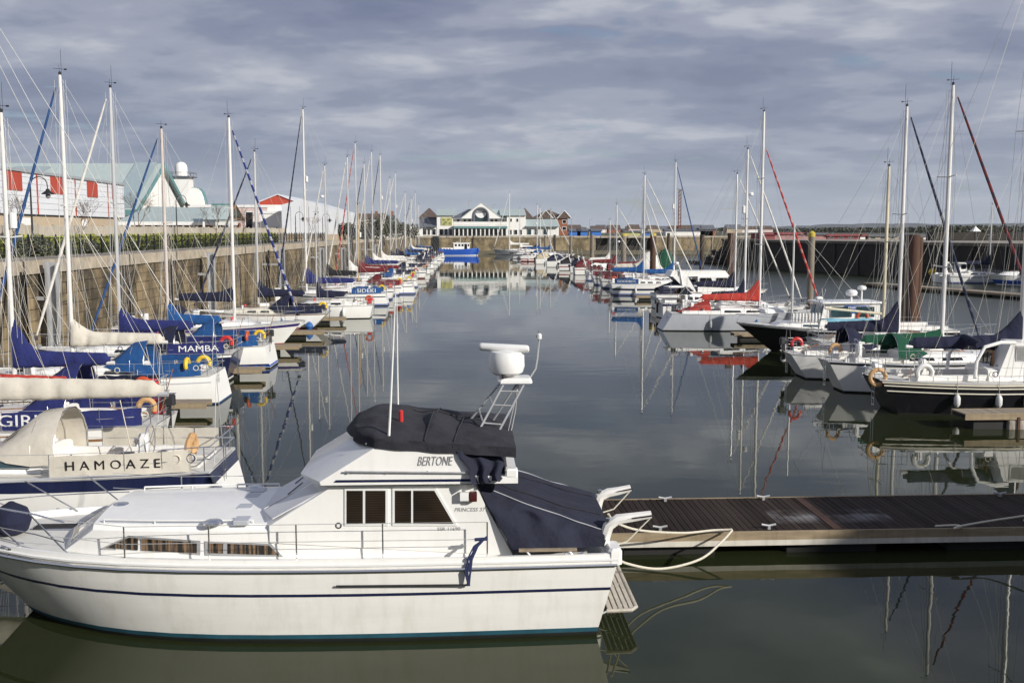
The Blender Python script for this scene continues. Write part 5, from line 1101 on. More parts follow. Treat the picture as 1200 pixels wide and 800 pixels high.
# ================================================================== THE BIG WHITE MOTOR YACHT IN FRONT
CX0, CY0 = -3.45, 18.75
my = tag(empty('flybridge_motor_yacht', (CX0, CY0, 0), math.pi), 'large white flybridge motor yacht with navy covers in the foreground', 'motor yacht')
def lp(px, py, ly):
    p = PY(px, py, CY0 - ly); return Vector((-(p.x - CX0), ly, p.z))
def lz(px, py, z):
    p = P(px, py, z); return Vector((-(p.x - CX0), CY0 - p.y, z))
bm_ = bpy.data.materials.new('blind_window'); bm_.use_nodes = True; MATS['blind_window'] = bm_; nt = bm_.node_tree; b = nt.nodes['Principled BSDF']; b.inputs['Roughness'].default_value = .3; b.inputs['Coat Weight'].default_value = 1.0; b.inputs['Coat Roughness'].default_value = .03
t_ = nt.nodes.new('ShaderNodeTexCoord'); s_ = nt.nodes.new('ShaderNodeSeparateXYZ'); nt.links.new(t_.outputs['Object'], s_.inputs[0]); mu = nt.nodes.new('ShaderNodeMath'); mu.operation = 'MULTIPLY'; mu.inputs[1].default_value = 24; nt.links.new(s_.outputs[2], mu.inputs[0]); fr = nt.nodes.new('ShaderNodeMath'); fr.operation = 'FRACT'; nt.links.new(mu.outputs[0], fr.inputs[0])
n_ = nt.nodes.new('ShaderNodeTexNoise'); nt.links.new(t_.outputs['Object'], n_.inputs['Vector']); n_.inputs['Scale'].default_value = 1.5; mm = nt.nodes.new('ShaderNodeMath'); mm.operation = 'MULTIPLY'; nt.links.new(fr.outputs[0], mm.inputs[0]); nt.links.new(n_.outputs['Fac'], mm.inputs[1])
rp = nt.nodes.new('ShaderNodeValToRGB'); nt.links.new(mm.outputs[0], rp.inputs[0]); rp.color_ramp.elements[0].position = .1; rp.color_ramp.elements[0].color = (.008, .006, .005, 1); rp.color_ramp.elements[1].position = .5; rp.color_ramp.elements[1].color = (.05, .034, .022, 1); nt.links.new(rp.outputs[0], b.inputs['Base Color'])
cm = bpy.data.materials.new('window_curtain'); cm.use_nodes = True; MATS['window_curtain'] = cm; nt = cm.node_tree; b = nt.nodes['Principled BSDF']; b.inputs['Roughness'].default_value = .35; b.inputs['Coat Weight'].default_value = 1.0; b.inputs['Coat Roughness'].default_value = .05
t_ = nt.nodes.new('ShaderNodeTexCoord'); mp = nt.nodes.new('ShaderNodeMapping'); nt.links.new(t_.outputs['Object'], mp.inputs[0]); mp.inputs['Scale'].default_value = (9, 1, .4); n_ = nt.nodes.new('ShaderNodeTexNoise'); nt.links.new(mp.outputs[0], n_.inputs['Vector']); n_.inputs['Scale'].default_value = 2.0; n_.inputs['Detail'].default_value = 4
rp = nt.nodes.new('ShaderNodeValToRGB'); nt.links.new(n_.outputs['Fac'], rp.inputs[0]); rp.color_ramp.elements[0].position = .46; rp.color_ramp.elements[0].color = (.012, .01, .008, 1); rp.color_ramp.elements[1].position = .6; rp.color_ramp.elements[1].color = (.22, .14, .08, 1); nt.links.new(rp.outputs[0], b.inputs['Base Color'])
M('screen_vinyl', (.74, .74, .75), .7, var=.03, dirt=.08, dirtcol=(.5, .48, .45))
cloth('tarpaulin', (.021, .021, .028), var=.3); cloth('tarpaulin_navy', (.0125, .0150, .032), var=.3)
H = Hull(12.1, 3.8, 1.38, .35, 1.45, .93, .4, 4.0, .13, .0, .09, .20)
hl = hull_parts(my, H, 'gelcoat_hull', 'antifoul_dark', ((.615, .652, 'navy_paint'), (.925, .965, 'black_plastic')), None, 'deck_nonskid', None, 'white_plastic')
m = MB()
for sd in (1, -1): m.loft([[H.pt(t, .07, sd, .007), H.pt(t, .15, sd, .007)] for t in TS], False, False)
m.build('boot_top', 'teal_paint', hl, 40)
for sd in (1, -1):
    m = MB(); m.tube([H.pt(t, H.sheer(t) * .948, sd, .03) for t in TS[:-1]], .03, 6); m.build('rubbing_strake', 'stainless', hl)
    m = MB(); m.loft([[H.pt(t, H.sheer(t) - .02, sd, .0), H.pt(t, H.sheer(t) - .02, sd, .0) + Vector((0, -sd * .02, .13)), H.pt(t, H.sheer(t) - .02, sd, -.09) + Vector((0, 0, .13)), H.pt(t, H.sheer(t) - .02, sd, -.10)] for t in TS[:-2]], False, False); m.build('bulwark', 'gelcoat', my, 40)
DZ = 1.42
# --- fore cabin and house sides
def ring(x, w, zr, zb=DZ - .06, cam=.09): return [(x, w, zb), (x, w * .975, zr - .1), (x, w * .91, zr), (x, w * .45, zr + cam * .7), (x, 0, zr + cam), (x, -w * .45, zr + cam * .7), (x, -w * .91, zr), (x, -w * .975, zr - .1), (x, -w, zb)]
ZR = 1.97
m = MB(); st = [(-4.15, 1.42), (-2.0, 1.43), (0, 1.43), (1.2, 1.41), (2.2, 1.36), (3.0, 1.24)]
secs = [ring(x, w, ZR) for x, w in st]; secs.append([(3.92 - abs(p[1]) * .28, p[1] * .86, 1.44 if i not in (0, 8) else DZ - .06) for i, p in enumerate(ring(0, 1.24, ZR))])
m.loft(secs, True, True); trunk = fixn(m.build('fore_cabin', 'gelcoat', my, 28))
for sd in (1, -1):
    def w_of(x):
        for (xa, wa), (xb, wb) in zip(st, st[1:]):
            if xa <= x <= xb: return lerp(wa, wb, (x - xa) / (xb - xa))
        return st[-1][1] if x > 0 else st[0][1]
    def on(px, py, o=0.0):
        p = lp(px, py, 1.40); return Vector((p.x, sd * (w_of(p.x) * (.992 - .02 * (p.z - DZ)) + o), p.z + .02))
    for poly, panes in (([(113, 647.5), (149, 630), (235, 634.5), (235, 651)], (([(121, 645), (150, 632), (161, 632.6), (161, 646.3)]), ([(165, 632.8), (231, 636.5), (231, 648.5), (165, 646.6)]))),
                        ([(240.5, 635), (318, 637.5), (332, 652.5), (240.5, 651.5)], (([(244, 637), (262, 637.4), (262, 648.8), (244, 648.5)]), ([(267, 637.5), (316, 639.5), (327, 650.5), (267, 649)])))):
        f = MB().panel([on(*q, .004) for q in poly], (0, sd, 0), .016).build('window_frame', 'galvanised', trunk, None)
        for q_ in panes: MB().panel([on(*q, .021) for q in q_], (0, sd, 0), .004).build('pane', 'window_curtain', f, None)
    m = MB(); pts = [lp(x, 616, 1.30) for x in (118, 180, 240, 296)]; m.tube([(p.x, sd * (w_of(p.x) * .91 - .02), ZR + .06) for p in pts], .018, 6)
    for p in pts: m.tube([(p.x, sd * (w_of(p.x) * .91 - .02), ZR - .02), (p.x, sd * (w_of(p.x) * .91 - .02), ZR + .06)], .014, 5)
    m.build('grab_rail', 'white_plastic', trunk)
    # front windows on the sloping face
    MB().panel([(3.2, sd * .12, 1.90), (3.72, sd * .1, 1.56), (3.5, sd * .86, 1.56), (3.13, sd * .98, 1.86)], (1, 0, 1), .02).build('front_window', 'blind_window', trunk, None)
for px, py in ((142, 590), (250, 610), (298, 570)):
    p = lz(px, py, ZR + .08); m = MB(); m.lathe([(.17, 0), (.17, .03), (.13, .06), (.02, .08)], (p.x, p.y, ZR + .03), 14); v_ = m.build('deck_vent', 'stainless', trunk)
for px, py in ((303, 574), (296, 581), (288, 593), (284, 608)):
    p = lz(px, py, ZR + .07); MB().rbox(p.x - .13, p.x + .13, p.y - .16, p.y + .16, ZR + .0, ZR + .085, .01).build('solar_panel', 'gelcoat_grey', trunk, None)
# --- saloon with slanted screen
bf = lp(316, 624, 1.42); tf = lp(390, 571, 1.42); ta = lp(556, 566, 1.42); ba = lp(601, 652, 1.42); ta.z = tf.z = (tf.z + ta.z) / 2
def spoly(y, dx): return [(bf.x + dx, y, ZR - .3), (bf.x + dx, y, ZR + .0), (tf.x + dx, y, tf.z), (ta.x, y, ta.z), (ba.x, y, DZ - .04)]
m = MB(); m.loft([spoly(1.435, 0), spoly(.75, .3), spoly(-.75, .3), spoly(-1.435, 0)], True, True); sal = fixn(m.build('saloon', 'gelcoat', my, 20))
for y0, y1, d0, d1 in ((1.36, .80, .03, .28), (.70, -.70, .3, .3), (-.80, -1.36, .28, .03)):
    A = Vector((bf.x - .1, 0, ZR + .09)); B_ = Vector((tf.x + .1, 0, tf.z - .1)); pts = [A + Vector((d0 + .02, y0, 0)), A + Vector((d1 + .02, y1, 0)), B_ + Vector((d1 + .02, y1, 0)), B_ + Vector((d0 + .02, y0, 0))]
    MB().panel(pts, (.7, 0, .7), .02).build('screen_cover', 'screen_vinyl', sal, None)
for sd in (1, -1):
    def on2(px, py, o): p = lp(px, py, 1.42); return Vector((p.x, sd * (1.436 + o), p.z))
    for poly, panes in (([(404, 571.5), (455, 571.5), (455, 615), (404, 615)], ([(406.5, 574), (425.5, 574), (425.5, 612.5), (406.5, 612.5)], [(428.5, 574), (452, 574), (452, 612.5), (428.5, 612.5)])),
                        ([(460, 571.5), (511, 571.5), (536, 615), (460, 615)], ([(463, 574), (482, 574), (482, 612.5), (463, 612.5)], [(484.5, 574), (509, 574), (531.5, 612.5), (484.5, 612.5)]))):
        f = MB().panel([on2(*q, .0) for q in poly], (0, sd, 0), .018).build('window_frame', 'white_plastic', sal, None)
        for q_ in panes:
            pn = MB().panel([on2(*q, .019) for q in q_], (0, sd, 0), .004).build('pane', 'blind_window', f, None)
    p = lp(397, 615, 1.42); MB().torus((p.x, sd * 1.44, p.z), .045, .012, 'y', n=14, m=5).build('skin_fitting', 'black_plastic', sal)
lettering('PRINCESS 37', .095, 'letter_grey', sal, lp(550, 597, 1.438), (R(90), 0, math.pi), .002, .25, sx=1.0, bold=.005)
lettering('SSR 11690', .085, 'letter_grey', sal, lp(526, 619.5, 1.438), (R(90), 0, math.pi), .002, sx=1.1)
p = lp(548, 581, 1.5); MB().rbox(p.x - .02, p.x + .14, 1.44, 1.56, p.z - .07, p.z + .07, .01).build('lamp_bracket', 'white_plastic', sal); M('navlight_red', (.06, .012, .012), .3); MB().rbox(p.x - .16, p.x - .03, 1.46, 1.58, p.z - .08, p.z + .08, .015).build('navigation_light', 'navlight_red', sal)
# --- flybridge
A = lp(376, 571, 1.6); T = lp(448, 519, 1.55); T2 = lp(538, 531, 1.55); T3 = lp(556, 557, 1.6); E1 = lp(607, 556, 1.6); E2 = lp(607, 563.5, 1.6)
zf = (A.z + E2.z) / 2
def fpoly(y, dx, k=1.0): return [(A.x + dx, y, zf), (A.x + dx + .02, y, zf + .06), (T.x + dx, y * .97, T.z), (T2.x, y * .97, T2.z), (T3.x, y, T3.z), (E1.x, y, zf + .11), (E1.x, y, zf)]
m = MB(); m.loft([fpoly(1.6, 0), fpoly(.95, .42), fpoly(-.95, .42), fpoly(-1.6, 0)], True, True); fly = fixn(m.build('flybridge', 'gelcoat', my, 20))
for sd in (1, -1):
    q = [lp(394, 563.5, 1.6), lp(556, 562, 1.6), lp(556, 565, 1.6), lp(391, 566.3, 1.6)]
    MB().panel([(p.x, sd * 1.602, p.z + .02) for p in q], (0, sd, 0), .006).build('stripe', 'navy_paint', fly, None)
    m = MB(); a, b2 = lp(404, 554, 1.62), lp(551, 553.5, 1.62); m.tube([(a.x, sd * 1.64, a.z + .03), (b2.x, sd * 1.64, b2.z)], .016, 6)
    for u in (.03, .34, .66, .97): c = vl(a, b2, u); m.tube([(c.x, sd * 1.58, c.z + .01), (c.x, sd * 1.64, c.z + .01)], .02, 6)
    m.build('hand_rail', 'galvanised', fly)
lettering('BERTONE', .225, 'letter_grey', fly, lp(509, 540.5, 1.586), (R(85.6), 0, math.pi), .003, .35, sx=.60, bold=.0)
p = E1; MB().rbox(p.x, p.x + .22, 1.38, 1.60, zf + .11, zf + .25, .03).build('bridge_corner', 'gelcoat', fly, None); MB().rbox(p.x, p.x + .22, -1.60, -1.38, zf + .11, zf + .25, .03).build('bridge_corner', 'gelcoat', fly, None)
# --- flybridge tarpaulin: console hump, sagging middle, tied-down skirts
rr = random.Random(3); N, K = 26, 20; x_f = lp(416, 492, .6).x + .25; x_a = lp(584, 505, 0).x
def prof(u):
    pts = [(0, .0), (.06, .10), (.15, .22), (.28, .23), (.42, .15), (.5, .19), (.62, .10), (.85, .12), (1, .02)]
    for (a, za), (c, zc) in zip(pts, pts[1:]):
        if u <= c: return lerp(za, zc, (u - a) / (c - a))
    return pts[-1][1]
def tarp(u, v):
    w = 1.605 * (.60 + .40 * min(1, u / .16) ** .7); zb = lerp(T.z, T2.z, max(0, (u - .12) / .88)) - .07; zt = zb + .17; sgn = 1 if v < .5 else -1; e = min(v, 1 - v)
    if e < .1: y = w + .012 * math.sin(u * 27) ; z = lerp(zb, zt, e / .1); bul = 0
    else:
        s_ = (e - .1) / .4; y = w * (1 - s_); dm = 1 - (1 - s_) ** 2; z = zt + prof(u) * dm ** .75; bul = .42 * dm * max(0, 1 - u * 3)
        z += (.09 * math.exp(-((u - .5) / .05) ** 2) * math.exp(-((v - .4) / .1) ** 2) - .035 * math.exp(-((u - .66) / .07) ** 2) - .03 * math.exp(-((u - .37) / .05) ** 2)) * dm
        z += (.010 * math.sin(u * 23 + v * 31) + .008 * math.sin(u * 41 - v * 19) + rr.uniform(-.003, .003)) * min(1, dm * 2)
    z = zb + (z - zb) * min(1, (u + .008) / .05) ** .6
    return (lerp(x_f, x_a, u) - .25 + bul * .5, sgn * y, z)
tp = MB().grid(tarp, 44, 30).build('flybridge_tarpaulin', 'tarpaulin', my, 70)
m = MB()
for k in range(9): p = tarp(.1 + .1 * k, 0.0); m.lathe([(.015, 0), (.02, .01), (.005, .015)], (p[0], 1.56, p[2] + .06), 6, 'y')
m.build('press_studs', 'stainless', tp)
m = MB()
for u, v0, v1 in ((.45, .1, .75), (.62, .05, .6)): m.tube([Vector(tarp(u + .12 * (v - v0), v)) + Vector((0, 0, .015)) for v in [lerp(v0, v1, k / 14) for k in range(15)]], .013, 5)
m.tube([Vector(tarp(u, .62)) + Vector((0, 0, .015)) for u in [.35 + .03 * k for k in range(16)]], .013, 5); m.build('tie_cord', 'black_plastic', tp)
# aft drape of the tarpaulin over the bridge corner
c4 = [lp(536, 528, 1.58), lp(557, 568, 1.66), lp(590, 561, 1.66), lp(588, 520, 1.2)]
def drape(u, v):
    p = vl(vl(c4[0], c4[3], u), vl(c4[1], c4[2], u), v); f = .07 * math.sin(u * 15 + v * 2) * (.3 + v) ; return (p.x + .03 * math.sin(v * 9), p.y + f + .03, p.z + .02 * math.sin(u * 19) * v)
MB().grid(drape, 26, 14).build('tarpaulin_drape', 'tarpaulin_navy', my, 70)
def drape2(u, v): x, y, z = drape(u, v); return (x, -y, z)
MB().grid(drape2, 26, 14).build('tarpaulin_drape', 'tarpaulin_navy', my, 70)
def drape3(u, v):
    p = vl(vl((c4[3].x, 1.22, c4[3].z), (c4[3].x, -1.22, c4[3].z), u), vl((c4[2].x - .05, 1.5, c4[2].z), (c4[2].x - .05, -1.5, c4[2].z), u), v); return (p.x + .05 * math.sin(u * 21), p.y, p.z)
MB().grid(drape3, 24, 8).build('tarpaulin_drape', 'tarpaulin', my, 70)
# --- cockpit canopy sloping from the bridge to the transom
xt_, xb_ = lp(556, 566, 1.6).x, lp(602, 652, 1.6).x; xe_ = lp(706, 645, 1.3).x
def canopy(u, v):
    a = math.pi * v; s_ = math.sin(a) ** .42 if 0 < v < 1 else 0.0; c_ = math.cos(a); c_ = abs(c_) ** .5 * (1 if c_ > 0 else -1)
    zb = 1.52 + .02 * u; zt = lerp(zf - .03, 1.86, u ** .92) ; fx_ = lerp(xb_, xt_, s_); x = lerp(fx_, xe_ - .12 * s_, u)
    sag = -.10 * math.sin(math.pi * u) * (1 - abs(c_)) * 1.0
    wr = .06 * math.sin(u * 14 + v * 11) * math.sin(math.pi * u) * (.4 + .6 * s_) + .02 * math.sin(u * 5 - v * 37) + .05 * math.sin(24 * v + 5 * u) * (1 - u) ** .7 * u ** .3 + .035 * math.sin(8.5 * math.pi * (u - .25 * s_)) * math.exp(-((min(v, 1 - v) - .12) / .09) ** 2) * math.sin(math.pi * u)
    return (x, (1.62 - .1 * u) * c_ * (1 - .1 * s_) + (wr if c_ > 0 else -wr), zb + (zt - zb) * s_ + sag)
cn = MB().grid(canopy, 40, 40).build('cockpit_canopy', 'tarpaulin_navy', my, 75)
M('piping', (.42, .43, .46), .8)
for v0, v1 in ((.30, .13), (.70, .87)): m = MB(); m.tube([Vector(canopy(u, lerp(v0, v1, u ** 1.5))) + Vector((0, .012 if v0 < .5 else -.012, .012)) for u in [.12 + .036 * k for k in range(24)]], .011, 5); m.build('piping', 'piping', cn)
for v0 in (.42, .56): m = MB(); m.tube([Vector(canopy(u, v0)) + Vector((0, 0, .012)) for u in [.03 + .039 * k for k in range(25)]], .009, 5); m.build('seam', 'tarpaulin', cn)
# --- stern: davits, corner posts, bathing platform
M('davit_paint', (.76, .75, .72), .35, var=.05, dirt=.2, dirtcol=(.4, .35, .28))
for ly, pts in ((1.35, ((711, 660), (707, 634), (713, 616), (724, 608), (740, 606), (763, 602.5))), (-1.15, ((701, 618), (699, 594), (703, 582), (713, 577), (725, 575), (739, 571.5)))):
    q = [lp(*p, ly) for p in pts]; d = MB().tube(q, [.10, .105, .10, .095, .085, .07], 8).build('davit', 'davit_paint', my)
    m = MB()
    for u in (.25, .55, .85):
        c = vl(q[3], q[5], u); dd = (q[5] - q[3]).normalized() * .09; m.tube([c - dd + Vector((0, .075 if ly > 0 else .075, 0)), c + dd + Vector((0, .07, 0))], .016, 5)
    m.build('davit_slot', 'black_plastic', d)
    m = MB(); m.tube([q[5] + Vector((0, 0, -.05)), vl(q[5], q[1], .5) + Vector((0, .05, -.22)), q[1] + Vector((-.05, .1, -.1))], .014, 5); m.build('davit_tackle', 'rope', d)
    MB().lathe([(.03, -.06), (.05, -.05), (.05, .05), (.03, .06)], tuple(q[2] + Vector((0, .0, .09))), 8).build('winch', 'stainless', d)
MB().rbox(-6.12, -5.88, 1.25, 1.78, 1.3, 1.58, .05).build('stern_post', 'gelcoat', my); MB().rbox(-6.12, -5.88, -1.78, -1.25, 1.3, 1.58, .05).build('stern_post', 'gelcoat', my)
M('platform_grp', (.46, .42, .36), .7, var=.12, dirt=.3)
plat = empty('bathing_platform', (0, 0, 0)); plat.parent = my
MB().tube([(-5.9, 1.5, .38), (-6.34, 1.47, .38), (-6.45, 1.32, .38), (-6.45, -1.32, .38), (-6.34, -1.47, .38), (-5.9, -1.5, .38)], .035, 6).build('platform_rim', 'platform_grp', plat)
for k in range(5): x = -5.93 - k * .098; MB().box(x - .07, x, -1.42, 1.42, .36, .40).build('slat', 'platform_grp', plat, None)
for y in (-1.0, 0, 1.0): MB().tube([(-5.8, y, .1), (-6.38, y, .35)], .025, 6).build('bracket', 'stainless', plat)
# rail along the cockpit coaming
for sd in (1, -1):
    a, b2 = lp(608, 644.5, 1.72), lp(676, 643, 1.72); m = MB(); m.box(min(a.x, b2.x), max(a.x, b2.x), sd * 1.72 - .035, sd * 1.72 + .035, a.z - .02, a.z + .025); r_ = m.build('side_rail', 'weathered_wood', my, None)
    for u in (.12, .85): c = vl(a, b2, u); MB().tube([(c.x, sd * 1.72, c.z), (c.x - .12, sd * 1.74, DZ)], .02, 6).build('rail_post', 'stainless', r_)
# --- guard rails
for sd in (1, -1):
    tops = []
    for px, pt in ((147, 613), (246, 616), (348, 618), (449, 618), (571, 615)):
        p = lp(px, 657, 1.74); b_ = Vector((p.x, sd * 1.76, DZ)); tt = Vector((p.x, sd * 1.76, DZ + .66)); tops.append(tt)
        s_ = MB().tube([b_, tt], .014, 6).build('stanchion', 'stainless', my); MB().lathe([(.04, 0), (.035, .03), (.018, .04)], tuple(b_), 8).build('stanchion_base', 'stainless', s_)
    m = MB()
    for z in (0, -.3): m.tube([t_ + Vector((0, 0, z)) for t_ in tops[::-1]] + [Vector((3.6, sd * 1.62, 2.2 + z))], .006, 4)
    m.build('guard_wires', 'wire', my)
    m = MB(); y = lambda t: H.pt(t, H.sheer(t), sd).y - sd * .08
    bp_ = [(3.3, sd * 1.66, 2.14), (3.9, y(.83), 2.2), (4.7, y(.89), 2.24), (5.5, y(.95), 2.28), (6.05, sd * .35, 2.3), (6.2, 0, 2.3)]; m.tube(bp_, .017, 6); m.tube([Vector(p) + Vector((0, sd * .02, -.34)) for p in bp_[:-1]], .012, 5)
    for x, t in ((3.05, .79), (4.1, .86), (5.0, .92)): m.tube([H.pt(t, H.sheer(t), sd) + Vector((-.15, -sd * .08, .05)), Vector((x + .95, y(t + .04), 2.22))], .015, 5)
    m.build('bow_rail', 'stainless', my)
# black boathook on the hull side, blue lines tied to the stanchion
a, b2 = lp(394, 686.5, 1.93), lp(551, 685, 1.93); MB().tube([a, b2], .018, 6).build('boat_hook', 'black_plastic', my)
m = MB(); rr = random.Random(6); top = lp(571, 632, 1.80)
for k in range(9):
    p = [top + Vector((0, 0, .06)), lp(560 - k * .6, 640, 1.84), lp(551 + rr.uniform(-4, 4), 655, 1.92), lp(549 + rr.uniform(-4, 4), 670, 1.95), lp(548 + rr.uniform(-3, 3), 686, 1.96)]; m.tube(p, .014, 5)
m.tube([lp(556, 632, 1.8), lp(571, 631, 1.8)], .03, 6); m.build('fender_lines', 'rope_blue', my)
# foredeck: fender ball, grille, windlass, anchor roller
p = lz(14, 612, 1.75); MB().lathe([(.04, .34), (.1, .3), (.27, .2), (.34, 0), (.27, -.2), (.06, -.3)], (p.x, p.y, 1.80), 14).build('ball_fender', 'cloth_navy', my)
p = lz(65, 616, 1.55); g_ = MB().rbox(p.x - .42, p.x + .42, p.y - .17, p.y + .17, 1.5, 1.545, .02).build('deck_grille', 'stainless', my)
for k in range(5): MB().box(p.x - .36, p.x + .36, p.y - .125 + k * .057, p.y - .10 + k * .057, 1.545, 1.56).build('grille_slot', 'black_plastic', g_, None)
MB().rbox(5.0, 5.35, -.14, .14, 1.5, 1.78, .04).build('windlass', 'stainless', my); MB().box(5.3, 6.25, -.09, .09, 1.55, 1.66).build('anchor_roller', 'galvanised', my, None)
for k, (x, y) in enumerate(((4.4, 1.2), (4.4, -1.2), (-5.3, 1.72), (-5.3, -1.72))): m = MB(); m.tube([(x - .16, y, 1.6 - (.1 if k > 1 else 0)), (x, y, 1.56 - (.1 if k > 1 else 0)), (x + .16, y, 1.6 - (.1 if k > 1 else 0))], .022, 6).box(x - .04, x + .04, y - .03, y + .03, 1.4, 1.57 - (.1 if k > 1 else 0)); m.build('cleat', 'stainless', my)
# wipers on the screen
for y, d in ((.4, .3), (-.4, .3)): MB().tube([(bf.x - .72 + d, y, tf.z - .18), (bf.x - .5 + d, y + .3, tf.z - .32)], .012, 4).build('wiper', 'black_plastic', my)
# --- radar mast
rm = empty('radar_mast', (0, 0, 0)); rm.parent = my
pl = [lp(584, 444, .0), lp(620, 444, .0)]; zpl = lp(600, 445, 0).z; xr_ = lp(602, 445, 0).x
for ly, a_, b_ in ((.5, (553, 520), (590, 450)), (.5, (575, 523), (614, 450)), (-.35, (547, 497), (588, 446)), (-.35, (573, 500), (608, 446))): MB().tube([lp(*a_, ly), lp(*b_, ly * .45)], .022, 6).build('mast_leg', 'galvanised', rm)
m = MB()
for u in (.35, .65, .88):
    a = vl(lp(553, 520, .5), lp(590, 450, .22), u); c = vl(lp(575, 523, .5), lp(614, 450, .22), u); d = vl(lp(547, 497, -.35), lp(588, 446, -.16), u); m.tube([a, c], .016, 5).tube([a, d], .016, 5)
m.build('mast_rung', 'galvanised', rm)
MB().rbox(xr_ - .33, xr_ + .30, -.28, .28, zpl - .03, zpl + .06, .05).build('mast_platform', 'white_plastic', rm)
zr0 = zpl + .10; xs = lp(595, 428, 0).x
m = MB(); m.loft([[(xs + .02 + w * math.cos(a), .30 * w / .3 * math.sin(a), zr0 + h_) for a in [2 * math.pi * k / 14 for k in range(14)]] for w, h_ in ((.22, .0), (.30, .05), (.335, .16), (.325, .36), (.29, .43), (.1, .46))], True, True); m.build('scanner_housing', 'white_plastic', rm, 40)
MB().lathe([(.08, 0), (.07, .1)], (xs, 0, zr0 + .46), 10).build('scanner_shaft', 'white_plastic', rm)
m = MB(); a = lp(561, 406, -.1); c = lp(620, 409, .12); dd = (c - a); secs = []
for u, s_ in ((0, .5), (.02, .85), (.06, 1), (.94, 1), (.98, .9), (1, .6)):
    p = a + dd * u; secs.append([p + Vector((.02 * 0, .085 * s_ * math.cos(t_), .075 * s_ * math.sin(t_))) for t_ in [2 * math.pi * k / 10 for k in range(10)]])
m.loft(secs, True, True); fixn(m.build('radar_scanner', 'white_plastic', rm, 40))
MB().tube([lp(619, 446, .1), lp(628, 432, .1), lp(630, 420, .1), lp(632, 398, .1)], .014, 5).build('gps_pole', 'alloy', rm); p = lp(632, 395, .1); MB().lathe([(.03, -.04), (.045, -.03), (.045, .05), (.02, .07)], tuple(p), 10).build('gps_antenna', 'white_plastic', rm)
MB().tube([lp(593, 443, .2), lp(590, 414, .2)], .012, 5).build('mast_aerial', 'black_plastic', rm); MB().lathe([(.035, 0), (.03, .18), (.015, .26)], tuple(lp(590, 443, .25)), 8).build('horn', 'black_plastic', rm)
m = MB(); m.tube([lp(606, 450, .1), lp(604, 480, .1), lp(600, 500, .2), lp(588, 545, .4)], .012, 4).tube([lp(608, 450, .0), lp(592, 520, .4)], .008, 4); m.build('mast_cables', 'wire', rm)
p = lp(587, 517, .7); MB().rbox(p.x - .14, p.x + .14, .62, .78, p.z - .06, p.z + .07, .02).build('floodlight', 'white_plastic', rm); MB().tube([p + Vector((0, 0, -.6)), p + Vector((0, 0, 0))], .016, 5).build('floodlight_pole', 'stainless', rm)
# whip aerials and red lamp
wp = [lp(455, 527, 1.50), lp(458, 470, 1.47), lp(463.5, 345, 1.42)]; w_ = MB().tube(wp, [.026, .02, .009], 6).build('whip_aerial', 'white_plastic', my); MB().lathe([(.05, -.1), (.045, .0), (.03, .12)], tuple(wp[0]), 8).build('aerial_mount', 'black_plastic', w_); MB().lathe([(.05, 0), (.055, .12), (.03, .15)], (wp[0].x + .1, 1.5, wp[0].z), 10).build('aerial_base', 'black_plastic', w_)
wp = [lp(466.5, 475, -1.1), lp(466, 440, -1.1), lp(465, 347, -1.1)]; MB().tube(wp, [.02, .016, .008], 6).build('whip_aerial', 'white_plastic', my)
p = lp(470, 490, .8); MB().lathe([(.04, -.1), (.04, .13), (.02, .15)], tuple(p), 10).build('flag_socket', 'red_plastic', my)
# stern lines to the pontoon
line = [Vector((2.75, 17.35, 1.38)), Vector((3.5, 18.3, .55)), Vector((4.6, 19.9, .2)), Vector((5.7, 21.0, .42)), Vector((6.1, 21.42, .60))]
def smooth(pts, n=8):
    outp = []
    for i in range(len(pts) - 1):
        p0_, p1_, p2_, p3_ = pts[max(i - 1, 0)], pts[i], pts[i + 1], pts[min(i + 2, len(pts) - 1)]
        for k in range(n):
            t = k / n; outp.append(.5 * ((2 * p1_) + (p2_ - p0_) * t + (2 * p0_ - 5 * p1_ + 4 * p2_ - p3_) * t * t + (3 * p1_ - p0_ - 3 * p2_ + p3_) * t ** 3))
    return outp + [pts[-1]]
l1 = [P(718, 650, 1.15), P(735, 660, .75), P(775, 666, .42), P(820, 655, .42), P(845, 635, .5), P(858, 621, .62)]
o = MB().tube(smooth(l1), .024, 6).build('mooring_line', 'rope'); tag(o, 'pale mooring rope looping low from the yacht stern to the pontoon', 'rope', 'stern mooring ropes')
l2 = [P(713, 602, 1.6), P(722, 612, 1.25), P(750, 621, .9), P(800, 624, .7), P(835, 621, .62), P(858, 620, .63)]
o = MB().tube(smooth(l2), .024, 6).build('mooring_line', 'rope'); tag(o, 'pale mooring rope running straight from the far davit to the pontoon cleat', 'rope', 'stern mooring ropes')
l3 = [P(1096, 616, .56), P(1120, 615, .58), P(1126, 617, .57), P(1118, 619, .56), P(1126, 616, .6), P(1160, 610, .66), P(1215, 602, .9)]
o = MB().tube(smooth(l3), .022, 6).build('mooring_line', 'rope'); tag(o, 'pale rope made fast on the right half of the near pontoon', 'rope')
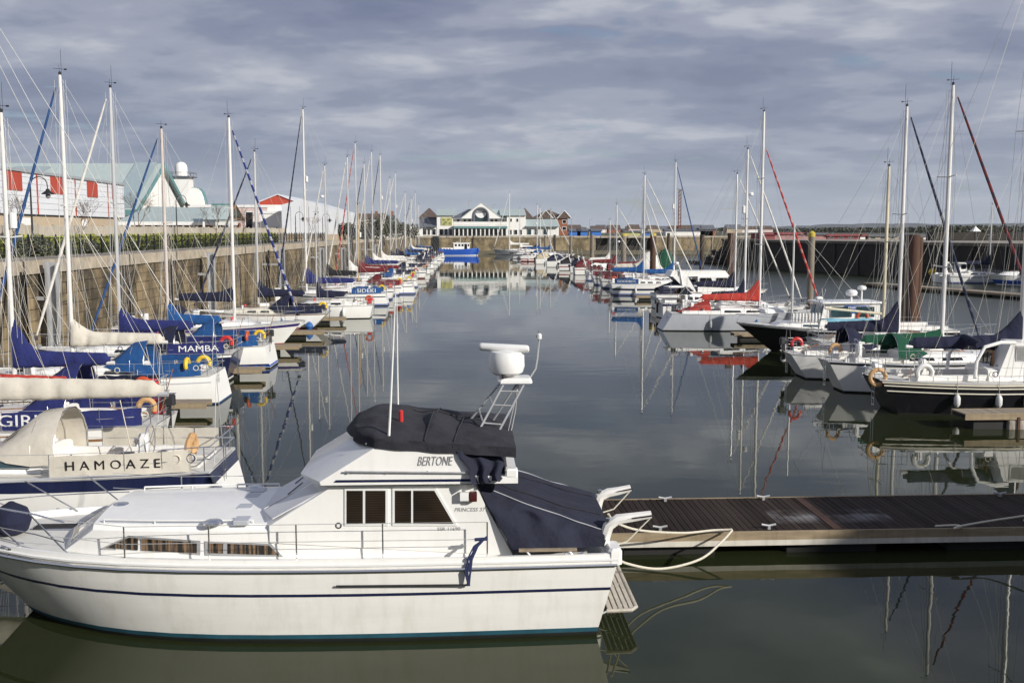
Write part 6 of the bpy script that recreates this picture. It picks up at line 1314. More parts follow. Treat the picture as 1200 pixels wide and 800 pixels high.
# ================================================================== LEFT ROW
NV, RO, WH = 'navy_paint', 'cloth_royal', 'gelcoat'
def ham(root, H, cs, bd):
    # long cream weather cloths, instrument pods, sunlit stern gear
    p = H.pt(.02, H.sheer(.02), cs); horseshoe(root, (p.x + .35, p.y * .55, p.z + .42), 'tan_foam', 'x', False, .26, .09); horseshoe(root, (p.x + .45, p.y * .15, p.z + .42), 'tan_foam', 'x', False, .26, .09)
    MB().rbox(H.xt(.17), H.xt(.17) + .3, .3, .75, H.sheer(.1) - .1, H.sheer(.1) + .35, .03).build('chart_screen', 'black_plastic', root)
    for k in range(2): MB().rbox(H.xt(.03), H.xt(.075), -.9 + k * 1.0, -.1 + k * 1.0, H.sheer(.05) + .02, H.sheer(.05) + .12, .03).build('stern_locker', 'deck_nonskid', root)
    lettering('HAMOAZE', .16, 'letter_grey', root, (-H.L / 2 - .12, 0, .7), (R(90), 0, R(-90)), .002)
yacht('white yacht with cream cloths lettered HAMOAZE behind the motor yacht', end=(-6.15, 25.75), L=12.2, B=3.75, fb=1.18, mast=(-95, -120), boom=(190, 460), boom_z=2.72, cover='cloth_cream', genoa='genoa_white', hull=WH, stripes=((.76, .99, NV),), boot='blue_paint', hood='cloth_cream', dodger='cloth_cream', text='H A M O A Z E', tcol='letter_black', so=-.35, tw=.74, rise=.35, wmat='window_teal', seed=2, extras=ham, tsize=.31, txs=1.08, tx=.55, tbold=.0, cd=(.09, .335, .95), hoodsize=1.12, ch=.5, covthick=.2, fenders=0)
yacht('white yacht with brown sheer line and blue cloth lettered GIRL', end=(-9.3, 31.8), L=9.6, fb=1.15, mast=(-60, -60), boom=(82, 453), boom_z=2.15, cover='cloth_red', genoa='genoa_royal', stripes=((.70, .77, 'teak'),), boot='red_paint', hood=RO, dodger=RO, text='GIRL', so=.3, seed=3, buoy='tan_foam', tsize=.5, tx=.86, rise=.1, fenders=1, txs=1.3, dt1=.45)
yacht('white yacht with royal blue sail cover and sprayhood nearest the left edge', end=(-10.9, 36.6), L=9.2, fb=1.1, mast=(1, 132), boom=(129, 424), boom_z=2.75, cover=RO, genoa='genoa_blue', stripes=((.5, .56, 'teak'),), hood=RO, dodger='cloth_navy', so=.3, seed=4, buoy='orange_plastic', buoy2='yellow_plastic', rise=1.1, mastmat='alloy_white')
yacht('white yacht with furled cream mainsail and bright blue sprayhood', px=247, py=474, L=9.8, fb=1.1, mast=(70, 88), boom=(192, 400), boom_z=2.6, cover='cloth_cream', genoa='genoa_blue', stripes=((.78, .82, 'gelcoat_grey'),), bottom='antifoul_blue', boot=None, hood='cloth_blue', dodger='cloth_blue', so=-.3, tw=.76, seed=5, buoy='yellow_plastic', buoy2='yellow_plastic', rise=.5, mastmat='alloy_white', covthick=.24, hoodsize=1.1, dy=1.3)
yacht('navy-hulled yacht with blue cloth lettered MAMBA', px=273, py=449, L=9.6, fb=1.3, mast=(129, 103), boom=(226, 384), boom_z=2.6, cover=RO, genoa='genoa_white', hull=NV, stripes=((.9, .97, 'letter_white'),), boot='letter_white', hood='cloth_navy', dodger=RO, text='MAMBA', so=.35, seed=6, buoy='red_plastic', rise=.55, dy=1.2, tsize=.4, tx=.45, txs=1.3)
yacht('white yacht with bright blue cover, cloths and a yellow horseshoe buoy', px=311, py=432, L=9.4, fb=1.1, mast=(189, 151), boom=(259, 377), boom_z=2.45, cover='cloth_blue', genoa='genoa_blue', hull=WH, stripes=((.12, .22, NV),), hood='cloth_blue', dodger='cloth_blue', so=-.25, tw=.74, seed=7, buoy='yellow_plastic', buoy2='orange_plastic', rise=.6, mastmat='mast_pinkish', dy=1.2)
yacht('white sloop lying bow out with purple sheer band and red boot line', px=352, py=407, sternto=False, L=11.0, fb=1.25, mast=(268, 138), boom=(208, 350), boom_z=3.0, cover='cloth_navy', genoa='genoa_royal', stripes=((.80, .92, 'cloth_purple'),), boot='red_paint', bottom='antifoul_red', hood='cloth_navy', so=-.3, rk=1.3, seed=8, rise=.3, mastmat='alloy_white', dy=.9, ch=.4, frac=.98)
yacht('cream-cabined yacht with navy canvas and a blue ball fender', px=384, py=386, L=9.8, fb=1.1, mast=(298, 178), boom=(357, 345), boom_z=2.6, cover='cloth_navy', genoa='genoa_navy', cabmat='gelcoat_cream', hood='cloth_navy', dodger='cloth_navy', stripes=((.94, .99, 'teak'),), boot='red_paint', bottom='antifoul_red', so=1.2, seed=9, buoy='yellow_plastic', ballfender='fender_blue', rise=.7, dy=1.0, wins=((.05, .2), (.28, .45), (.52, .7)))
yacht('small white yacht with low navy cover left of the orange lifebuoy', px=437, py=373, L=7.6, fb=1.0, mast=(369.5, 252), boom=(405, 356), boom_z=2.2, cover='cloth_navy', genoa=None, hull=WH, stripes=(), boot=None, so=.25, seed=10, buoy='orange_plastic', rise=.8, dy=.8)
yacht('white yacht with pale blue cloth lettered SIDEKI', px=452, py=358, L=10.4, fb=1.1, mast=(345, 128), boom=(406, 330), boom_z=2.7, cover=RO, genoa='genoa_navy', dodger='cloth_blue', text='SIDEKI', so=-.2, seed=11, buoy='yellow_plastic', rise=1.0, dy=.8, mastmat='alloy_white', tsize=.5, txs=1.25, tx=.5)
yacht('white yacht with black sail cover behind the one lettered SIDEKI', px=462, py=351, L=9.6, fb=1.05, mast=(339.5, 194), boom=(378, 321), cover='cloth_black', genoa='genoa_white', so=.3, seed=12, radar=.75, dy=.6)
yacht('wooden-masted yacht with burgundy sprayhood', px=472, py=346, L=8.8, fb=1.05, mast=(419, 240), boom=None, cover='cloth_burgundy', genoa=None, hood='cloth_burgundy', dodger='cloth_burgundy', so=.5, seed=13, buoy='yellow_plastic', mastmat='spruce', dy=.6)
yacht('white yacht behind the wooden mast with yellow buoy on its stern', px=482, py=346, L=9.8, fb=1.1, mast=(356.5, 184), cover='cloth_white', genoa='genoa_white', so=-.3, seed=14, buoy='yellow_plastic', dy=3.0)
yacht('white yacht with long burgundy sail cover', px=487, py=337, L=10.2, fb=1.1, mast=(385, 168), boom=(438, 314), cover='cloth_burgundy', genoa='genoa_red', so=-.2, seed=15, buoy='yellow_plastic', hood='cloth_blue', dy=1.5, rise=.9, bottom='antifoul_blue')
yacht('white yacht with blue cover just beyond the burgundy one', px=490, py=331, L=10.0, fb=1.1, mast=(403, 192), boom=(444, 308), cover=RO, genoa='genoa_navy', so=.3, seed=16, dodger='cloth_navy', buoy='orange_plastic', dy=1.0)
far = [((419, 178), 326, 11.0, 'cloth_white', 'genoa_white', 'tall-masted white yacht with furled white mainsail, left row', 'tan_foam'),
       ((424.5, 182), 321, 10.6, 'cloth_white', 'genoa_navy', 'white yacht whose mast stands just right of the wooden one', None),
       ((443, 209), 317.5, 9.6, 'cloth_navy', 'genoa_white', 'white yacht with navy canvas midway down the left row', None),
       ((453, 253), 314.5, 7.0, 'cloth_blue', None, 'short-masted small yacht midway down the left row', None),
       ((463, 203), 312.5, 11.5, 'cloth_navy', 'genoa_white', 'tall yacht with navy striped cover toward the far end of the left row', 'orange_plastic'),
       ((474.5, 226), 309.5, 10.0, 'cloth_navy', 'genoa_white', 'first of the last five masts of the left row', None),
       ((478, 246), 307.5, 8.5, 'cloth_blue', None, 'second and shortest of the last five masts of the left row', None),
       ((481.5, 233), 305.5, 10.0, 'cloth_white', 'genoa_navy', 'third of the last five masts of the left row', None),
       ((486.5, 226), 303.5, 11.0, 'cloth_navy', 'genoa_white', 'fourth and tallest of the last five masts of the left row', None),
       ((490.5, 240), 302, 9.5, 'cloth_blue', 'genoa_white', 'last mast of the left row beside the far wall', None)]
for i, (mt, py, L, cv_, ge, lab, bu) in enumerate(far):
    e = P(500 + i * 2.2, py, 0); yacht(lab, end=(e.x, e.y), L=L, fb=1.1, mast=mt, cover=cv_, genoa=ge, so=(-.3 if i % 2 else .3), seed=20 + i, buoy=bu, hood='cloth_navy' if i % 3 == 0 else None, dodger=('cloth_navy' if i % 2 else None), stripes=((.7, .8, 'red_paint' if i == 4 else NV),), boot='red_paint' if i in (0, 4) else None, fenders=1, mastmat='alloy_white' if i % 2 else 'alloy')
motorboat('white motor cruiser with dark side windows at the far end of the left row', end=(P(512, 307, 0).x, P(512, 307, 0).y), side='L', L=9.5, fb=1.3, kind='cabin', canopy='cloth_navy', seed=5)
motorboat('white cabin boat with red band at its stern in the left row', end=(P(508, 313.5, 0).x, P(508, 313.5, 0).y), side='L', L=8.5, fb=1.2, kind='cabin', stripes=((.3, .5, 'red_paint'),), canopy='cloth_navy', seed=6)

# ================================================================== RIGHT ROW
def pilot(root, H, cs, bd):
    # pilothouse, arched aft frame, portlights and rubbing strakes of the black motor sailer
    zd = H.sheer(.4); x0, x1 = H.xt(.40), H.xt(.66); w = .98; top = zd + 1.5
    m = MB(); pts = lambda y, k: [(x0 - .15, y, zd + .1), (x0 + .35, y, top), (x1 - .55, y, top - .04), (x1 + .25, y, zd + .55), (x1 + 1.6, y, zd + .45), (x1 + 1.7, y, zd + .1)]
    m.loft([pts(w, 1), [(p[0], .5, p[2] + .06) for p in pts(0, 1)], [(p[0], -.5, p[2] + .06) for p in pts(0, 1)], pts(-w, 1)], True, True); ph = fixn(m.build('pilothouse', 'gelcoat', root, 25))
    for sd in (1, -1):
        MB().panel([(x0 + .55, sd * (w + .0), zd + .78), (x0 + 1.75, sd * w, zd + .78), (x0 + 1.6, sd * w, top - .12), (x0 + .5, sd * w, top - .12)], (0, sd, 0), .02).build('window_frame', 'galvanised', ph, None); MB().panel([(x0 + .61, sd * (w + .02), zd + .83), (x0 + 1.68, sd * (w + .02), zd + .83), (x0 + 1.54, sd * (w + .02), top - .17), (x0 + .56, sd * (w + .02), top - .17)], (0, sd, 0), .006).build('window', 'clear_vinyl', ph, None)
        m = MB(); m.tube([(x0 - 1.1, sd * 1.15, zd + .15), (x0 - 1.05, sd * 1.12, zd + .8), (x0 - .75, sd * 1.1, zd + 1.35), (x0 - .1, sd * 1.05, top + .02), (x0 + .5, sd * w, top)], .07, 8); m.build('arch_frame', 'gelcoat', ph)
    MB().box(x0 - .1, x0 - .05, -.45, .45, zd + .1, zd + 1.15).build('door', 'varnished_wood', ph, None)
    for k in range(3): MB().box(x0 - .13, x0 - .10, -.4 + k * .3, -.2 + k * .3, zd + .3, zd + 1.05).build('door_pane', 'window_dark', ph, None)
    # furled hood above the arch
    MB().tube([(x0 - .9, -1.0, zd + 1.42), (x0 - 1.0, 0, zd + 1.55), (x0 - .9, 1.0, zd + 1.42)], [.16, .2, .16], 10).build('rolled_hood', 'cloth_navy', root)
    p = H.pt(.0, H.sheer(0), cs); horseshoe(root, (p.x - .05, p.y * .75, p.z + .1), 'tan_foam', 'y', True, .30, .085)
    p = H.pt(.13, H.sheer(.13), cs); h_ = horseshoe(root, (p.x, p.y, p.z + .38), 'white_foam', 'y', False, .28, .10); h_.rotation_euler = (0, 0, 0)
    for t in (.22, .36, .46): q = H.pt(t, .8, cs, .12); fender(root, q.x, q.y, .62, .12, .42)
    m = MB()
    for zf_ in (.86, .70): m.tube([H.pt(t, H.sheer(t) * zf_, cs, .03) for t in TS[:-2]], .028, 5)
    m.build('rubbing_strake', 'gelcoat_cream', root); m = MB(); m.tube([H.pt(0, H.sheer(0) + .3, 1) + Vector((.05, -.15, 0)), Vector((-H.L / 2 - .12, 0, H.sheer(0) + .35)), H.pt(0, H.sheer(0) + .3, -1) + Vector((.05, .15, 0))], .02, 6); m.build('stern_rail', 'stainless', root)
yacht('black-hulled motor sailer with white pilothouse and a round tan lifebuoy', px=1032, py=486, side='R', L=11.6, B=3.5, fb=1.25, mast=(1222, -80), boom=(1066, 405), boom_z=2.85, cover='cloth_navy', genoa=None, hull='black_paint', stripes=((.93, .99, 'gelcoat_cream'),), boot=None, so=.75, rk=1.0, tw=.55, seed=40, rise=.9, extras=pilot, wins=((.55, .75),), fenders=0, ch=.5, cd=(.10, .36, .85), dy=1.0, covthick=.2, name='motor_sailer', deck='deck_nonskid')
yacht('white canoe-sterned yacht with green sail cover and green sprayhood', px=975, py=462, side='R', L=10.4, B=3.3, fb=1.28, mast=(1117, 100), boom=(1010, 401), boom_z=2.85, cover='cloth_green', genoa='genoa_burgundy', stripes=((.93, .99, 'black_plastic'),), boot=None, hood='cloth_green', so=.75, tw=.45, seed=41, buoy='tan_foam', rise=.15, spread=2, mastmat='alloy_white', dy=1.2, covthick=.12, windgen=False, hoodsize=.95)
yacht('grey-white yacht with navy sail cover and a red horseshoe buoy at its stern', px=930, py=446, side='R', L=9.8, B=3.2, fb=1.12, mast=(1063, 125), boom=(967, 385), boom_z=2.75, cover='cloth_navy', genoa='genoa_navy', hull=WH, stripes=(), boot=None, so=.8, tw=.55, seed=42, buoy='red_plastic', hood='cloth_navy', dodger=None, rise=.9, spread=1, mastmat='alloy_white', dy=1.3, rk=1.1)
def aqua(root, H, cs, bd):
    m = MB(); m.grid(lambda u, v: (H.xt(.05) + u * 2.6, -.8 + v * 1.6, 2.2 + .15 * math.sin(math.pi * v) + .02 * math.sin(u * 9)), 14, 8); m.build('boom_tent', 'cloth_aqua', root, 60)
yacht('yacht with bare yellowish mast, wind generator and blue awning', px=962, py=428, side='R', L=9.8, fb=1.15, mast=(1030, 195), boom=(955, 366), boom_z=2.5, cover=None, genoa=None, stripes=((.8, .9, NV),), hull=WH, mastmat='mast_cream', so=.4, seed=43, windgen=True, dy=1.2, buoy=None, extras=aqua)
def blackboat(root, H, cs, bd):
    zd = H.sheer(.5); lettering('OUT OF THE BLUE', .2, 'letter_grey', root, H.pt(.86, H.sheer(.86) * .72, cs, .02), (R(80), 0, math.pi + .5), .002) if False else None
    MB().box(H.xt(.40), H.xt(.52), cs * 1.12 - .02, cs * 1.12 + .02, zd + .95, zd + 1.4).build('name_board', 'blue_paint', root, None)
    nb = [o for o in root.children if o.name.startswith('name_board')][-1]; lettering('MAREGRANT', .21, 'letter_white', nb, ((H.xt(.40) + H.xt(.52)) / 2, cs * 1.15, zd + 1.28), (R(90), 0, math.pi if cs > 0 else 0), .002, sx=.95); lettering('DIVING', .15, 'letter_white', nb, ((H.xt(.40) + H.xt(.52)) / 2, cs * 1.15, zd + 1.06), (R(90), 0, math.pi if cs > 0 else 0), .002)
    horseshoe(root, (H.xt(.44), cs * 1.16, zd + .75), 'orange_plastic', 'y', True, .3, .09)
    MB().lathe([(.05, -.2), (.3, -.15), (.34, .02), (.25, .15), (.02, .2)], (H.xt(.47), .35, zd + 2.1), 14).build('radar_dome', 'white_plastic', root); MB().tube([(H.xt(.47), .35, zd + 1.55), (H.xt(.47), .35, zd + 1.95)], .06, 8).build('dome_post', 'white_plastic', root); MB().lathe([(.05, -.15), (.24, -.1), (.26, .02), (.2, .1), (.02, .14)], (H.xt(.40), -.35, zd + 2.35), 14).build('radar_dome', 'white_plastic', root); MB().tube([(H.xt(.40), -.35, zd + 1.55), (H.xt(.40), -.35, zd + 2.25)], .05, 8).build('dome_post', 'white_plastic', root)
    for k in range(11): MB().rbox(H.xt(.60) + k * .19, H.xt(.60) + k * .19 + .11, cs * .95 - .04, cs * .95 + .04, zd + .45, zd + .98, .03).build('rack_fender', 'fender_white', root)
    for t in (.8, .9): q = H.pt(t, .5, cs, .1); MB().lathe([(.03, .2), (.14, .14), (.2, 0), (.14, -.14), (.02, -.2)], (q.x, q.y, .35), 10).build('ball_fender', 'fender_white', root)
e = P(868, 414, 0); root, H = motorboat('black-hulled workboat lying bow out with blue name board and orange lifebuoy', end=(e.x, e.y + 1.2), side='R', sternto=False, L=12.6, B=3.7, fb=1.3, hull='black_paint', stripes=((.92, .99, 'letter_white'),), kind='wheelhouse', arch=False, seed=3, mastpx=(931, 262), name='workboat', wmat='window_teal')
blackboat(root, H, 1, -1)
def redcover(root, H, cs, bd):
    m = MB(); x0 = H.xt(.06); x1 = H.xt(.25); m.grid(lambda u, v: (lerp(x0, x1, u) , lerp(-.95, .95, v), H.sheer(.1) + .1 + .85 * u * math.sin(math.pi * v) ** .6 + .05 * math.sin(v * 14)), 12, 18); m.build('cockpit_cover', 'cloth_red', root, 60)
yacht('grey racing yacht with long red sail cover and red cockpit cover', px=788, py=388, side='R', L=11.2, B=3.5, fb=1.15, mast=(895.5, 131), boom=(821, 350), boom_z=3.2, cover='cloth_red', genoa='genoa_red', hull='gelcoat_grey', stripes=(), boot=None, so=-.7, tw=.72, seed=45, rise=.95, spread=2, dy=1.3, extras=redcover, mastmat='alloy_white', frac=.85)
yacht('white yacht with dark navy sail cover behind the red-covered one', px=800, py=381, side='R', L=9.6, fb=1.1, mast=(876.5, 175), boom=(833, 347), boom_z=2.9, cover='cloth_navy', genoa='genoa_white', so=.3, seed=46, rise=1.0, dy=1.0, mastmat='alloy_white', radar=.72)
yacht('white yacht with dull brownish mast beside the stout rusty pile', px=806, py=374, side='R', L=8.8, fb=1.05, mast=(864, 204), cover='cloth_navy', genoa='genoa_white', so=.4, seed=47, dy=1.0, mastmat='alloy')
e = P(768, 371, 0); motorboat('small white cabin cruiser with blue gunwale band', end=(15.6, 82.5), side='R', L=5.6, B=2.5, fb=1.25, kind='cabin', arch=False, stripes=((.80, .95, 'navy_paint'),), tw=.85, seed=4, outb=True, rz=.12)
motorboat('white flybridge cruiser with navy cockpit canopy', end=(17.2, 92.5), side='R', L=10.5, B=3.5, fb=1.35, kind='none', canopy=None, fly=True, seed=7, stripes=((.55, .8, 'navy_paint'),), name='flybridge_cruiser') if False else None
root, H = motorboat('white flybridge cruiser with navy cockpit canopy', end=(17.0, 92.0), side='R', L=10.5, B=3.5, fb=1.35, kind='cabin', canopy='cloth_navy', fly=True, arch=True, seed=7, stripes=((.55, .8, 'navy_paint'),), name='flybridge_cruiser')
yacht('white yacht with blue cloth lettered GOODBOY near the blue covers', px=716, py=346, side='R', L=9.8, fb=1.2, mast=(740, 205), boom=None, cover='cloth_blue', genoa='genoa_white', dodger='cloth_blue', text='GOODBOY', so=.3, seed=48, buoy='orange_plastic', stripes=((.45, .62, NV),), dy=1.0, wins=((.05, .2), (.26, .42), (.5, .66)), tsize=.36, txs=1.1)
yacht('white yacht with bright blue sail cover left of the stout rusty pile', px=728, py=340, side='R', L=10.2, fb=1.15, mast=(792, 190), boom=(745, 319), boom_z=2.9, cover='cloth_blue', genoa='genoa_blue', so=-.3, seed=49, rise=.9, dy=.8, mastmat='alloy_white')
yacht('white yacht with cream furled sail among the yellow-capped piles', px=704, py=338, side='R', L=9.6, fb=1.1, mast=(755, 221), cover='cloth_cream', genoa='genoa_white', so=.3, seed=50, dodger='cloth_burgundy', dy=.8)
yacht('white yacht with burgundy canvas near the tan yellow-capped pile', px=694, py=334, side='R', L=9.4, fb=1.1, mast=(779, 240), cover='cloth_burgundy', genoa='genoa_white', so=.4, seed=51, hood='cloth_burgundy', dodger='cloth_burgundy', dy=.6)
yacht('yacht with radar on its mast left of the tan yellow-capped pile', px=690, py=329, side='R', L=9.6, fb=1.1, mast=(723, 240), cover='cloth_burgundy', genoa='genoa_white', so=-.2, seed=52, radar=.45, hood='cloth_burgundy', dy=.5)
yacht('short-masted yacht at the left edge of the burgundy canvas group', px=686, py=325, side='R', L=8.6, fb=1.05, mast=(715, 258), cover='cloth_white', genoa='genoa_white', so=.3, seed=53, dodger='cloth_burgundy', dy=.5)
# boat under a bulging green, white and blue cover
e = (P(700, 327, 0).x + 5, P(700, 327, 0).y); root, H = motorboat('boat under a bulging white and green cover by the tan pile', end=e, side='R', L=7.5, fb=1.1, kind='wheelhouse', arch=False, seed=9)
m = MB(); m.grid(lambda u, v: (H.xt(.1 + .5 * u), 1.5 * math.cos(math.pi * v), 1.0 + 3.0 * math.sin(math.pi * v) * math.sin(math.pi * (.15 + .7 * u))), 10, 12); m.build('boat_cover', 'cloth_white', root, 60); m = MB(); m.grid(lambda u, v: (H.xt(.45 + .4 * u), 1.4 * math.cos(math.pi * v), 1.0 + 3.4 * math.sin(math.pi * v) * math.sin(math.pi * (.15 + .7 * u))), 10, 12); m.build('boat_cover', 'cloth_green', root, 60)
# sport cruisers toward the far end
sp = [((655, 317), 9.0, 'sport', 'cloth_black', ((.55, .7, 'red_paint'),), 'white sports cruiser with red flash and black canopy, nearest of the far cruisers'), ((640, 313), 8.0, 'sport', 'cloth_navy', (), 'white sports cruiser with dark canopy between two far cruisers'), ((627, 309.5), 7.5, 'sport', 'cloth_tan', (), 'white cruiser with tan cockpit cover in the far right row'), ((610, 306.5), 7.0, 'cabin', None, ((.0, .6, 'red_paint'),), 'small cruiser with dark red hull at the left of the far right row'), ((622, 305), 7.5, 'cabin', 'cloth_blue', ((.7, .8, 'navy_paint'),), 'white cruiser with blue canopy just behind the red-hulled one'), ((672, 322), 7.5, 'cabin', 'cloth_burgundy', ((.7, .8, 'red_paint'),), 'white cruiser with burgundy canopy right of the far sports cruisers'), ((668, 320), 7.0, 'sport', 'cloth_navy', (), 'low grey sports boat at the front of the burgundy group')]
for i, (e, L, k, cp_, st_, lab) in enumerate(sp):
    p = P(*e, 0); motorboat(lab, end=(p.x, p.y), side='R', L=L, fb=1.15, kind=k, canopy=cp_, stripes=st_, seed=60 + i, outb=i % 2 == 0, rz=.06 * (i % 3 - 1))
fy = [((578, 298.5), 16.0, (597, 226), False, 'genoa_white', 'cloth_white', 'grey-white yacht lying bow out at the far end of the channel'), ((596, 300.5), 10.0, (609, 245), False, None, 'cloth_white', 'yacht just right of the bow-out far yacht'), ((602, 303), 10.5, (629.5, 240), True, 'genoa_white', 'cloth_navy', 'white yacht with the tallest mast in front of the mall right wing'), ((616, 303.5), 9.6, (631.5, 243), True, None, 'cloth_blue', 'white yacht whose mast doubles the tallest one by the mall'), ((628, 304), 9.6, (645, 246), True, 'genoa_white', 'cloth_blue', 'white yacht with bright blue cover at the far right row end')]
for i, (e, L, mt, so_, ge, cv_, lab) in enumerate(fy):
    p = P(*e, 0); yacht(lab, end=(p.x, p.y), side='R', sternto=so_, L=L, fb=1.3 if L > 12 else 1.1, mast=mt, cover=cv_, genoa=ge, so=-.3, seed=70 + i, hull='gelcoat_grey' if i == 0 else WH, stripes=() if i == 0 else ((.7, .8, NV),), boot=None, fenders=1, mastmat='alloy_white', boom_z=3.0 if L > 12 else 2.55)
# the blue workboat in front of the far wall
wb_ = tag(empty('blue_workboat', (P(538, 299.5, 0).x, P(538, 299.5, 0).y, 0), 0), 'bright blue workboat with white wheelhouse before the far wall', 'motor boat'); Hb = Hull(11.6, 3.8, 1.35, .1, .5, .85, .45, 3.2, .35, .12, .05, .1)
hull_parts(wb_, Hb, 'blue_paint', 'antifoul_blue', ((.04, .14, 'letter_white'),), None, 'deck_grey', None, 'blue_paint')
for sd in (1, -1): m = MB(); m.loft([[Hb.pt(t, Hb.sheer(t), sd), Hb.pt(t, Hb.sheer(t), sd, -.02) + Vector((0, 0, .45))] for t in TS[:-2]], False, False); m.build('bulwark', 'blue_paint', wb_)
zd = 1.35; MB().rbox(-1.6, 3.0, -1.2, 1.2, zd, zd + 2.2, .08).build('wheelhouse', 'gelcoat', wb_); MB().rbox(-1.8, 3.4, -1.35, 1.35, zd + 2.2, zd + 2.35, .05).build('wheelhouse_roof', 'gelcoat', wb_)
for x in (-1.2, -.2, .7): MB().box(x, x + .6, -1.225, -1.2, zd + 1.3, zd + 1.9).build('window', 'window_dark', wb_, None)
MB().box(1.5, 2.3, -1.225, -1.2, zd + .2, zd + 1.95).build('door', 'window_dark', wb_, None); MB().box(2.5, 2.9, -1.225, -1.2, zd + 1.3, zd + 1.9).build('window', 'window_dark', wb_, None)
MB().rbox(-4.9, -1.7, -1.1, 1.1, zd, zd + .85, .06).build('low_cabin', 'gelcoat', wb_)
for x in (-4.4, -3.6, -2.8): MB().box(x, x + .4, -1.125, -1.1, zd + .4, zd + .65).build('window', 'window_dark', wb_, None)
MB().tube([(.4, 0, zd + 2.35), (.4, 0, zd + 4.2)], .05, 6).build('light_mast', 'white_plastic', wb_); MB().lathe([(.2, 0), (.2, .12), (.05, .16)], (-.6, 0, zd + 2.35), 10).build('radar_dome', 'white_plastic', wb_)
# ------------------------------------------------------------------ fingers between the berths
def finger(label, X0, X1, Y, w=.8, z=.48, planks=0): return walk(label, X0, Y, X1, Y, w, z, planks=planks, plank_w=.14, name='finger_pontoon')
for i, Y in enumerate((29.0, 39.5, 49.2, 59.0, 67.5, 78.0, 88.5, 99.0)): finger(('nearest', 'second', 'third', 'fourth', 'fifth', 'sixth', 'seventh', 'eighth')[i] + ' finger pontoon of the left row counting from the camera', LWX(Y) + 1, LWX(Y) + 8.2, Y)
t = walk('pale-planked finger pontoon on a concrete float beside the black motor sailer', 17.6, 35.4, 26.0, 35.5, .95, .58, planks=58, mat='plank_pale', floats='float_dark', name='finger_pontoon')
for o in t.children:
    if o.name.startswith('plank'): o.data = o.data
pale_me = plank_me.copy(); pale_me.materials.clear(); pale_me.materials.append(MATS['plank_pale'])
for o in t.children:
    if o.name.startswith('plank'): o.data = pale_me
MB().rbox(1.6, 3.4, -.5, .5, -.4, .34, .04).build('concrete_float', 'float_concrete', t, None)
for x_ in (1.95, 2.95): MB().box(x_ - .04, x_ + .04, -.56, -.52, -.2, .45).build('float_strap', 'rust', t, None)
for i, Y in enumerate((52.5, 65, 78.5, 90, 103)): finger(('second', 'third', 'fourth', 'fifth', 'sixth')[i] + ' finger pontoon of the right row counting from the camera', 17.2, RWX(Y) - .9, Y, .9)
# white service pedestals on the left walkway
for i, (px, py, Y) in enumerate(((113, 415, 41.5), (174, 392, 50), (229, 358, 66), (325, 335, 92), (336, 335, 95))):
    pp = PY(px, py, Y); t = tag(empty('service_pedestal', (max(LWX(Y) - .6, min(LWX(Y) + .6, pp.x)), Y, .5)), ('white service pedestal nearest on the left walkway', 'second white service pedestal on the left walkway', 'third white service pedestal on the left walkway', 'fourth white service pedestal on the left walkway', 'white service pedestal close beside the fourth one')[i], 'pedestal', 'service pedestals on the left walkway')
    MB().rbox(-.2, .2, -.17, .17, 0, 1.35, .04).build('cabinet', 'white_plastic', t); MB().rbox(-.24, .24, -.21, .21, 1.35, 1.44, .04).build('cap', 'white_plastic', t); MB().box(-.12, .12, -.178, -.171, .8, 1.15).build('socket_panel', 'letter_grey', t, None)
# ------------------------------------------------------------------ outer pontoon at far right with three boats
walk('outer pontoon with boats in front of the dark right wall', P(1020, 331, .5).x, P(1020, 331, .5).y, P(1230, 347, .5).x, P(1230, 347, .5).y, 2.4, .5)
p = P(1155, 333, 0); yacht('yacht with tilted-looking white mast on the outer pontoon', end=(p.x - 4, p.y + 3), side='R', sternto=True, L=9, fb=1.1, mast=(1163, 240), cover='cloth_navy', genoa=None, so=.3, seed=80, fenders=1)
p = P(1104, 332, 0); motorboat('white cabin boat on the outer pontoon', end=(p.x, p.y + 2), side='R', L=8, fb=1.1, kind='wheelhouse', arch=True, seed=81)
p = P(1165, 336, 0); motorboat('white and blue cruiser on the outer pontoon at the right edge', end=(p.x, p.y + 2), side='R', sternto=False, L=9, fb=1.2, kind='cabin', canopy='cloth_navy', stripes=((.2, .55, 'blue_paint'),), seed=82)
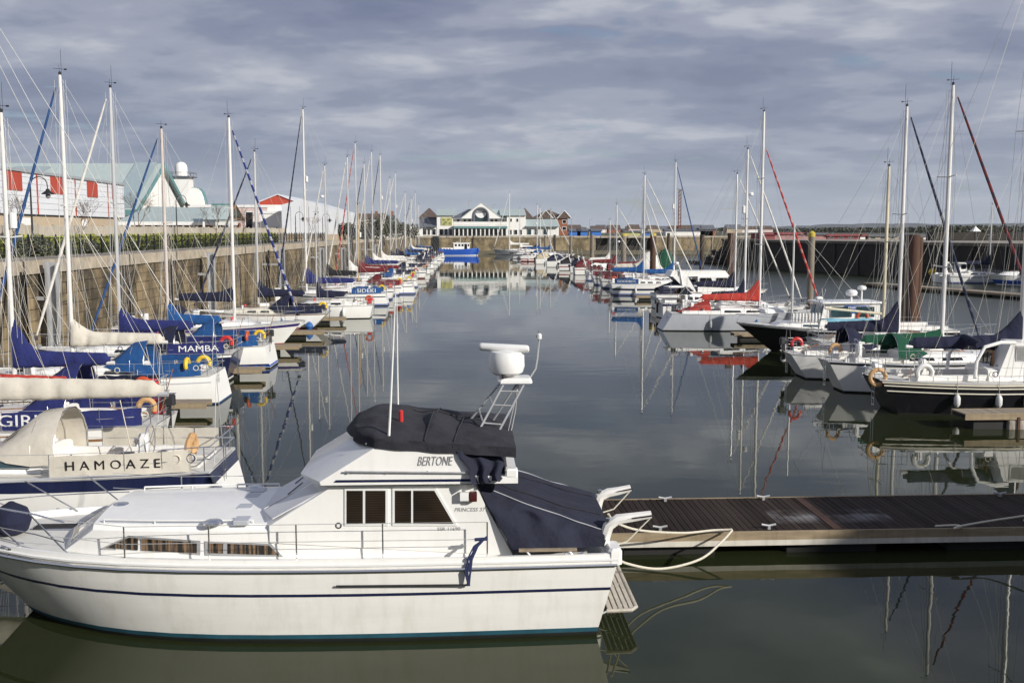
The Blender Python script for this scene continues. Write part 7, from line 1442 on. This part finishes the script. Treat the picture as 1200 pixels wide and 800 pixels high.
p = P(1092, 327, 0); t = tag(empty('mooring_buoy', (p.x, p.y, .5)), 'round yellow buoy standing on the outer pontoon', 'buoy'); MB().lathe([(.05, 0), (.4, .12), (.55, .5), (.4, .9), (.08, 1.05)], n=14).build('float', 'yellow_plastic', t); MB().torus((0, 0, 1.1), .09, .025, 'y', n=12, m=5).build('ring', 'galvanised', t)
# small floating marker in mid channel
p = P(631, 394, 0); t = tag(empty('float_marker', (p.x, p.y, 0)), 'tiny pale float drifting in the open water', 'buoy'); MB().lathe([(.03, -.1), (.14, -.04), (.16, .05), (.1, .16), (.03, .2)], n=10).build('float', 'fender_white', t); MB().tube([(0, 0, .2), (0, 0, .4)], .015, 5).build('stick', 'black_plastic', t)
# ================================================================== behind the photographer: unseen brick block, added to shade the right half of the pontoon
wh = tag(empty('added_shade_block', (61.5, -12, Q)), 'unseen brick block added behind the camera to shade the pontoon', 'building'); WX0, WX1, WZ = -16.5, 16.5, 16.0
MB().box(WX0, WX1, -12, 5.5, 0, WZ).build('wall', 'brick_red', wh, None); MB().box(WX0 - .3, WX1 + .3, -12.3, 5.8, WZ, WZ + .5).build('parapet', 'coping_concrete', wh, None)
for r_ in range(4):
    for k in range(8): win(wh, lambda a, b_, o: (a, 5.5 + o, b_), WX0 + 1.5 + k * 4, WX0 + 3 + k * 4, 1.2 + r_ * 3.6, 3.2 + r_ * 3.6)
# near quay wall under the camera
nw = tag(empty('near_dock_wall', (0, -2.2, 0)), 'dock wall of the quay the picture is taken from', 'wall'); MB().box(-24, 109, -.3, .0, -1.5, Q - .02).build('wall_body', 'far_stone', nw, None)
# ------------------------------------------------------------------ air: thin winter haze over the far shore
hm = bpy.data.materials.new('haze_air'); hm.use_nodes = True; nt = hm.node_tree; nt.nodes.clear(); ho = nt.nodes.new('ShaderNodeOutputMaterial'); pv_ = nt.nodes.new('ShaderNodeVolumePrincipled')
pv_.inputs['Color'].default_value = (.80, .86, .95, 1); pv_.inputs['Density'].default_value = 4.5e-5; nt.links.new(pv_.outputs[0], ho.inputs['Volume'])
o = MB().box(-9500, 9500, -700, 9500, -2.5, 95).build('haze', hm, None, None); o['kind'] = 'stuff'
